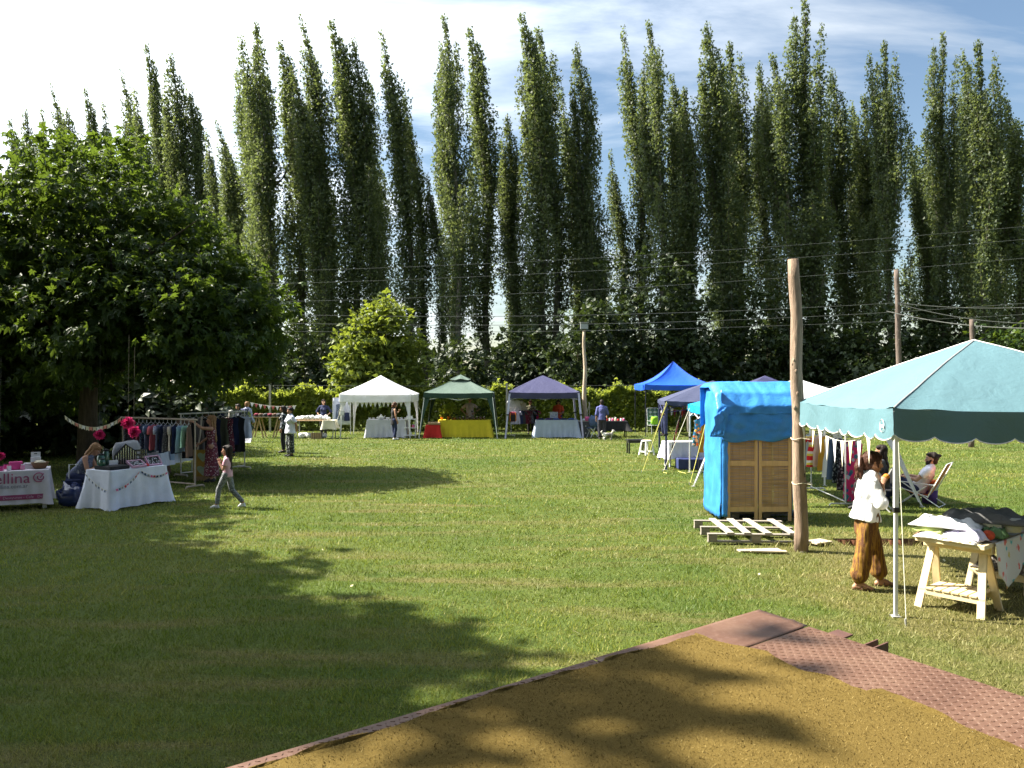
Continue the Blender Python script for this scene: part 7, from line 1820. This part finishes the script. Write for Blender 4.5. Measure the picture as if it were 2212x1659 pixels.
        if beard:
            m2 = MB(); rcone(m2, hp(0, .055, .040), .048 * hk, hp(0, .066, .012), .040 * hk, (HR @ Vector((1, 0, 0)), 1.05))
            for s in (-1, 1): rcone(m2, hp(.060 * s, .025, .075), .020 * hk, hp(.042 * s, .058, .025), .026 * hk)
            blob(m2, 'beard', hm, o, .010, 1, .004, 55, seed)
    # face details
    for s in (-1, 1):
        m = MB(); m.ball(hp(.031 * s, .0855, .112), .0125 * hk, 8, 6, (1.2, .7, .75)); eo = part(m, 'eye', EYE_W, o, smooth=True)
        m = MB(); m.ball(hp(.031 * s, .0935, .112), .0068 * hk, 8, 6, (1, .6, 1)); part(m, 'iris', EYE_D, eo, smooth=True)
        m = MB(); m.tube([hp(.015 * s, .100, .130), hp(.032 * s, .099, .136), hp(.048 * s, .086, .131)], .0042 * hk, 5); part(m, 'eyebrow', hair[1] if hair else EYE_D, o)
    m = MB(); m.tube([hp(-.022, .094, .043), hp(0, .106, .044), hp(.022, .094, .043)], .0055 * hk, 5); part(m, 'mouth', LIPS, o)
    return o, P

D = math.radians
# woman eating in the foreground
HAREM = NT('harem_print'); v = HAREM.coords(scale=(26, 26, 2.2)); f_ = HAREM.noise(v, 1.4, 5, .65, .5); v2 = HAREM.coords(); s_ = HAREM.noise(v2, 70, 4, .7)
c_ = HAREM.ramp(f_, [(.30, (.060, .022, .015)), (.46, (.115, .048, .018)), (.60, (.30, .165, .020)), (.8, (.16, .060, .024))]); c_ = HAREM.mixc(HAREM.ramp(s_, [(.52, (0, 0, 0)), (.66, (.35, .35, .35))]), c_, (.30, .17, .025)); HAREM.color(c_); HAREM.bsdf.inputs['Roughness'].default_value = .85; HAREM.bump(f_, .5, .02)
w1 = G(1874, 1270); o1, PW = person('woman in a white blouse and patterned harem trousers eating beside the teal tent pole', (w1.x, w1.y), D(-97), 1.575,
    dict(pel=(0, -.02, .92), neck=(0, .03, 1.42), sh=(.172, .01, 1.365), elR=(.255, .075, 1.125), wrR=(.165, .130, 1.335), handR=(-.25, .30, .9), palmR=(-.75, .3, -.5), elL=(-.245, .06, 1.13), wrL=(-.09, .150, 1.30), handL=(.4, .25, .8), palmL=(.75, .4, -.4),
         ankR=(.11, -.15, .085), toeR=(.15, .0, .03), kneeR=(.115, -.08, .49), ankL=(-.12, .19, .085), toeL=(-.11, .34, .03), kneeL=(-.115, .13, .49)),
    SKIN, dict(mat=CH('blouse_white', (.78, .78, .80), fold=.5), sleeve=1.08, hem=.05, loose=.036, fold=.012), dict(mat=HAREM.m, kind='harem', fold=.012, ff=26, vert=True), ('pony', M_hair('hair_auburn', (.055, .022, .013))), LEATHER, True, 1.06, (0, -.12, 0), .0062, 1.08, curl=.75, barefoot=True, seed=3)
mb = MB(); mb.ball((0, 0, 0), .036, 12, 8, (1.0, 1.15, .85), .10)
hp_ = chain(o1) @ (PW['wrR'] + Vector((-.04, .055, .100))); mb.v = [tuple(Vector(p) + hp_) for p in mb.v]; solo(mb, 'muffin', M('muffin_crust', (.50, .20, .03), .8, .4, 30, .7, 50), 'orange-brown muffin held to the mouth of the woman in white', 'food', base=hp_, smooth=True)
# bearded man in the beach chair
for ob in bpy.data.objects:
    if ob.name.startswith('deck_chair') and ob.parent is None: ob.scale = (1, .95, .80)
person('bearded man in a white T-shirt reclining in the striped beach chair', (pD.x, pD.y), D(54), 1.74,
    dict(pel=(0, .04, .30), hip=(.085, .07, .29), knee=(.11, .46, .50), ank=(.11, .60, .085), toe=(.12, .75, .03), neck=(0, -.19, .735), sh=(.175, -.17, .685), el=(.25, .03, .50), wr=(.17, .25, .545), hand=(-.3, 1, .1), palm=(-.3, 0, -1)),
    SKIN2, dict(mat=CH('tee_white', (.72, .71, .78), fold=.4), sleeve=.6, hem=.02, loose=.012, fold=.008), dict(mat=F_NAVY, loose=.012), ('bun', H_DARK), SOLE, False, 1.08, (.35, .05, 0), .0085, 1.0, beard=True, seed=11)
# dark-haired woman seated behind the rack
o = thing('folding_chair', 'folding chair of the woman sitting behind the woman in white', 'chair', (6.98, 15.0, 0), D(60)); part(MB().box((0, 0, .42), (.42, .42, .03)), 'seat', F_CHAR, o); part(MB().box((0, -.21, .68), (.42, .03, .26)), 'backrest', F_CHAR, o)
for s in (-1, 1): part(MB().bar((s * .2, .2, 0), (s * .2, -.22, .82), .022), 'leg', WHITE_METAL, o); part(MB().bar((s * .2, -.2, 0), (s * .2, .2, .42), .022), 'leg', WHITE_METAL, o)
person('dark-haired woman sitting half hidden behind the woman in white', (6.98, 15.0), D(60), 1.60, dict(pel=(0, -.06, .53), hip=(.085, -.02, .52), knee=(.10, .40, .50), ank=(.10, .40, .085), toe=(.11, .55, .03), neck=(0, -.04, 1.03), sh=(.165, -.05, .98), el=(.22, .06, .74), wr=(.12, .28, .62), hand=(-.2, 1, 0), palm=(0, 0, -1)), SKIN, dict(mat=F_CHAR, sleeve=.6), dict(mat=F_BLACK), ('long', H_DARK, .12), SOLE, True, seed=12)
# girl walking
CAMO = M_print('leggings_camo', (.16, .17, .18), [(.30, .31, .32), (.06, .065, .07), (.22, .23, .23)], 26, .55, stretch=(1, 1, 3))
gp = G(492, 1097); person('girl in a pink T-shirt and grey camouflage leggings walking across the shade', (gp.x, gp.y), D(92), 1.19, dict(pel=(0, 0, .92), neck=(0, .01, 1.39), sh=(.150, 0, 1.34), el=(.20, .06, 1.08), wr=(.11, .21, 1.28), hand=(-.35, .2, .9), palm=(-.6, .5, 0), kneeL=(-.09, .22, .52), ankL=(-.09, .27, .10), toeL=(-.10, .42, .03), hipL=(-.085, .03, .90), kneeR=(.09, -.09, .49), ankR=(.09, -.40, .13), toeR=(.10, -.28, .03)),
    SKIN, dict(mat=CH('tee_pink', (.62, .36, .44)), sleeve=.6, hem=.06, loose=.012), dict(mat=CAMO, loose=.006), ('long', H_DARK, .40), SHOE_W, False, .95, (.1, .05, 0), .0095, 1.22, seed=13, curl=.8)
# long-haired woman choosing clothes
person('long-haired woman in a wine floral dress reaching up to the second rack', (-7.36, 19.35), D(105), 1.62, dict(elL=(-.26, .20, 1.40), wrL=(-.18, .40, 1.55), handL=(.1, .8, .5), palmL=(.6, 0, -.4), elR=(.235, .10, 1.14), wrR=(.17, .30, .98), handR=(-.1, .8, -.5), palmR=(-1, 0, 0)), SKIN, None, dict(mat=PR_WINE, kind='dress', hem=.16, r=.23, fold=.012, ff=14, vert=True), ('long', H_BLOND, .34), SOLE, True, 1.0, (.1, .05, 0), .010, seed=14)
# jewellery seller bent over her table
person('seated jewellery seller in a blue-grey tank top bent over her table', (-8.74, 15.86), D(-82), 1.64, dict(pel=(0, -.05, .57), hip=(.085, 0, .55), knee=(.11, .42, .50), ank=(.11, .34, .085), toe=(.12, .49, .03), neck=(0, .27, .985), sh=(.165, .22, .955), el=(.23, .30, .70), wr=(.10, .46, .765), hand=(-.3, 1, -.1), palm=(0, 0, -1)), SKIN, dict(mat=M_print('tank_bluegrey', (.13, .15, .22), [(.25, .27, .33), (.08, .09, .14)], 40, .4), straps=True, hem=.05), dict(mat=F_NAVY), ('long', H_BLOND, .18), SOLE, True, 1.05, (0, -.62, 0), .010, seed=15)
# group by the hedge on the left
PANTS_FL = M_print('trousers_leaf', (.025, .03, .035), [(.34, .36, .38), (.2, .23, .22)], 17, .40)
wp = G(627, 986); person('woman in a white T-shirt and leaf-print trousers standing with hands behind her', (wp.x, wp.y), D(128), 1.60, dict(el=(.25, -.12, 1.12), wr=(.08, -.20, .93), hand=(-1, -.1, -.3), palm=(0, -1, 0)), SKIN, dict(mat=CH('tee_white2', (.66, .67, .80)), sleeve=.7, hem=.12, loose=.03, fold=.010), dict(mat=PANTS_FL, loose=.035, fold=.010, vert=True), ('short', H_DARK), SOLE, True, 1.15, (.25, 0, 0), .011, seed=16)
person('person in dark clothes standing just behind the woman in the white T-shirt', (W(612, 0, 27.6).x, 27.6), D(100), 1.62, None, SKIN, dict(mat=PR_DARK, sleeve=1.9), dict(mat=F_BLACK), ('bob', H_DARK), SOLE, True, seed=17)
person('knitwear seller in a navy top standing with hands on hips', (W(699, 0, 36.0).x, 36.0), D(168), 1.68, dict(el=(.36, -.06, 1.16), wr=(.19, .06, .98), hand=(-.7, .6, -.3), palm=(-.5, -.6, 0)), SKIN2, dict(mat=F_NAVY, sleeve=1.3, hem=.10), dict(mat=F_BLACK), ('bob', H_DARK), SOLE, True, 1.05, (.35, 0, 0), seed=18)
person('woman in a black sleeveless top and jeans browsing at the white tent', (W(851, 0, 33.9).x, 33.9), D(-62), 1.60, dict(elR=(.235, .0, 1.10), wrR=(.24, .07, .86), elL=(-.23, .12, 1.14), wrL=(-.14, .28, 1.28), handL=(.2, .5, .8), palmL=(.8, 0, 0), kneeR=(.10, .05, .49), ankL=(-.10, .10, .085), toeL=(-.10, .25, .03)), SKIN, dict(mat=F_BLACK, straps=True, hem=.24, loose=.012), dict(mat=F_NAVY), ('bob', H_BROWN), SHOE_W, True, 1.0, (0, -.35, 0), seed=19)
person('man in a pale shirt standing with hands on hips behind the yellow table', (W(1015, 0, 36.9).x, 36.9), D(180), 1.76, dict(el=(.40, -.07, 1.16), wr=(.19, .07, .99), hand=(-.7, .6, -.3), palm=(-.5, -.6, 0)), SKIN3, dict(mat=CH('shirt_mauve', (.42, .34, .38)), sleeve=.75, hem=.04, loose=.01, collar=True), dict(mat=CH('trouser_stone', (.20, .17, .15))), ('crop', H_DARK), SOLE, False, 1.15, seed=20)
person('woman in an orange-red T-shirt behind the light blue table', (W(1206, 0, 36.7).x, 36.7), D(160), 1.66, dict(el=(.25, .02, 1.10), wr=(.10, .22, 1.06), hand=(-.9, .3, 0), palm=(0, -.3, -1)), SKIN3, dict(mat=CH('tee_orange', (.52, .075, .03)), sleeve=.8, hem=.12, loose=.02), dict(mat=F_NAVY), ('bob', H_DARK), SOLE, True, 1.12, (.3, -.25, 0), seed=21)
person('person in an olive top half hidden behind the clothes in the navy tent', (W(1146, 0, 37.9).x, 37.9), D(175), 1.60, None, SKIN3, dict(mat=CH('tee_olive', (.09, .085, .05)), sleeve=.7), dict(mat=F_BLACK), ('short', H_BROWN), SOLE, False, 1.15, seed=22)
person('man in a blue sweater and dark trousers seen from behind with the dog', (W(1300, 0, 34.1).x, 34.1), D(-8), 1.70, dict(elR=(.245, .02, 1.12), wrR=(.22, .20, .98), handR=(0, 1, -.2), ankR=(.12, .0, .085), toeR=(.15, .15, .03), hip=(.09, 0, .9)), SKIN, dict(mat=CH('sweater_blue', (.085, .095, .25)), sleeve=1.25, hem=.09, loose=.018, collar=True), dict(mat=CH('trouser_dark', (.03, .03, .04)), loose=.012), ('short', H_DARK), SOLE, False, 1.08, (0, -.25, 0), seed=23)
person('person in black holding a pale cup behind the slate-blue tent post', (W(1434, 0, 36.4).x, 36.4), D(110), 1.62, dict(elL=(-.24, .05, 1.10), wrL=(-.18, .25, 1.08), handL=(0, 1, .1), palmL=(1, 0, 0)), SKIN, dict(mat=F_BLACK, sleeve=.6), dict(mat=F_NAVY), ('short', H_DARK), SOLE, seed=24)
person('person in a black T-shirt leaning over the clothes between the slate-blue and cyan tents', (5.62, 21.75), D(95), 1.66, dict(neck=(0, .20, 1.34), sh=(.175, .17, 1.28), elL=(-.25, .34, 1.10), wrL=(-.18, .56, 1.02), handL=(0, 1, -.1), elR=(.24, .30, 1.05), wrR=(.2, .45, .9)), SKIN3, dict(mat=F_CHAR, sleeve=.8, loose=.015), dict(mat=F_MAROON), ('short', H_DARK), SOLE, False, 1.1, seed=25)
person('seller at the right edge resting a hand on the pine board', (6.20, 8.95), D(95), 1.62, dict(neck=(0, .16, 1.38), sh=(.17, .14, 1.32), elL=(-.22, .42, 1.08), wrL=(-.13, .66, .895), handL=(.05, 1, -.35), palmL=(.2, -.2, -1), elR=(.24, .1, 1.08), wrR=(.2, .25, .92)), SKIN, dict(mat=F_TAUPE, sleeve=.6), dict(mat=F_DENIM), ('bob', H_BROWN), SOLE, True, vox=.0075, seed=26)
# small crowd in the shade behind the second rack
for i, (px, d, rz, H, tm, bmt, hr, sk, lab) in enumerate(((443, 27.5, 20, 1.60, F_BROWN, F_BLACK, ('bob', H_BROWN), SKIN, 'brown-haired person in a brown top behind the second rack'), (479, 28.5, 10, 1.74, F_NAVY, F_BLACK, ('short', H_DARK), SKIN3, 'tall person in a dark navy coat behind the second rack'),
        (468, 29.3, -30, 1.66, F_BLACK, F_NAVY, ('bob', H_DARK), SKIN3, 'person in black standing beside the tall one in navy'), (499, 26.2, 30, 1.52, F_TAUPE, F_NAVY, ('long', H_GREY, .1), SKIN, 'grey-haired person in a taupe top at the end of the second rack'), (514, 30, 170, 1.62, PR_DARK, F_NAVY, ('long', H_DARK, .2), SKIN, 'long dark-haired woman facing the lawn behind the white T-shirt'))):
    person(lab, (W(px, 0, d).x, d), D(rz), H, None, sk, dict(mat=tm, sleeve=1.9, loose=.015), dict(mat=bmt, loose=.01), hr, SOLE, i in (0, 3, 4), 1.06, seed=30 + i)
ob, PB = person('person in a grey checked shirt wearing a dark backpack by the hedge', (W(534, 0, 33).x, 33), D(-20), 1.64, None, SKIN, dict(mat=PR_LILAC, sleeve=1.9, loose=.02), dict(mat=F_BLACK, loose=.01), ('short', H_BLOND), SOLE, False, 1.05, seed=40)
bc = chain(ob) @ Vector((0, -.26, 1.02)); o = thing('backpack', 'dark blue backpack worn by the person in the checked shirt', 'backpack', bc, D(-20)); part(MB().box((0, .02, .17), (.32, .20, .46), bev=.07), 'pack', F_NAVY, o); part(MB().box((0, -.09, .09), (.24, .05, .22), bev=.02), 'pocket', CH('pack_maroon', (.08, .025, .03)), o)
for s in (-1, 1): part(MB().tube([(s * .10, .10, .36), (s * .12, .20, .38), (s * .13, .33, .26)], .018, 5), 'strap', F_BLACK, o)
# cup
cp = Vector((W(1430, 0, 36.2).x, 36.28, 1.06)); jar('pale cup held by the person behind the slate-blue tent post', cp, .04, .12, CER, CER, name='cup', cat='cup')

# ---------------------------------------------------------------- small shaggy dog at the man's feet
def dog():
    b = W(1313, 0, 33.85); o = thing('dog', 'small shaggy white and grey dog at the feet of the man in blue', 'dog', (b.x, 33.8, 0), D(-78)); m = MB()
    rcone(m, (0, .12, .235), .085, (0, -.06, .235), .078); rcone(m, (0, -.06, .235), .078, (0, -.19, .24), .076)
    rcone(m, (0, .15, .25), .065, (0, .23, .36), .052); rcone(m, (0, .24, .385), .060, (0, .27, .385), .050); rcone(m, (0, .29, .372), .032, (0, .345, .36), .024)
    for s in (-1, 1):
        rcone(m, (.045 * s, .22, .42), .022, (.068 * s, .215, .36), .018)
        rcone(m, (.05 * s, .13, .20), .038, (.052 * s, .135, .11), .026); rcone(m, (.052 * s, .135, .11), .026, (.052 * s, .14, .03), .024); rcone(m, (.052 * s, .14, .022), .024, (.052 * s, .165, .02), .02)
        rcone(m, (.05 * s, -.17, .20), .05, (.055 * s, -.13, .14), .032); rcone(m, (.055 * s, -.13, .14), .03, (.055 * s, -.20, .085), .022); rcone(m, (.055 * s, -.20, .085), .022, (.055 * s, -.185, .028), .022); rcone(m, (.055 * s, -.185, .02), .024, (.055 * s, -.155, .02), .02)
    rcone(m, (0, -.25, .27), .024, (0, -.30, .35), .03); rcone(m, (0, -.30, .35), .03, (0, -.26, .40), .024)
    t = NT('dog_fur'); tc = t.new('ShaderNodeTexCoord'); sp = t.new('ShaderNodeSeparateXYZ'); t.link(tc.outputs['Object'], sp.inputs[0])
    pz = t.math('ADD', t.math('MULTIPLY', sp.outputs['Y'], 1.6), t.math('MULTIPLY', t.noise(tc.outputs['Object'], 9, 3), .9))
    t.color(t.ramp(pz, [(.18, (.62, .59, .52)), (.34, (.62, .58, .5)), (.42, (.16, .15, .14)), (.62, (.20, .18, .16)), (.72, (.45, .41, .35))])); t.bsdf.inputs['Roughness'].default_value = .95
    blob(m, 'body', t.m, o, .011, 2, .009, 60, 4)
    part(MB().ball((0, .368, .366), .011, 8, 6), 'nose', F_BLACK, o)
    for s in (-1, 1): part(MB().ball((.026 * s, .315, .402), .008, 8, 6), 'eye', EYE_D, o)
dog()
flush()
